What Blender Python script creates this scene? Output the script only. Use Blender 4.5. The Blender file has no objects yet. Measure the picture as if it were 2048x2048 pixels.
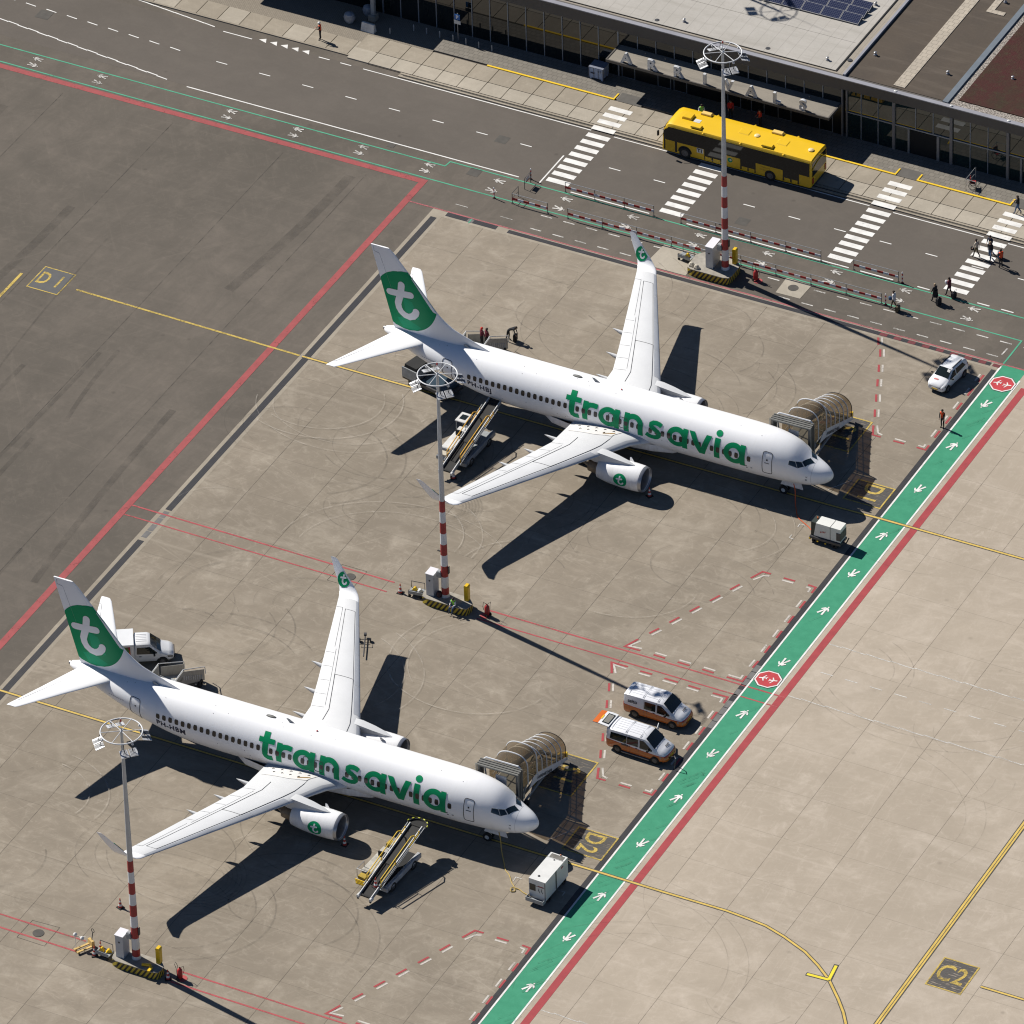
import bpy, math, random
import numpy as np
from mathutils import Vector, Matrix, Euler
random.seed(7)
R=math.radians; PI=math.pi
scene=bpy.context.scene
COL=scene.collection
# ------------------------------------------------------------------ camera
cd=bpy.data.cameras.new('camera'); cam=bpy.data.objects.new('camera',cd); COL.objects.link(cam)
cam.location=(219.6254,-461.1555,380.1541)
cam.rotation_euler=(R(53.3185),R(1.4204),R(27.1309))
cd.sensor_width=36.0; cd.lens=16856.1/2048*36.0
cd.clip_start=5; cd.clip_end=6000
scene.camera=cam
# ------------------------------------------------------------------ light
SUNV=Vector((1.058,-0.222,-1.0)).normalized()
w=bpy.data.worlds.new("World"); scene.world=w; w.use_nodes=True
nt=w.node_tree; bg=nt.nodes['Background']
sky=nt.nodes.new('ShaderNodeTexSky'); sky.sky_type='NISHITA'; sky.sun_disc=False
sky.sun_elevation=R(42.8); sky.sun_rotation=math.atan2(-SUNV.x,-SUNV.y)
sky.air_density=0.6; sky.dust_density=0.1; sky.ozone_density=4.0
nt.links.new(sky.outputs[0],bg.inputs[0]); bg.inputs[1].default_value=0.056
sl=bpy.data.lights.new('sun','SUN'); sl.energy=5.0; sl.angle=R(0.53); sl.color=(1.0,0.955,0.885)
so=bpy.data.objects.new('sun',sl); COL.objects.link(so); so.rotation_euler=SUNV.to_track_quat('-Z','Y').to_euler(); so.location=(-60,20,80)
scene.view_settings.view_transform='Standard'; scene.view_settings.look='None'
scene.view_settings.exposure=0.27; scene.view_settings.gamma=1.0
scene.cycles.filter_width=1.15; scene.cycles.max_bounces=6; scene.cycles.diffuse_bounces=1; scene.cycles.glossy_bounces=3
scene.cycles.transparent_max_bounces=16; scene.cycles.transmission_bounces=4
# ------------------------------------------------------------------ materials
MATS={}
def lin(c):
    return tuple((x/12.92 if x<=.04045 else ((x+.055)/1.055)**2.4) for x in c)
class NT:
    def __init__(s,name):
        s.m=bpy.data.materials.new(name); s.m.use_nodes=True; s.t=s.m.node_tree; s.n=s.t.nodes
        s.p=s.n['Principled BSDF']; s.out=s.n['Material Output']
    def node(s,ty,**k):
        n=s.n.new(ty)
        for a,b in k.items():
            if hasattr(n,a): setattr(n,a,b)
        return n
    def link(s,a,b): s.t.links.new(a,b)
    def math(s,op,a,b=None,c=None,clamp=False):
        n=s.n.new('ShaderNodeMath'); n.operation=op; n.use_clamp=clamp
        for i,v in enumerate((a,b,c)):
            if v is None: continue
            if isinstance(v,(int,float)): n.inputs[i].default_value=v
            else: s.link(v,n.inputs[i])
        return n.outputs[0]
    def mix(s,f,a,b,mode='MIX'):
        n=s.n.new('ShaderNodeMix'); n.data_type='RGBA'; n.blend_type=mode
        if isinstance(f,(int,float)): n.inputs[0].default_value=f
        else: s.link(f,n.inputs[0])
        for i,v in ((6,a),(7,b)):
            if isinstance(v,(tuple,list)): n.inputs[i].default_value=(*v[:3],1)
            else: s.link(v,n.inputs[i])
        return n.outputs[2]
    def pos(s,kind='world'):
        if kind=='world':
            if not hasattr(s,'_g'): s._g=s.n.new('ShaderNodeNewGeometry')
            return s._g.outputs['Position']
        if not hasattr(s,'_tc'): s._tc=s.n.new('ShaderNodeTexCoord')
        return s._tc.outputs['Object']
    def mapping(s,vec,scale=(1,1,1),rot=(0,0,0),loc=(0,0,0)):
        n=s.n.new('ShaderNodeMapping'); n.inputs['Scale'].default_value=scale; n.inputs['Rotation'].default_value=rot; n.inputs['Location'].default_value=loc
        s.link(vec,n.inputs['Vector']); return n.outputs[0]
    def noise(s,vec,scale,detail=4,rough=.55,dist=0.):
        n=s.n.new('ShaderNodeTexNoise'); n.inputs['Scale'].default_value=scale; n.inputs['Detail'].default_value=detail
        n.inputs['Roughness'].default_value=rough; n.inputs['Distortion'].default_value=dist
        s.link(vec,n.inputs['Vector']); return n.outputs['Fac']
    def rng(s,v,a,b,c=0.,d=1.):
        n=s.n.new('ShaderNodeMapRange'); n.inputs[1].default_value=a;n.inputs[2].default_value=b;n.inputs[3].default_value=c;n.inputs[4].default_value=d
        s.link(v,n.inputs[0]); return n.outputs[0]
    def sep(s,vec):
        n=s.n.new('ShaderNodeSeparateXYZ'); s.link(vec,n.inputs[0]); return n.outputs
    def bump(s,h,st=.3,d=.02):
        n=s.n.new('ShaderNodeBump'); n.inputs['Strength'].default_value=st; n.inputs['Distance'].default_value=d
        s.link(h,n.inputs['Height']); s.link(n.outputs[0],s.p.inputs['Normal'])
def M(name,col,rough=.6,metal=0.,var=.12,sc=1.5,coat=0.,spec=.5,bump=0.):
    """plain paint / metal / rubber with a little uneven dirt"""
    if name in MATS: return MATS[name]
    s=NT(name)
    v=s.pos('obj'); f=s.rng(s.noise(v,sc,5,.6),.3,.75,1-var,1+var*.35)
    h=s.n.new('ShaderNodeHueSaturation'); h.inputs['Color'].default_value=(*col,1); s.link(f,h.inputs['Value'])
    s.link(h.outputs[0],s.p.inputs['Base Color'])
    s.p.inputs['Roughness'].default_value=rough; s.p.inputs['Metallic'].default_value=metal
    s.p.inputs['Coat Weight'].default_value=coat; s.p.inputs['Specular IOR Level'].default_value=spec
    if bump: s.bump(s.noise(v,sc*8,3),bump,.01)
    MATS[name]=s.m; return s.m
def rot_grid(s,p):
    """world position turned into the slab grid's own frame"""
    return s.mapping(p,rot=(0,0,0.0042))
def ground_mat(name,base,dark,light,joints=None,streak=R(35),jw=.035,jd=.45,spots=1.,rough=.85):
    s=NT(name); p=rot_grid(s,s.pos())
    big=s.noise(p,.045,6,.62,.6); mid=s.noise(p,.32,7,.65,.8); fine=s.noise(p,3.2,5,.7)
    def dirn(ang,sx,sc,det,ro,di): return s.noise(s.mapping(s.mapping(p,rot=(0,0,ang)),scale=(sx,1,1)),sc,det,ro,di)
    st=dirn(R(90)+streak,.12,.55,6,.7,.5)
    st2=s.noise(s.mapping(p,scale=(.1,1,1),rot=(0,0,R(-12))),.7,6,.65,1.2)
    scr=[dirn(a_,.05,b_,5,.85,.9) for a_,b_ in ((streak+R(50),1.7),(streak+R(5),2.1),(streak-R(55),1.5),(streak+R(95),1.9))]
    c=s.mix(s.rng(big,.35,.68),dark,base); c=s.mix(s.math('MULTIPLY',s.rng(mid,.5,.78),.75*spots),c,light)
    c=s.mix(s.math('MULTIPLY',s.rng(mid,.48,.28),.85*spots),c,dark)
    hf=s.noise(p,1.1,7,.75,1.0); c=s.mix(s.math('MULTIPLY',s.rng(hf,.52,.72),.55*spots),c,light); c=s.mix(s.math('MULTIPLY',s.rng(hf,.46,.30),.5*spots),c,dark)
    c=s.mix(s.math('MULTIPLY',s.rng(st,.47,.70),.7*spots),c,dark); c=s.mix(s.math('MULTIPLY',s.rng(st2,.55,.75),.45*spots),c,light)
    for i,q_ in enumerate(scr): c=s.mix(s.math('MULTIPLY',s.rng(q_,.56,.74),.42*spots),c,light if i%2==0 else dark)
    c=s.mix(s.rng(fine,.2,.9,.0,.22),c,tuple(x*.6 for x in base))
    vo=s.n.new('ShaderNodeTexVoronoi'); vo.inputs['Scale'].default_value=.55; s.link(p,vo.inputs['Vector']); vr=s.sep(vo.outputs['Color'])
    sp_=s.math('MULTIPLY',s.rng(s.math('ADD',vo.outputs['Distance'],s.math('MULTIPLY',s.math('SUBTRACT',fine,.5),.12)),.13,.03),s.math('GREATER_THAN',vr[0],.80)); c=s.mix(s.math('MULTIPLY',sp_,.42),c,tuple(x*.45 for x in base))
    if joints:
        xs,px,ys,py=joints; o=s.sep(p)
        dx=s.math('PINGPONG',s.math('SUBTRACT',o[0],xs),px/2); dy=s.math('PINGPONG',s.math('SUBTRACT',o[1],ys),py/2)
        # each slab its own tone
        cx=s.math('FLOOR',s.math('DIVIDE',s.math('SUBTRACT',o[0],xs),px)); cy=s.math('FLOOR',s.math('DIVIDE',s.math('SUBTRACT',o[1],ys),py))
        wn=s.n.new('ShaderNodeTexWhiteNoise'); cb=s.n.new('ShaderNodeCombineXYZ'); s.link(cx,cb.inputs[0]); s.link(cy,cb.inputs[1]); s.link(cb.outputs[0],wn.inputs['Vector'])
        c=s.mix(s.rng(wn.outputs['Value'],0,1,0,.30),c,dark)
        wob=s.rng(s.noise(p,1.5,3),.3,.7,.6,1.3)
        lx=s.math('LESS_THAN',dx,s.math('MULTIPLY',wob,jw/2*1.1)); ly=s.math('LESS_THAN',dy,s.math('MULTIPLY',wob,jw/2))
        j=s.math('MULTIPLY',s.math('MAXIMUM',lx,s.math('MULTIPLY',ly,.45)),jd*1.5,clamp=True)
        # spalled, dirty margins
        near=s.math('MULTIPLY',s.rng(s.math('MINIMUM',dx,dy),.25,0.,0.,1.),s.rng(s.noise(p,1.1,4),.45,.75))
        c=s.mix(s.math('MULTIPLY',near,.35),c,dark)
        c=s.mix(j,c,(.05,.042,.035))
    s.link(c,s.p.inputs['Base Color']); s.p.inputs['Roughness'].default_value=rough; s.p.inputs['Specular IOR Level'].default_value=.25
    s.bump(fine,.12,.01)
    return s.m
def paint(name,col,wear=.35,sc=5.,col2=None,rough=.7):
    """road paint that has worn through to the ground in places"""
    if name in MATS: return MATS[name]
    s=NT(name); p=s.pos()
    n1=s.noise(p,sc,6,.75); n2=s.noise(p,.5,4,.6)
    c=s.mix(s.rng(s.noise(p,1.3,5),.35,.7),col,col2 or tuple(x*.78 for x in col))
    s.link(c,s.p.inputs['Base Color']); s.p.inputs['Roughness'].default_value=rough
    tr=s.n.new('ShaderNodeBsdfTransparent'); mx=s.n.new('ShaderNodeMixShader')
    hole=s.rng(s.math('ADD',n1,s.math('MULTIPLY',s.math('SUBTRACT',n2,.5),.6)),.80-wear,.92-wear*.6,0.,.85)
    s.link(hole,mx.inputs[0]); s.link(s.p.outputs[0],mx.inputs[1]); s.link(tr.outputs[0],mx.inputs[2]); s.link(mx.outputs[0],s.out.inputs[0])
    MATS[name]=s.m; return s.m
def stain(name,col,dens=.3,sc=2.):
    if name in MATS: return MATS[name]
    s=NT(name); p=s.pos(); s.p.inputs['Base Color'].default_value=(*col,1); s.p.inputs['Roughness'].default_value=.8
    tr=s.n.new('ShaderNodeBsdfTransparent'); mx=s.n.new('ShaderNodeMixShader')
    a=s.math('MULTIPLY',s.rng(s.noise(p,sc,6,.75),.35,.7),dens)
    s.link(s.math('SUBTRACT',1.,a),mx.inputs[0]); s.link(s.p.outputs[0],mx.inputs[1]); s.link(tr.outputs[0],mx.inputs[2]); s.link(mx.outputs[0],s.out.inputs[0])
    MATS[name]=s.m; return s.m
def stripe_mat(name,c1,c2,period,ax=(1,0,1),var=.2):
    if name in MATS: return MATS[name]
    s=NT(name); o=s.sep(s.pos('obj'))
    v=s.math('ADD',s.math('ADD',s.math('MULTIPLY',o[0],ax[0]),s.math('MULTIPLY',o[1],ax[1])),s.math('MULTIPLY',o[2],ax[2]))
    f=s.math('GREATER_THAN',s.math('FRACT',s.math('DIVIDE',v,period)),.5)
    c=s.mix(f,c1,c2); c=s.mix(s.rng(s.noise(s.pos('obj'),3.,5),.5,.8,0,var*1.6),c,(.10,.09,.07))
    s.link(c,s.p.inputs['Base Color']); s.p.inputs['Roughness'].default_value=.7; MATS[name]=s.m; return s.m
WHITE=lin((.93,.94,.95))
def plane_mat():
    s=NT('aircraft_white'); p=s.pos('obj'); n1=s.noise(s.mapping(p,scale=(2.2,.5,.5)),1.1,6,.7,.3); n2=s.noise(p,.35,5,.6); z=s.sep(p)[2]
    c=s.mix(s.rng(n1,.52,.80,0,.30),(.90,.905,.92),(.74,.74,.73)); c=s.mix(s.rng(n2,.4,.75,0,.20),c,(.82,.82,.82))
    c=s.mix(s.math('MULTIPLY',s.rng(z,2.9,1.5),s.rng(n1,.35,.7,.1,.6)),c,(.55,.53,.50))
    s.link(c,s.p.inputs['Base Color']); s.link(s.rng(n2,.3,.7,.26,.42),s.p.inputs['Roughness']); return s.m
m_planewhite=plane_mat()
m_wing=M('wing_grey',(.66,.67,.68),.45,0,.07,.5)
m_slat=M('slat_metal',(.55,.57,.60),.42,.35,.12,.8)
m_green=M('livery_green',(0.0,.27,.105),.5,0,.03,.5,spec=.2)
m_green2=M('livery_green_light',(0.0,.34,.155),.5,0,.03,.5,spec=.2)
m_white2=M('emblem_white',(.80,.80,.82),.5,0,.05)
m_dark=M('dark_line',(.02,.022,.025),.5)
m_navy=M('navy_lettering',(.012,.016,.05),.5)
m_black=M('black_rubber',(.018,.018,.018),.85,0,.3)
m_win=M('cabin_glass',(.035,.03,.026),.2,0,.2)
m_cock=M('cockpit_glass',(.012,.025,.035),.06,0,.1,coat=.5)
m_metal=M('bare_metal',(.42,.42,.43),.35,.8,.25,2.)
m_dkmetal=M('dark_metal',(.09,.09,.095),.5,.5,.35,3.)
m_galv=M('galvanised_steel',(.40,.41,.42),.5,.5,.25,2.)
m_lip=M('inlet_lip_metal',(.42,.43,.46),.32,.7,.1)
m_fan=M('engine_dark',(.025,.025,.03),.5,.3)
m_gwhite=M('equipment_white',(.70,.70,.68),.5,0,.3,2.)
m_carwhite=M('car_white',(.78,.79,.80),.22,0,.05,1.,coat=.6)
m_ggrey=M('equipment_grey',(.33,.35,.36),.55,0,.3,2.)
m_beige=M('equipment_beige',(.55,.50,.40),.6,0,.3,2.)
m_yellow=M('safety_yellow',(.78,.50,.012),.45,0,.18,3.)
m_orail=M('orange_yellow_rail',(.80,.42,.02),.45,0,.15,3.)
m_belt=M('belt_rubber',(.014,.013,.012),.75,0,.3,3.)
m_red=M('safety_red',(.42,.018,.02),.45,0,.2,3.)
m_mred=M('mast_red',(.36,.035,.035),.55,0,.2,1.5)
m_mwhite=M('mast_white',(.70,.71,.72),.5,0,.12,1.5)
m_mast=M('mast_grey',(.50,.52,.54),.45,.25,.12,1.)
m_orange=M('van_orange',(.60,.13,.01),.35,0,.08,1.,coat=.4)
m_glass=M('vehicle_glass',(.012,.018,.018),.08,0,.1,coat=.4)
m_tyre=M('tyre',(.02,.02,.02),.85,0,.3)
m_rim=M('wheel_rim',(.16,.16,.165),.5,.6,.3)
m_concrete=M('block_concrete',(.36,.33,.28),.9,0,.3,2.,bump=.4)
m_hiv=M('hi_vis_orange',(.85,.09,.015),.7,0,.1)
m_hig=M('hi_vis_green',(.22,.62,.06),.7,0,.1)
m_skin=M('skin',(.50,.30,.21),.6,0,.05)
m_jean=M('blue_jeans',(.045,.10,.20),.85,0,.2)
m_blackc=M('black_cloth',(.014,.014,.018),.9,0,.2)
m_navyc=M('navy_cloth',(.02,.03,.06),.9,0,.2)
m_beigec=M('beige_cloth',(.50,.44,.36),.9,0,.2)
m_whitec=M('white_cloth',(.68,.68,.70),.9,0,.1)
m_khaki=M('khaki_cloth',(.10,.08,.045),.9,0,.2)
m_wine=M('wine_cloth',(.13,.015,.03),.9,0,.2)
m_redc=M('red_cloth',(.60,.03,.02),.85,0,.1)
m_hair=M('dark_hair',(.03,.018,.012),.8,0,.2)
m_hair2=M('fair_hair',(.32,.24,.15),.8,0,.2)
m_bluebox=M('container_blue',(.33,.42,.60),.6,0,.25,2.)
# ------------------------------------------------------------------ mesh builder
class MB:
    def __init__(s): s.v=[]; s.f=[]; s.mi=[]; s.m=0
    def add(s,vs,fs,m=None):
        b=len(s.v); s.v+=[tuple(map(float,x)) for x in vs]; s.f+=[tuple(b+i for i in f) for f in fs]; s.mi+=[s.m if m is None else m]*len(fs); return s
    def box(s,c,d,rz=0,m=None,taper=1.,bev=0.):
        x,y,z=d[0]/2,d[1]/2,d[2]/2; vs=[]
        if bev>0:
            b=min(bev,x*.6,y*.6,z*.6)
            for zz,(xx,yy) in ((-z,(x-b,y-b)),(-z+b,(x,y)),(z-b,(x*taper,y*taper)),(z,(x*taper-b,y*taper-b))):
                for (sx,sy) in ((-1,-1),(1,-1),(1,1),(-1,1)): vs.append((sx*xx,sy*yy,zz))
            fs=[(3,2,1,0),(12,13,14,15)]
            for k in range(3):
                for i in range(4): fs.append((4*k+i,4*k+(i+1)%4,4*k+4+(i+1)%4,4*k+4+i))
        else:
            for zz,t in ((-z,1.),(z,taper)):
                for (sx,sy) in ((-1,-1),(1,-1),(1,1),(-1,1)): vs.append((sx*x*t,sy*y*t,zz))
            fs=[(3,2,1,0),(4,5,6,7),(0,1,5,4),(1,2,6,5),(2,3,7,6),(3,0,4,7)]
        ca,sa=math.cos(rz),math.sin(rz)
        return s.add([(c[0]+a*ca-b_*sa,c[1]+a*sa+b_*ca,c[2]+e) for a,b_,e in vs],fs,m)
    def bb(s,x0,x1,y0,y1,z0,z1,m=None,bev=0.): return s.box(((x0+x1)/2,(y0+y1)/2,(z0+z1)/2),(x1-x0,y1-y0,z1-z0),0,m,1.,bev)
    def hexa(s,p,m=None): return s.add(p,[(3,2,1,0),(4,5,6,7),(0,1,5,4),(1,2,6,5),(2,3,7,6),(3,0,4,7)],m)
    def beam(s,p0,p1,w_,h_,m=None,up=(0,0,1)):
        p0=Vector(p0);p1=Vector(p1);d=(p1-p0).normalized();u=Vector(up)
        if abs(d.dot(u))>.98:u=Vector((1,0,0))
        a=d.cross(u).normalized()*w_/2;b=a.cross(d).normalized()*h_/2
        return s.hexa([p0-a-b,p0+a-b,p0+a+b,p0-a+b,p1-a-b,p1+a-b,p1+a+b,p1-a+b],m)
    def tube(s,pts,r,n=8,m=None,closed=False,cap=True):
        pts=[Vector(p) for p in pts]; rs=r if isinstance(r,(list,tuple)) else [r]*len(pts); b=len(s.v); N=len(pts)
        prev=None
        for i,p in enumerate(pts):
            a=pts[(i-1)%N] if (closed or i>0) else p; c=pts[(i+1)%N] if (closed or i<N-1) else p
            d=(c-a).normalized()
            if prev is None:
                u=Vector((0,0,1)) if abs(d.z)<.9 else Vector((1,0,0)); x=d.cross(u).normalized()
            else: x=(prev-d*prev.dot(d)).normalized()
            prev=x; y=d.cross(x)
            for k in range(n):
                t=2*PI*k/n; q=p+(x*math.cos(t)+y*math.sin(t))*rs[i]; s.v.append(tuple(q))
        fs=[]
        for i in range(N if closed else N-1):
            j=(i+1)%N
            for k in range(n): fs.append((b+i*n+k,b+i*n+(k+1)%n,b+j*n+(k+1)%n,b+j*n+k))
        if cap and not closed: fs+= [tuple(b+k for k in range(n))[::-1],tuple(b+(N-1)*n+k for k in range(n))]
        s.f+=fs; s.mi+=[s.m if m is None else m]*len(fs); return s
    def cyl(s,p0,p1,r0,r1=None,n=16,m=None): return s.tube([p0,p1],[r0,r0 if r1 is None else r1],n,m)
    def lathe(s,prof,c=(0,0,0),ax='z',n=24,m=None,sy=1.,caps=False):
        b=len(s.v);K=len(prof)
        for r,h in prof:
            for k in range(n):
                t=2*PI*k/n; a,e=r*math.cos(t),r*math.sin(t)*sy
                s.v.append((c[0]+a,c[1]+e,c[2]+h) if ax=='z' else ((c[0]+h,c[1]+a,c[2]+e) if ax=='x' else (c[0]+a,c[1]+h,c[2]+e)))
        fs=[(b+i*n+k,b+i*n+(k+1)%n,b+(i+1)*n+(k+1)%n,b+(i+1)*n+k) for i in range(K-1) for k in range(n)]
        if caps and prof[0][0]>1e-4: fs.append(tuple(b+k for k in range(n)))
        if caps and prof[-1][0]>1e-4: fs.append(tuple(b+(K-1)*n+k for k in range(n)))
        s.f+=fs; s.mi+=[s.m if m is None else m]*len(fs); return s
    def grid(s,rows,m=None,cu=False,cv=False,caps=False):
        b=len(s.v);A=len(rows);B=len(rows[0])
        for r in rows: s.v+=[tuple(map(float,q)) for q in r]
        fs=[]
        for i in range(A if cu else A-1):
            for j in range(B if cv else B-1):
                fs.append((b+i*B+j,b+i*B+(j+1)%B,b+((i+1)%A)*B+(j+1)%B,b+((i+1)%A)*B+j))
        if caps: fs+=[tuple(b+j for j in range(B)),tuple(b+(A-1)*B+j for j in range(B))]
        s.f+=fs; s.mi+=[s.m if m is None else m]*len(fs); return s
    def rect(s,x0,x1,y0,y1,z,m=None): return s.add([(x0,y0,z),(x1,y0,z),(x1,y1,z),(x0,y1,z)],[(0,1,2,3)],m)
    def ribbon(s,pts,w_,z,m=None,closed=False):
        P=[Vector((p[0],p[1])) for p in pts];N=len(P);L=[];Q=[]
        for i,p in enumerate(P):
            a=P[i-1] if (i>0 or closed) else None; c=P[(i+1)%N] if (i<N-1 or closed) else None
            if a is None: d=(c-p).normalized(); n_=Vector((-d.y,d.x)); k=1
            elif c is None: d=(p-a).normalized(); n_=Vector((-d.y,d.x)); k=1
            else:
                d1=(p-a).normalized();d2=(c-p).normalized();n1=Vector((-d1.y,d1.x));n2=Vector((-d2.y,d2.x));n_=(n1+n2)
                n_=n_.normalized() if n_.length>1e-6 else n1; k=1/max(.35,n_.dot(n1))
            L.append((p.x+n_.x*w_/2*k,p.y+n_.y*w_/2*k,z));Q.append((p.x-n_.x*w_/2*k,p.y-n_.y*w_/2*k,z))
        fs=[(N+i,N+(i+1)%N,(i+1)%N,i) for i in range(N if closed else N-1)]
        return s.add(L+Q,fs,m)
    def poly(s,pts,z=None,m=None):
        vs=[(p[0],p[1],z) if z is not None else p for p in pts]; return s.add(vs,[tuple(range(len(vs)))],m)
    def prism(s,pts,z0,z1,m=None):
        n=len(pts); a=sum(pts[i][0]*pts[(i+1)%n][1]-pts[(i+1)%n][0]*pts[i][1] for i in range(n))
        if a<0: pts=pts[::-1]
        return s.add([(p[0],p[1],z0) for p in pts]+[(p[0],p[1],z1) for p in pts],[tuple(range(n))[::-1],tuple(range(n,2*n))]+[(i,(i+1)%n,n+(i+1)%n,n+i) for i in range(n)],m)
    def xprism(s,pts,y0,y1,m=None):
        """outline in x,z pushed along y"""
        n=len(pts); a=sum(pts[i][0]*pts[(i+1)%n][1]-pts[(i+1)%n][0]*pts[i][1] for i in range(n))
        if a>0: pts=pts[::-1]
        return s.add([(p[0],y0,p[1]) for p in pts]+[(p[0],y1,p[1]) for p in pts],[tuple(range(n))[::-1],tuple(range(n,2*n))]+[(i,(i+1)%n,n+(i+1)%n,n+i) for i in range(n)],m)
    def slab(s):
        """turn every vertex from the slab grid's frame into the world"""
        s.v=[(x+.0042*y,y-.0042*x,z) for x,y,z in s.v]; return s
    def mesh(s,name,mats,smooth=None):
        me=bpy.data.meshes.new(name); me.from_pydata(s.v,[],s.f)
        for m in (mats if isinstance(mats,(list,tuple)) else [mats]): me.materials.append(m)
        me.polygons.foreach_set('material_index',s.mi)
        if smooth is not None:
            me.shade_smooth(); me.set_sharp_from_angle(angle=R(smooth))
        me.update(); return me
    def build(s,name,mats,parent=None,smooth=None,kind=None,loc=None,rz=0):
        return link(name,s.mesh(name,mats,smooth),parent,kind,loc,rz)
def link(name,me,parent=None,kind=None,loc=None,rz=0):
    o=bpy.data.objects.new(name,me); COL.objects.link(o)
    if parent: o.parent=parent
    if kind: o['kind']=kind
    if loc: o.location=loc
    if rz: o.rotation_euler=(0,0,rz)
    return o
def tag(o,label,cat,group=None):
    o['label']=label;o['category']=cat
    if group:o['group']=group
    return o
def thing(name,label,cat,loc=(0,0,0),rz=0.,group=None):
    o=bpy.data.objects.new(name,None); COL.objects.link(o); o.empty_display_size=.3; o.location=loc;o.rotation_euler=(0,0,rz); return tag(o,label,cat,group)
def kids(o): return [c for c in bpy.data.objects if c.parent==o]
def dup(o,loc=None,rz=None,label=None,parent=None):
    c=o.copy(); COL.objects.link(c); c.parent=parent
    if loc is not None:c.location=loc
    if rz is not None:c.rotation_euler=(0,0,rz)
    if label:c['label']=label
    for k in kids(o): dup(k,parent=c)
    return c
TXT={}
def text_geo(t,size=1.,extrude=0.,offset=0.,align='CENTER',spacing=1.):
    key=(t,size,extrude,offset,align,spacing)
    if key in TXT: return TXT[key]
    cu=bpy.data.curves.new('tmp','FONT'); cu.body=t; cu.size=size; cu.extrude=extrude; cu.offset=offset; cu.align_x=align; cu.align_y='CENTER'; cu.resolution_u=3; cu.space_character=spacing
    o=bpy.data.objects.new('tmp',cu); COL.objects.link(o); dg=bpy.context.evaluated_depsgraph_get(); dg.update()
    me=o.evaluated_get(dg).to_mesh(); V=[tuple(v.co) for v in me.vertices]; F=[tuple(p.vertices) for p in me.polygons]
    o.evaluated_get(dg).to_mesh_clear(); bpy.data.objects.remove(o); bpy.data.curves.remove(cu)
    TXT[key]=(V,F); return V,F
def put_text(mb,t,size,fn,m=None,**k):
    V,F=text_geo(t,size,**k); mb.add([fn(*v) for v in V],F,m)
# ------------------------------------------------------------------ ground sheets
m_asph=ground_mat('asphalt',(.146,.125,.104),(.098,.086,.071),(.178,.152,.125),None,R(4),spots=.8)
m_asph2=ground_mat('road_asphalt',(.130,.113,.097),(.108,.094,.080),(.152,.132,.111),None,R(88),spots=.55)
m_stand=ground_mat('stand_concrete',(.325,.276,.214),(.215,.183,.142),(.46,.405,.33),(-.86,5.0,-12.66,4.97),R(75),jw=.035,jd=.5,spots=.85)
m_apron=ground_mat('apron_concrete',(.470,.402,.322),(.355,.302,.238),(.61,.535,.45),(13.93,4.94,-32.62,4.985),R(35),jw=.036,jd=.42,spots=.7)
m_slab=ground_mat('slab_concrete',(.36,.315,.25),(.27,.235,.185),(.44,.39,.315),None,R(10),spots=.8)
m_slab2=ground_mat('slab_concrete_pale',(.43,.385,.315),(.33,.295,.24),(.50,.45,.37),None,R(10),spots=.8)
def paver_mat(name,c1,c2,sx,sy):
    s=NT(name); p=rot_grid(s,s.pos()); b=s.node('ShaderNodeTexBrick'); s.link(p,b.inputs['Vector'])
    b.inputs['Color1'].default_value=(*c1,1); b.inputs['Color2'].default_value=(*c2,1); b.inputs['Mortar'].default_value=(*[x*.45 for x in c1],1)
    b.inputs['Scale'].default_value=1.; b.inputs['Brick Width'].default_value=sx; b.inputs['Row Height'].default_value=sy; b.inputs['Mortar Size'].default_value=.018
    c=s.mix(s.rng(s.noise(p,.6,5),.4,.75,0,.5),b.outputs['Color'],tuple(x*.65 for x in c1)); s.link(c,s.p.inputs['Base Color']); s.p.inputs['Roughness'].default_value=.9
    return s.m
m_pave=paver_mat('pavement_tiles',(.215,.195,.165),(.175,.16,.135),.45,.45)
m_brick=paver_mat('clinker_paving',(.30,.26,.205),(.25,.215,.17),.22,.11)
p_white=paint('paint_white',(.78,.77,.74),.16); p_whitew=paint('paint_white_worn',(.62,.60,.56),.36); p_whitef=paint('paint_white_faded',(.56,.52,.47),.26)
p_green=paint('paint_green',(.022,.235,.125),.02,4.,(.035,.275,.15)); p_greenl=paint('paint_green_line',(.07,.36,.22),.22)
p_red=paint('paint_red',(.36,.045,.05),.14,3.,(.30,.035,.042)); p_redw=paint('paint_red_worn',(.42,.075,.08),.28,4.); p_redm=paint('paint_red_muted',(.34,.065,.065),.2,4.,(.27,.052,.052))
p_yel=paint('paint_yellow',(.66,.46,.10),.18); p_yelb=paint('paint_yellow_bright',(.85,.68,.03),.05); p_yelw=paint('paint_yellow_worn',(.58,.42,.09),.34)
p_blk=paint('paint_black_edge',(.06,.06,.055),.14); p_blk2=paint('paint_black_field',(.06,.058,.055),.33,9.)
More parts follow.
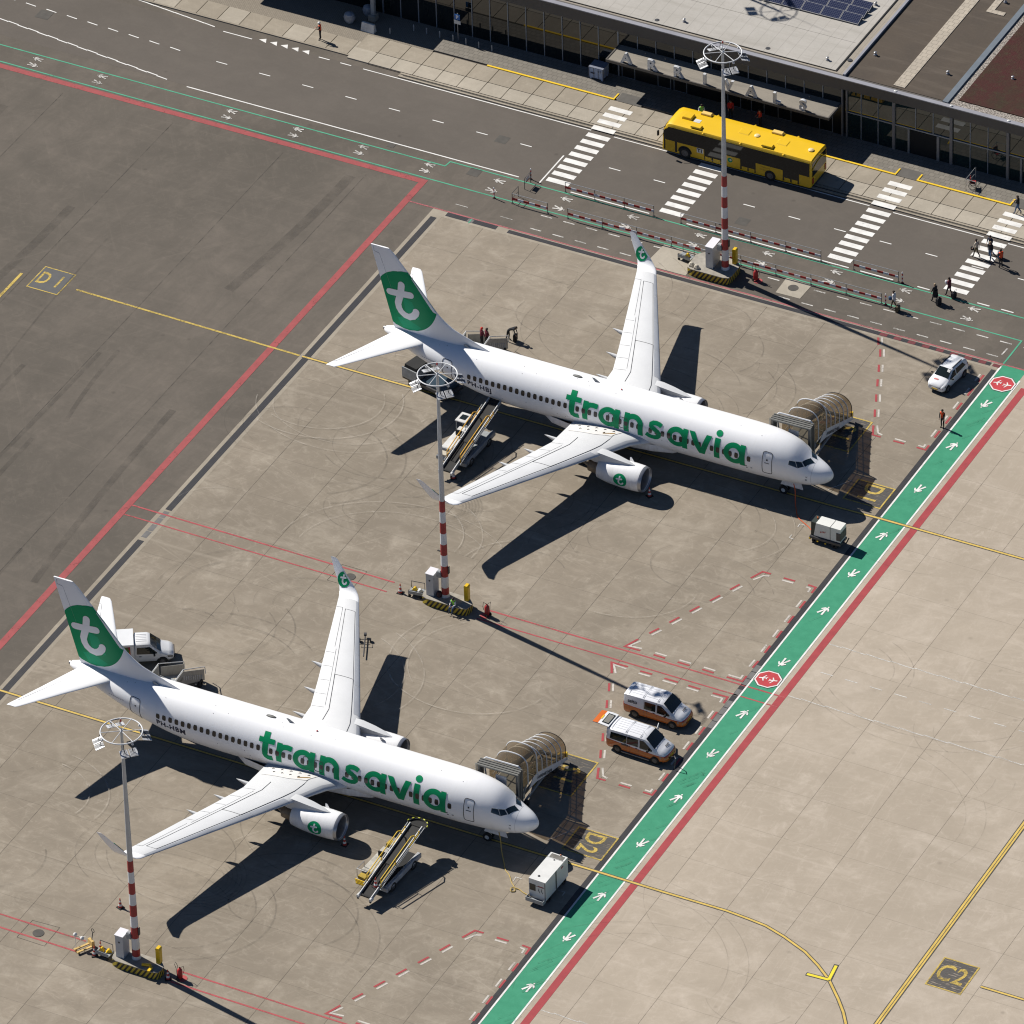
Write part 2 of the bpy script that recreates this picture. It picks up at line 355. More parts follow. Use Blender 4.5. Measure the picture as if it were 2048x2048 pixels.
# streaky worn black backing of the number boxes
def streaky(name,rot):
    s=NT(name);p=s.pos();n=s.noise(s.mapping(p,scale=(.6,6,1),rot=(0,0,rot)),1.5,6,.7)
    s.p.inputs['Base Color'].default_value=(.085,.08,.075,1);s.p.inputs['Roughness'].default_value=.8
    tr=s.n.new('ShaderNodeBsdfTransparent');mx=s.n.new('ShaderNodeMixShader');s.link(s.rng(n,.5,.6,.06,.92),mx.inputs[0]);s.link(s.p.outputs[0],mx.inputs[1]);s.link(tr.outputs[0],mx.inputs[2]);s.link(mx.outputs[0],s.out.inputs[0]);return s.m
p_stre=streaky('box_black_worn',R(90)); p_stre2=streaky('box_black_worn_across',0)
def grate_mat():
    s=NT('drain_grate');p=rot_grid(s,s.pos());o=s.sep(p)
    a=s.math('LESS_THAN',s.math('FRACT',s.math('MULTIPLY',o[0],9.)),.35);b=s.math('LESS_THAN',s.math('FRACT',s.math('MULTIPLY',o[1],9.)),.25)
    c=s.mix(s.math('MAXIMUM',a,s.math('MULTIPLY',b,.6)),(.012,.012,.015),(.034,.033,.037)); c=s.mix(s.rng(s.noise(p,1.,5),.5,.85,0,.4),c,(.07,.065,.06))
    s.link(c,s.p.inputs['Base Color']);s.p.inputs['Roughness'].default_value=.6;return s.m
m_grate=grate_mat()
S='structure'
MB().rect(-2500,2500,-2500,2500,0).build('ground',m_asph,kind=S)
MB().rect(-45.72,3.98,-400,22.02,.004).slab().build('stand_apron',m_stand,kind=S)
MB().rect(3.982,420,-500,22.02,.004).slab().build('taxi_apron',m_apron,kind=S)
MB().rect(-200,200,28.9,37.35,.003).slab().build('service_road',m_asph2,kind=S)
# concrete border strips with drain grates
bd=MB()
bd.rect(-45.72,-44.55,-400,22.02,.008); bd.rect(-44.55,3.86,21.15,22.02,.008)
bd.slab().build('drain_border',m_slab,kind=S)
gr=MB(); gr.rect(3.40,3.84,-400,21.05,.012)
gr.rect(-45.40,-44.86,-22.2,20.9,.012); gr.rect(-45.40,-44.86,-400,-26.4,.012)
gr.rect(-38.9,3.1,21.42,21.86,.012); gr.rect(-44.4,-39.9,21.42,21.95,.012)
gr.slab().build('drain_grate_strip',m_grate,kind=S)
# grey cover plates in the grates
cp=MB()
for i in range(4): cp.rect(-45.36,-44.90,-22.4-i*.92-.85,-22.4-i*.92,.013)
for y in (-20.2,-21.1,-22.0,-23.4+.02,-24.9,-25.8,-26.7,-27.6): cp.rect(3.42,3.82,y-.82,y,.016)
for x in (-42.5,): cp.rect(x,x+.5,21.45,21.9,.016)
cp.slab().build('drain_cover_plates',M('cover_plate',(.16,.155,.15),.7,0,.3),kind=S)
# ------------------------------------------------------------------ walkway along the stands
MB().rect(3.985,5.97,-400,22.0,.008).slab().build('green_walkway',p_green,kind=S)
wl=MB(); wl.rect(3.85,3.99,-400,21.7,.018); wl.rect(5.96,6.10,-400,20.6,.018)
wl.slab().build('walkway_edge_lines',p_white,kind=S)
rb=MB(); rb.rect(6.5,7.08,-400,19.8,.012)
rb.slab().build('red_band_walkway',p_red,kind=S)
rb=MB(); rb.rect(-300,-47.92,24.66,25.22,.012); rb.rect(-48.5,-47.92,-400,24.66,.012)
rb.slab().build('red_band_apron',p_redm,kind=S)
rl=MB()
for y,w_ in ((-22.82,.15),(-24.08,.13),(-69.4,.15),(-70.68,.15)):
    for a,b in ((-47.9,-25.4),(-17.8,7.0)) : rl.rect(a,b,y-w_/2,y+w_/2,.016)
rl.slab().build('red_double_lines',p_redw,kind=S)
rl=MB(); rl.rect(-47.9,8,21.95,22.10,.016)
rl.slab().build('red_line_road',paint('paint_red_pink',(.42,.12,.13),.34,5.),kind=S)
rl=MB()
for k in range(18): rl.rect(-17.2+k*1.02*1.18,-17.2+k*1.02*1.18+.62,21.45,21.84,.018) if k>8 else None
rl.slab().build('red_patches_grate',paint('paint_red_dark',(.16,.03,.035),.25,6.),kind=S)
# green pedestrian lane beside the road
gl=MB(); gl.ribbon([(-200,27.72),(-47.65,27.62),(-47.55,28.34),(4.9,28.30),(60,28.3)],.13,.012)
gl.ribbon([(-200,25.58),(-40,25.46),(3.95,25.46),(3.95,22.05)],.13,.012)
gl.rect(-42.3,-42.2,21.3,21.95,.02); gl.slab().build('green_lane_lines',p_greenl,kind=S)
# ------------------------------------------------------------------ white road paint
wm=MB(); zz=.012
for x in (-39.45,-29.34,-14.55,-4.5,5.4):
    for k in range(12): wm.rect(x,x+2.0,40.80-k-.56,40.80-k,zz+.103*(k<4))
wm.rect(-39.8,-39.68,28.75,33.0,zz)
for k in range(0,30):
    x=-71.55+k*3.985
    if 7<k<9 or 10.5<k<11.5: continue
    wm.rect(x,x+1.02,32.95,33.05,zz)
for k in range(14):
    x=-76.0-2*k; y=33.2+.098*k; wm.ribbon([(x,y+.04),(x+1,y-.06)],.1,zz)
wm.rect(-71.95,-36.9 if False else -41.6,28.70,28.82,zz)
for a,b in ((-36.9,-29.9),(-26.6,-12.4),(-11.4,-8.55),(-6.45,-5.4),(-1.3,-.25),(.75,1.8),(2.9,3.95),(5.1,6.15)): wm.rect(a,b,28.58,28.70,zz)
wm.rect(-60.2,-39.4,37.10,37.2,zz); wm.rect(-37.3,-14.6,37.02,37.12,zz); wm.rect(-12.5,-4.6,36.96,37.06,zz); wm.rect(-2.5,60,36.94,37.04,zz)
for a,b in ((-64.3,-63.3),(-62.3,-61.3),(-73.2,-70.5)): wm.rect(a,b,37.1,37.2,zz)
for k in range(5): x=-69.95+k*1.0; wm.add([(x,37.35,zz),(x+.75,37.12,zz),(x+.5,37.68,zz)],[(0,1,2)])
for k in range(18): x=-74.95-k; y=29.07+.118*k; wm.ribbon([(x,y+(.10 if k%2 else .04)),(x+1.04,y-(.02 if k%2 else .08))],.11,zz+.002*(k%2))
for k in range(8): x=-75.2-k; y=37.5+.11*k; wm.ribbon([(x,y+.08),(x+1.04,y-.06)],.11,zz+.002*(k%2))
wm.slab().build('road_markings',p_white,kind=S)
wf=MB()
for k in range(22):
    x=-37.55+k*2.0
    if -26.2<x<-17.6: continue
    wf.rect(x,x+1.0,24.68,24.80,zz)
for k in range(21):
    x=-37.5+k*1.985
    if -27.5<x<-17: continue
    wf.rect(x,x+.98,22.72,22.84,zz)
wf.ribbon([(3.38,24.1),(3.32,23.15)],.12,zz)
for i in range(2): wf.rect(-44.4+4*i,-43.3+4*i,23.2,23.27,zz)
wf.slab().build('faded_bay_dashes',p_whitew,kind=S)
zl=MB()
for y in (-15.58,-22.48,-62.1,-69.0):
    k=0; x=7.15 if y>-30 else 7.1
    while x<60: zl.ribbon([(x,y+.05),(x+1.03,y-.03)],.085,zz+.002*(k%2)) if k%2 else zl.ribbon([(x,y-.03),(x+1.03,y-.06)],.085,zz+.002*(k%2)); x+=.99;k+=1
for k in range(14): zl.rect(8.05+k*2.0,9.05+k*2.0,-19.0,-18.92,zz)
zl.slab().build('taxilane_road_lines',p_whitew,kind=S)
# stand boundary dashes, red with a white partner inside
P2=[[(3.24,-10.6),(3.22,-9.84),(2.57,-9.79)],[(1.49,-9.79),(.55,-9.8)],[(-.52,-9.76),(-1.2,-9.78),(-1.66,-10.86)],[(-2.07,-11.92),(-2.44,-12.82)],[(-2.8,-13.77),(-3.19,-14.68)],[(-3.6,-15.62),(-3.98,-16.51)],[(-4.36,-17.45),(-4.75,-18.36)],[(-5.12,-19.32),(-5.51,-20.18)],[(-5.94,-21.15),(-6.43,-22.36),(-5.17,-22.34)],[(-4.07,-22.36),(-3.12,-22.37)],[(-2.07,-22.39),(-1.09,-22.4)],[(-.05,-22.41),(.9,-22.43)],[(1.98,-22.45),(3.27,-22.45),(3.25,-21.73)],[(3.22,-20.64),(3.25,-19.73)]]
P2+=[[(3.24,-18.65+2*k),(3.24,-17.7+2*k)] for k in range(4)]
P1=[[(-6.18,21.1),(-5.77,20.87-.6)],[(-5.37,19.79),(-4.96,18.91)],[(-4.6,17.9),(-4.22,17.04)],[(-3.87,16.12),(-3.5,15.26)],[(-3.12,14.27),(-2.73,13.41)],[(-2.38,12.45),(-1.99,11.57)],[(-1.6,10.52),(-1.14,9.4),(-.47,9.4)],[(.61,9.37),(1.52,9.37)],[(2.58,9.36),(3.32,9.34),(3.32,9.99)]]+[[(3.28,11.08+2.01*k),(3.28,12.06+2.01*k)] for k in range(5)]
P1[0]=[(-6.18,21.15),(-5.77,20.3)]
P1B=[[(-5.86,-25.68),(-6.46,-24.5),(-5.13,-24.46)],[(-4.09,-24.53),(-3.12,-24.51)],[(-2.09,-24.55),(-.96,-24.56)],[(-.12,-24.58),(.86,-24.59)],[(1.9,-24.62),(3.1,-24.59),(3.15,-25.38)]]+[[(x-.12,y-46.6) for x,y in s_] for s_ in P1[1:]]
def inward(seg,cx,cy,d=.29):
    o=[]
    for i,(x,y) in enumerate(seg):
        n=Vector((0,0))
        for a,b in ((i-1,i),(i,i+1)):
            if a<0 or b>=len(seg):continue
            e=Vector((seg[b][0]-seg[a][0],seg[b][1]-seg[a][1])).normalized();q=Vector((-e.y,e.x))
            if q.dot(Vector((cx-x,cy-y)))<0:q=-q
            n+=q
        if len(seg)>2 and 0<i<len(seg)-1: n=n  # corner moves on both sides
        elif n.length>0: n.normalize()
        o.append((x+n.x*d,y+n.y*d))
    return o
rd=MB();wd=MB()
for segs,cx,cy in ((P1,1.2,14),(P2,.8,-15.5),([[(x-.12,y-46.62) for x,y in s_] for s_ in P2],.7,-62.1),(P1B,.8,-31.)):
    for s_ in segs: rd.ribbon(s_,.17,.016); wd.ribbon(inward(s_,cx,cy),.15,.014)
rd.build('stand_boundary_red_dashes',p_red,kind=S); wd.build('stand_boundary_white_dashes',p_whitef,kind=S)
# yellow guide lines
ye=MB(); yb=MB(); yl2=MB()
def dline(pts,w_=.17,b=.07,edge=True):
    if edge: yb.ribbon(pts,w_+2*b,.020)
    ye.ribbon(pts,w_,.024)
dline([(-45.5,-.27),(-20,-.24),(0,-.12),(3.9,-.02),(45,.10)]); yl2.ribbon([(-65.85,0.02),(-45.73,-.27)],.19,.020); yl2.ribbon([(-70.85,.13),(-70.83,-30)],.24,.016)
crv=[(-45.5,-46.95),(-20,-46.87),(4,-46.77),(9,-46.78),(14,-46.72),(15.8,-46.86),(17.25,-47.02),(18.94,-47.55),(21.02,-48.42),(22.5,-49.38),(23.85,-50.45),(25.33,-52.05),(26.28,-53.2),(26.95,-54.2),(27.6,-55.6),(28.1,-57.3),(28.4,-59.5),(28.6,-75)]
dline(crv)
# doubled line on the right with the thin dark seam
yb.ribbon([(28.95,60),(28.95,-120)],.50,.018); ye.ribbon([(28.86,60),(28.86,-120)],.16,.024); ye.ribbon([(29.06,60),(29.06,-120)],.13,.024)
dline([(33.75,-46.52),(60,-46.4)],.16)
yb.ribbon([(22.12,-50.56),(23.95,-50.44)],.36,.026); yb.ribbon([(23.62,-48.72),(23.88,-50.5)],.36,.0262)
ye.slab(); yb.slab(); yl2.slab()
yb.build('guide_line_borders',p_blk,kind=S); ye.build('guide_lines',p_yel,kind=S); yl2.build('guide_line_apron',p_yelw,kind=S)
ya=MB(); ya.ribbon([(22.2,-50.56),(23.85,-50.46)],.22,.030); ya.ribbon([(23.65,-48.85),(23.85,-50.46)],.22,.0315); ya.slab().build('guide_line_arrow',p_yelb,kind=S)
# number boxes
yx=MB(); bx=MB(); bx2=MB()
def numbox(x0,x1,y0,y1,txt,rz,size,mb=bx,w_=.11,sep=(0,0),z=.02,xf=1.):
    mb.rect(x0,x1,y0,y1,z); yx.ribbon([(x0,y0),(x1,y0),(x1,y1),(x0,y1)],w_,z+.006,closed=True)
    cx,cy=(x0+x1)/2,(y0+y1)/2; c_,s_=math.cos(rz),math.sin(rz)
    for i,ch in enumerate(txt):
        off=(i-(len(txt)-1)/2)*sep[0]
        put_text(yx,ch,size,lambda a,b,e:(cx+(a*xf+off)*c_-b*s_,cy+(a*xf+off)*s_+b*c_,z+.006),offset=.035)
numbox(30.15,32.8,-47.92,-44.72,'C2',0,2.5,bx2,.12,(1.15,),xf=.72)
numbox(.27,3.4,-45.52,-42.80,'D2',R(-90),2.1,bx,.12,(1.25,),xf=.8)
numbox(.3,3.35,1.1,3.78,'D1',R(-90),2.1,bx,.12,(1.25,),xf=.8)
numbox(-4.9,-1.86,-39.9,-35.62,'S1',R(-90),2.1,bx,.12,(1.25,),xf=.8)
numbox(-4.9,-1.9,6.6,10.8,'S1',R(-90),2.1,bx,.12,(1.25,),xf=.8)
bx.slab().build('number_box_fields',p_stre,kind=S); bx2.slab().build('number_box_field_taxilane',p_stre2,kind=S); yx.slab().build('number_boxes',p_yelw,kind=S)
yx=MB(); d_=MB(); numbox(-69.6,-66.88,-1.25,1.72,'D1',0,2.2,d_,.1,(1.35,),.01,.62)
d_.slab().build('number_box_field_grey',M('sealed_asphalt',(.10,.10,.10),.8),kind=S); yx.slab().build('number_box_apron',p_yelw,kind=S)
# small corner brackets where ground units park
br=MB()
for L in ([(-1.23,-3.65),(-1.25,-3.25),(-.82,-3.23)],[(-1.24,-5.12),(-1.21,-4.71)],[(-1.38,-50.32),(-1.41,-49.84),(-.96,-49.84)],[(2.0,-49.87),(2.51,-49.83),(2.53,-50.28)],[(-.83,-5.17),(-1.24,-5.12)],[(-1.2,1.6),(-.1,3.4)],[(-1.3,-45.2),(-.1,-43.2)]): br.ribbon(L,.07,.028)
br.build('parking_brackets',p_whitew,kind=S)
# manholes, patches of pale concrete
mh=MB()
for x,y,s_ in ((-87.6,33.4,.6),(-45.1,33.1,.5),(-45.0,28.0,.5),(-22.6,30.9,.5),(-52.8,28.6,.3),(-37.7,-38.5,.0),(3.6,22.0,.0)): 
    if s_: mh.rect(x-s_,x+s_,y-s_,y+s_,.012)
for x,y in ((-15.03,24.36),(-29.18,-69.96),(-28.83,-23.52)): mh.lathe([(.0001,0),(.42,0)],(x,y,.030),n=24)
mh.build('manhole_covers',M('cast_iron',(.085,.078,.068),.8,0,.3),kind=S)
pt=MB(); pt.add([(-16.1,25.39,.016),(-13.87,25.30,.016),(-13.93,23.27,.016),(-16.02,23.24,.016)],[(3,2,1,0)]); pt.add([(-26.8,25.4,.016),(-23.4,25.4,.016),(-23.4,22.3,.016),(-27.,22.3,.016)],[(3,2,1,0)])
pt.build('concrete_patches',m_slab2,kind=S)
pj=MB(); pj.ribbon([(-30.27,-68.89),(-28.12,-68.77),(-28.08,-71.03),(-30.35,-71.0)],.03,.014,closed=True); pj.ribbon([(-30.1,-22.4),(-28.,-22.4),(-28.,-24.6),(-30.2,-24.6)],.03,.014,closed=True)
pj.build('patch_joints',M('joint_dark',(.07,.06,.05),.9),kind=S)
# ------------------------------------------------------------------ walking figures painted on the lanes
def figure(mb,x,y,rz,s_=1.,flip=1):
    c_,n_=math.cos(rz),math.sin(rz); k=[0]
    def T(a,b): a*=flip; return (x+(a*c_-b*n_)*s_,y+(a*n_+b*c_)*s_)
    def P(pts): k[0]+=1; mb.add([(*T(a,b),.024+.0015*k[0]) for a,b in pts],[tuple(range(len(pts)))])
    P([(.07*math.cos(t)+.03,.085*math.sin(t)+.58) for t in np.linspace(0,2*PI,11)[:-1]])
    P([(-.18,.42),(.16,.46),(.14,.03),(-.13,.0)])
    P([(-.13,.10),(.02,.10),(-.20,-.58),(-.37,-.52)])
    P([(-.01,.08),(.14,.08),(.27,-.56),(.11,-.60)])
    P([(-.16,.44),(-.07,.30),(-.28,.04),(-.38,.12)])
    P([(.14,.46),(.10,.32),(.24,.16),(.30,.06),(.40,.12),(.31,.30)])
SEAMS=[[(-70.3,24.),(-70.6,-60)],[(-60.2,24.),(-60.6,-70)],[(-80.5,24.),(-80.9,-50)],[(-90,24),(-90.4,-40)],[(-52.7,24.),(-53.1,-70)]]
fg=MB()
for i,y in enumerate((16.68,10.65,4.61,-1.95,-7.11,-12.16,-19.12,-25.94,-31.09,-36.83,-42.55,-49.18,-54.24,-60.33,-66.4,-72.)):
    up=i%2; figure(fg,5.0,y,R(-14) if (i%2==1) else R(168),.90,1)
fg.build('walkway_figures',p_white,kind=S)
am=MB()
for pts in SEAMS: am.ribbon(pts,.07,.0145)
am.build('asphalt_seams',stain('seam_tar',(.035,.032,.028),.55,1.2),kind=S)
fg=MB()
for x in (-84.78,-78.75,-66.75,-60.65,-54.7,-48.7): figure(fg,x,27.42,R(90),.74); figure(fg,x+.02,26.5,R(-90),.74)
for x in (-42.6,-36.6,-30.7,-24.74,-18.8,-12.87,-6.9,-1.02): figure(fg,x,27.74,R(90),.82); figure(fg,x,26.32,R(-90),.82)
fg.build('lane_figures',p_whitew,kind=S)
# stop octagons with two aircraft
oc=MB(); ow=MB(); ob=MB()
for (x,y) in ((5.07,19.62),(4.87,-21.42)):
    def O(r,z,mb):
        mb.add([(x+r*math.cos(t),y+r*math.sin(t),z) for t in [R(22.5+45*k) for k in range(8)]],[tuple(range(8))])
    O(1.10,.026,ob); O(1.04,.029,ow); O(.93,.032,oc)
    for sx in (-1,1):
        c=(x+sx*.40,y)
        def T(a,b): return (c[0]+sx*(a*.80)-.02*b,c[1]+b*.80+sx*a*.22)
        k=0
        for pts in ([(-.34,.06),(.34,.07),(.42,0),(.34,-.07),(-.34,-.06)],[(-.05,.05),(.10,.05),(-.10,.44),(-.20,.44)],[(-.05,-.05),(.10,-.05),(-.10,-.44),(-.20,-.44)],[(-.34,0.04),(-.25,.04),(-.33,.18),(-.40,.18)],[(-.34,-.04),(-.25,-.04),(-.33,-.18),(-.40,-.18)]):
            k+=1; ow.add([(*T(a,b),.036+.0015*k) for a,b in pts],[tuple(range(len(pts)))])
ob.build('octagon_borders',p_blk,kind=S); oc.build('stop_octagons',paint('paint_red_octagon',(.50,.04,.05),.0),kind=S); ow.build('octagon_aircraft',p_white,kind=S)
# ------------------------------------------------------------------ tyre marks and scuffs
rng=random.Random(11)
def arcs(mb,n,box,rr,wr,z):
    for _ in range(n):
        x=rng.uniform(box[0],box[1]);y=rng.uniform(box[2],box[3]);r=rng.uniform(*rr);a0=rng.uniform(0,2*PI);L=rng.uniform(.6,2.6);w_=rng.uniform(*wr)
        pr_=rng.random()<.4
        for dr in ((0,1.5) if pr_ else (0,)):
            ry=r+dr; pts=[(x+ry*math.cos(a0+L*t/26),y+ry*.8*math.sin(a0+L*t/26)) for t in range(27)]; mb.ribbon(pts,w_,z); z+=.0004
s_dark=stain('tyre_mark',(.06,.052,.045),.30,1.1); s_light=stain('scuff_light',(.62,.57,.50),.34,1.3); s_faint=stain('tyre_mark_faint',(.06,.052,.045),.22,.9)
a=MB(); arcs(a,26,(-36,-12,4,19),(1.5,6),(.04,.12),.030); arcs(a,15,(-42,-20,-18,-4),(2,7),(.05,.14),.045); arcs(a,16,(-42,-12,-66,-50),(2,8),(.05,.14),.055); arcs(a,9,(-44,-30,-45,-26),(2,7),(.05,.12),.065)
arcs(a,10,(-18,0,-20,-5),(1.5,5),(.04,.1),.072)
for k in range(7): a.ribbon([(-19+1.9*math.cos(t)*(1+.13*k)-8,-12.8+1.7*math.sin(t)*(1+.13*k)) for t in np.linspace(-1.2,.9,22)],.09,.075+.0004*k)
for k in range(6): a.ribbon([(-21.6+(1.5+.33*k)*math.cos(t),-59.6+(1.6+.33*k)*math.sin(t)) for t in np.linspace(-1.6,1.1,22)],.08,.079+.0004*k)
a.build('tyre_marks_stand',s_dark,kind=S)
a=MB(); arcs(a,34,(4.3,5.6,-68,18),(.6,3.2),(.03,.07),.060); a.v=[(min(max(x,4.0),5.95),y,z) for x,y,z in a.v]; 
a2=MB()
for k in range(52):
    y=rng.uniform(-70,18); x=rng.uniform(4.1,5.2); q=[(x+.75*math.sin(t*.09*rng.choice((1,1.05))),y+t*.13) for t in range(rng.randint(5,16))]; q=[(min(5.9,max(4.05,p_[0]+.03*i*rng.uniform(.5,1.))),p_[1]) for i,p_ in enumerate(q)]; a2.ribbon(q,rng.uniform(.03,.07),.060+.0003*k)
a2.build('tyre_marks_walkway',stain('tyre_mark_green',(.03,.10,.06),.6,1.5),kind=S)
a=MB(); arcs(a,20,(-42,-5,-66,18),(2.5,9),(.04,.10),.090)
for rr in (5.6,7.0): a.ribbon([(-39.3+rr*math.cos(t),-5.2+rr*.72*math.sin(t)) for t in np.linspace(R(190),R(350),40)],.06,.1+rr*.0005)
a.build('scuff_arcs_stand',s_light,kind=S)
a=MB(); arcs(a,14,(7,26,-60,15),(3,12),(.04,.09),.03)
a.build('tyre_marks_apron',s_faint,kind=S)
a=MB()
for k in range(26):
    x0=rng.uniform(-92,-50); y0=rng.uniform(-40,24); L=rng.uniform(8,34); cv=rng.uniform(-.012,.012); a.ribbon([(x0+cv*t*t,y0-t*L/12) for t in range(13)],rng.uniform(.15,1.1),.018+.0005*k)
a.build('tyre_marks_asphalt',stain('tyre_mark_wide',(.060,.053,.045),.34,.4),kind=S)
# ------------------------------------------------------------------ platform in front of the terminal
sl_=MB(); sp=MB(); jn=MB(); hz=.10
for k in range(-1,60):
    x=-60.15+2.02*k
    sl_.bb(x+.03,x+1.99,39.64,41.66,0,hz+.004); sp.bb(x+.03,x+1.99,37.98,39.58,0,hz+.006)
for k in range(0,24):
    x=-62.35-2.02*k; (sl_ if k%3 else sp).bb(x+.03,x+1.99,38.45,40.5,0,hz)
jn.bb(-60.15,70,37.9,41.7,0,hz-.06)
sl_.slab().build('platform_slabs',m_slab,kind=S); sp.slab().build('platform_slabs_pale',m_slab2,kind=S); jn.slab().build('platform_joints',M('slab_joint_dirt',(.06,.05,.04),.9),kind=S)
kb=MB(); kb.bb(-57.1,70,37.32,37.50,0,.10); kb.bb(-57.1,70,37.70,37.90,0,.11); kb.bb(-57.1,70,37.5,37.7,0,.05); kb.bb(-110,-60.2,38.3,38.44,0,.1); kb.slab().build('kerb',m_slab,kind=S)
gt=MB(); gt.rect(-56.8,70,37.53,37.67,.056); gt.slab().build('kerb_drain',M('kerb_drain_dark',(.05,.045,.035),.8),kind=S)
bp=MB(); bp.rect(-110,-60.2,40.5,60,.09); bp.rect(-60.2,-56.2,41.7,60,.09); bp.slab().build('clinker_paving',m_brick,kind=S)
pv=MB(); pv.bb(-56.2,70,41.9,46,0,.13); pv.slab().build('pavement',m_pave,kind=S)
rmp=MB()
for x0,x1 in ((-39.45,-37.2),(-14.5,-12.65),(-4.4,-2.0)): rmp.rect(x0,x1,41.66,42.9,.134)
rmp.slab().build('pavement_ramps',M('ramp_tiles',(.115,.108,.098),.9,0,.2),kind=S)
ky=MB()
for a_,b_ in (((-51.2,41.74),(-39.6,41.74)),((-29.5,41.74),(-14.55,41.74)),((-12.55,41.74),(-4.5,41.74))): ky.beam((a_[0],a_[1],.10),(b_[0],b_[1],.10),.17,.16)
for x in (-39.68,-14.55,-12.6,-4.5): ky.beam((x,41.66,.10),(x+.02,42.6,.10),.13,.162)
ky.slab().build('yellow_kerb',M('kerb_yellow',(.85,.56,.02),.6,0,.15),kind=S)
# ------------------------------------------------------------------ terminal building
def wbuild(mb,name,mats,parent,smooth=None):
    """part given in world metres, hung under a thing that stands at its base"""
    o=mb.build(name,mats,parent,smooth); q=parent
    while q is not None and q.parent is not None: q=q.parent
    o.location=(-q.location.x,-q.location.y,-q.location.z) if parent is q else (0,0,0); return o
def glassm(name,base,refl=.1,rough=.015):
    s=NT(name); o=s.pos(); s.link(s.mix(s.rng(s.noise(o,.35,4),.35,.7),base,tuple(x*.5 for x in base)),s.p.inputs['Base Color'])
    s.p.inputs['Roughness'].default_value=rough; s.p.inputs['IOR'].default_value=1.75
    s.bump(s.noise(s.mapping(o,scale=(.4,.4,.5)),.9,2),.02,.03); return s.m
m_tglass=glassm('terminal_glass',(.010,.014,.015)); m_tglass2=glassm('terminal_glass_green',(.012,.026,.026))
m_fascia=M('fascia_panel',(.10,.09,.08),.6,.0,.12,.4); m_mull=M('mullion_aluminium',(.26,.29,.33),.45,.3,.1)
m_cap=M('roof_edge_cap',(.33,.33,.36),.5,.2,.15,.6)
def roofm(name,a,b,c_,seam=2.0,ang=0,str_=.6):
    s=NT(name); p=s.pos(); c=s.mix(s.rng(s.noise(p,.25,6,.65,.5),.35,.7),a,b); c=s.mix(s.math('MULTIPLY',s.rng(s.noise(s.mapping(p,scale=(.2,1.3,1)),.9,6,.7),.5,.75),str_),c,c_)
    o=s.sep(p); l=s.math('LESS_THAN',s.math('PINGPONG',o[0],seam/2),.022); c=s.mix(s.math('MULTIPLY',l,.4),c,tuple(x*.4 for x in a))
    c=s.mix(s.rng(s.noise(p,6,4,.8),.45,.8,0,.3),c,c_)
    s.link(c,s.p.inputs['Base Color']); s.p.inputs['Roughness'].default_value=.85; return s.m
m_roofg=roofm('roof_membrane_grey',(.43,.405,.37),(.37,.35,.315),(.27,.25,.215),1.0)
m_roofs=roofm('roof_border_sheet',(.33,.29,.235),(.27,.24,.20),(.16,.15,.13),3.)
m_roofb=roofm('roof_membrane_brown',(.072,.054,.038),(.055,.042,.031),(.105,.083,.063),40.,str_=.8)
m_tile=paver_mat('roof_walk_tiles',(.44,.385,.31),(.40,.35,.285),.5,.5)
def sedum():
    s=NT('sedum_roof'); p=s.pos(); c=s.mix(s.rng(s.noise(p,.35,6,.7),.4,.65),(.058,.010,.009),(.04,.022,.010)); c=s.mix(s.rng(s.noise(p,2.2,6,.8),.52,.7,0,.8),c,(.05,.05,.018)); c=s.mix(s.rng(s.noise(p,9,5,.8),.5,.8,0,.5),c,(.02,.008,.008))
    s.link(c,s.p.inputs['Base Color']); s.p.inputs['Roughness'].default_value=1.; s.bump(s.noise(p,7,5,.8),.9,.08); return s.m
def gravel():
    s=NT('roof_gravel'); p=s.pos(); v=s.node('ShaderNodeTexVoronoi'); v.inputs['Scale'].default_value=9.; s.link(p,v.inputs['Vector'])
    c=s.mix(s.rng(v.outputs['Distance'],.1,.7),(.50,.45,.40),(.13,.115,.10)); s.link(c,s.p.inputs['Base Color']); s.p.inputs['Roughness'].default_value=1.; return s.m
def solar():
    s=NT('solar_cells'); o=s.sep(s.pos('obj')); a=s.math('LESS_THAN',s.math('FRACT',s.math('MULTIPLY',o[0],6.)),.1); b=s.math('LESS_THAN',s.math('FRACT',s.math('MULTIPLY',o[1],6.)),.1)
    s.link(s.mix(s.math('MAXIMUM',a,b),(.015,.02,.055),(.12,.13,.17)),s.p.inputs['Base Color']); s.p.inputs['Roughness'].default_value=.15; return s.m
T=thing('terminal_building','long low airport terminal with dark glass front and flat grey, brown and red roofs','building',(-30,45,0))
Z=5.6
b=MB(); b.bb(-200,-40.75,45.35,90,0,4.5,0); b.bb(-40.75,-20.7,45.35,90,0,4.5,0); b.bb(-20.7,120,45.35,90,0,4.5,0); wbuild(b.slab(),'wall',M('dark_wall',(.02,.02,.02),.8),T)
b=MB(); b.bb(-200,-62.6,45.02,45.33,.12,4.5); b.bb(-62.4,-40.75,45.02,45.33,.12,4.5); b.bb(-40.75,-20.8,45.02,45.33,3.2,4.5); wbuild(b.slab(),'glass_front',m_tglass,T)
b=MB(); b.bb(-20.5,120,45.02,45.33,.12,4.62); g2=b
wbuild(g2.slab(),'glass_front_green',m_tglass2,T)
b=MB(); b.bb(-200,-20.9,44.86,45.5,4.5,Z-.03); b.bb(-20.9,120,44.88,45.5,4.62,Z-.02); wbuild(b.slab(),'fascia',m_fascia,T)
b=MB(); b.bb(-200,120,44.80,45.22,Z-.02,Z+.06); wbuild(b.slab(),'roof_edge',m_cap,T)
b=MB(); b.bb(-200,-20.9,45.5,90,4.5,Z-.04,1); b.bb(-200,-21.75,45.78,90,Z-.04,Z+.02,0)
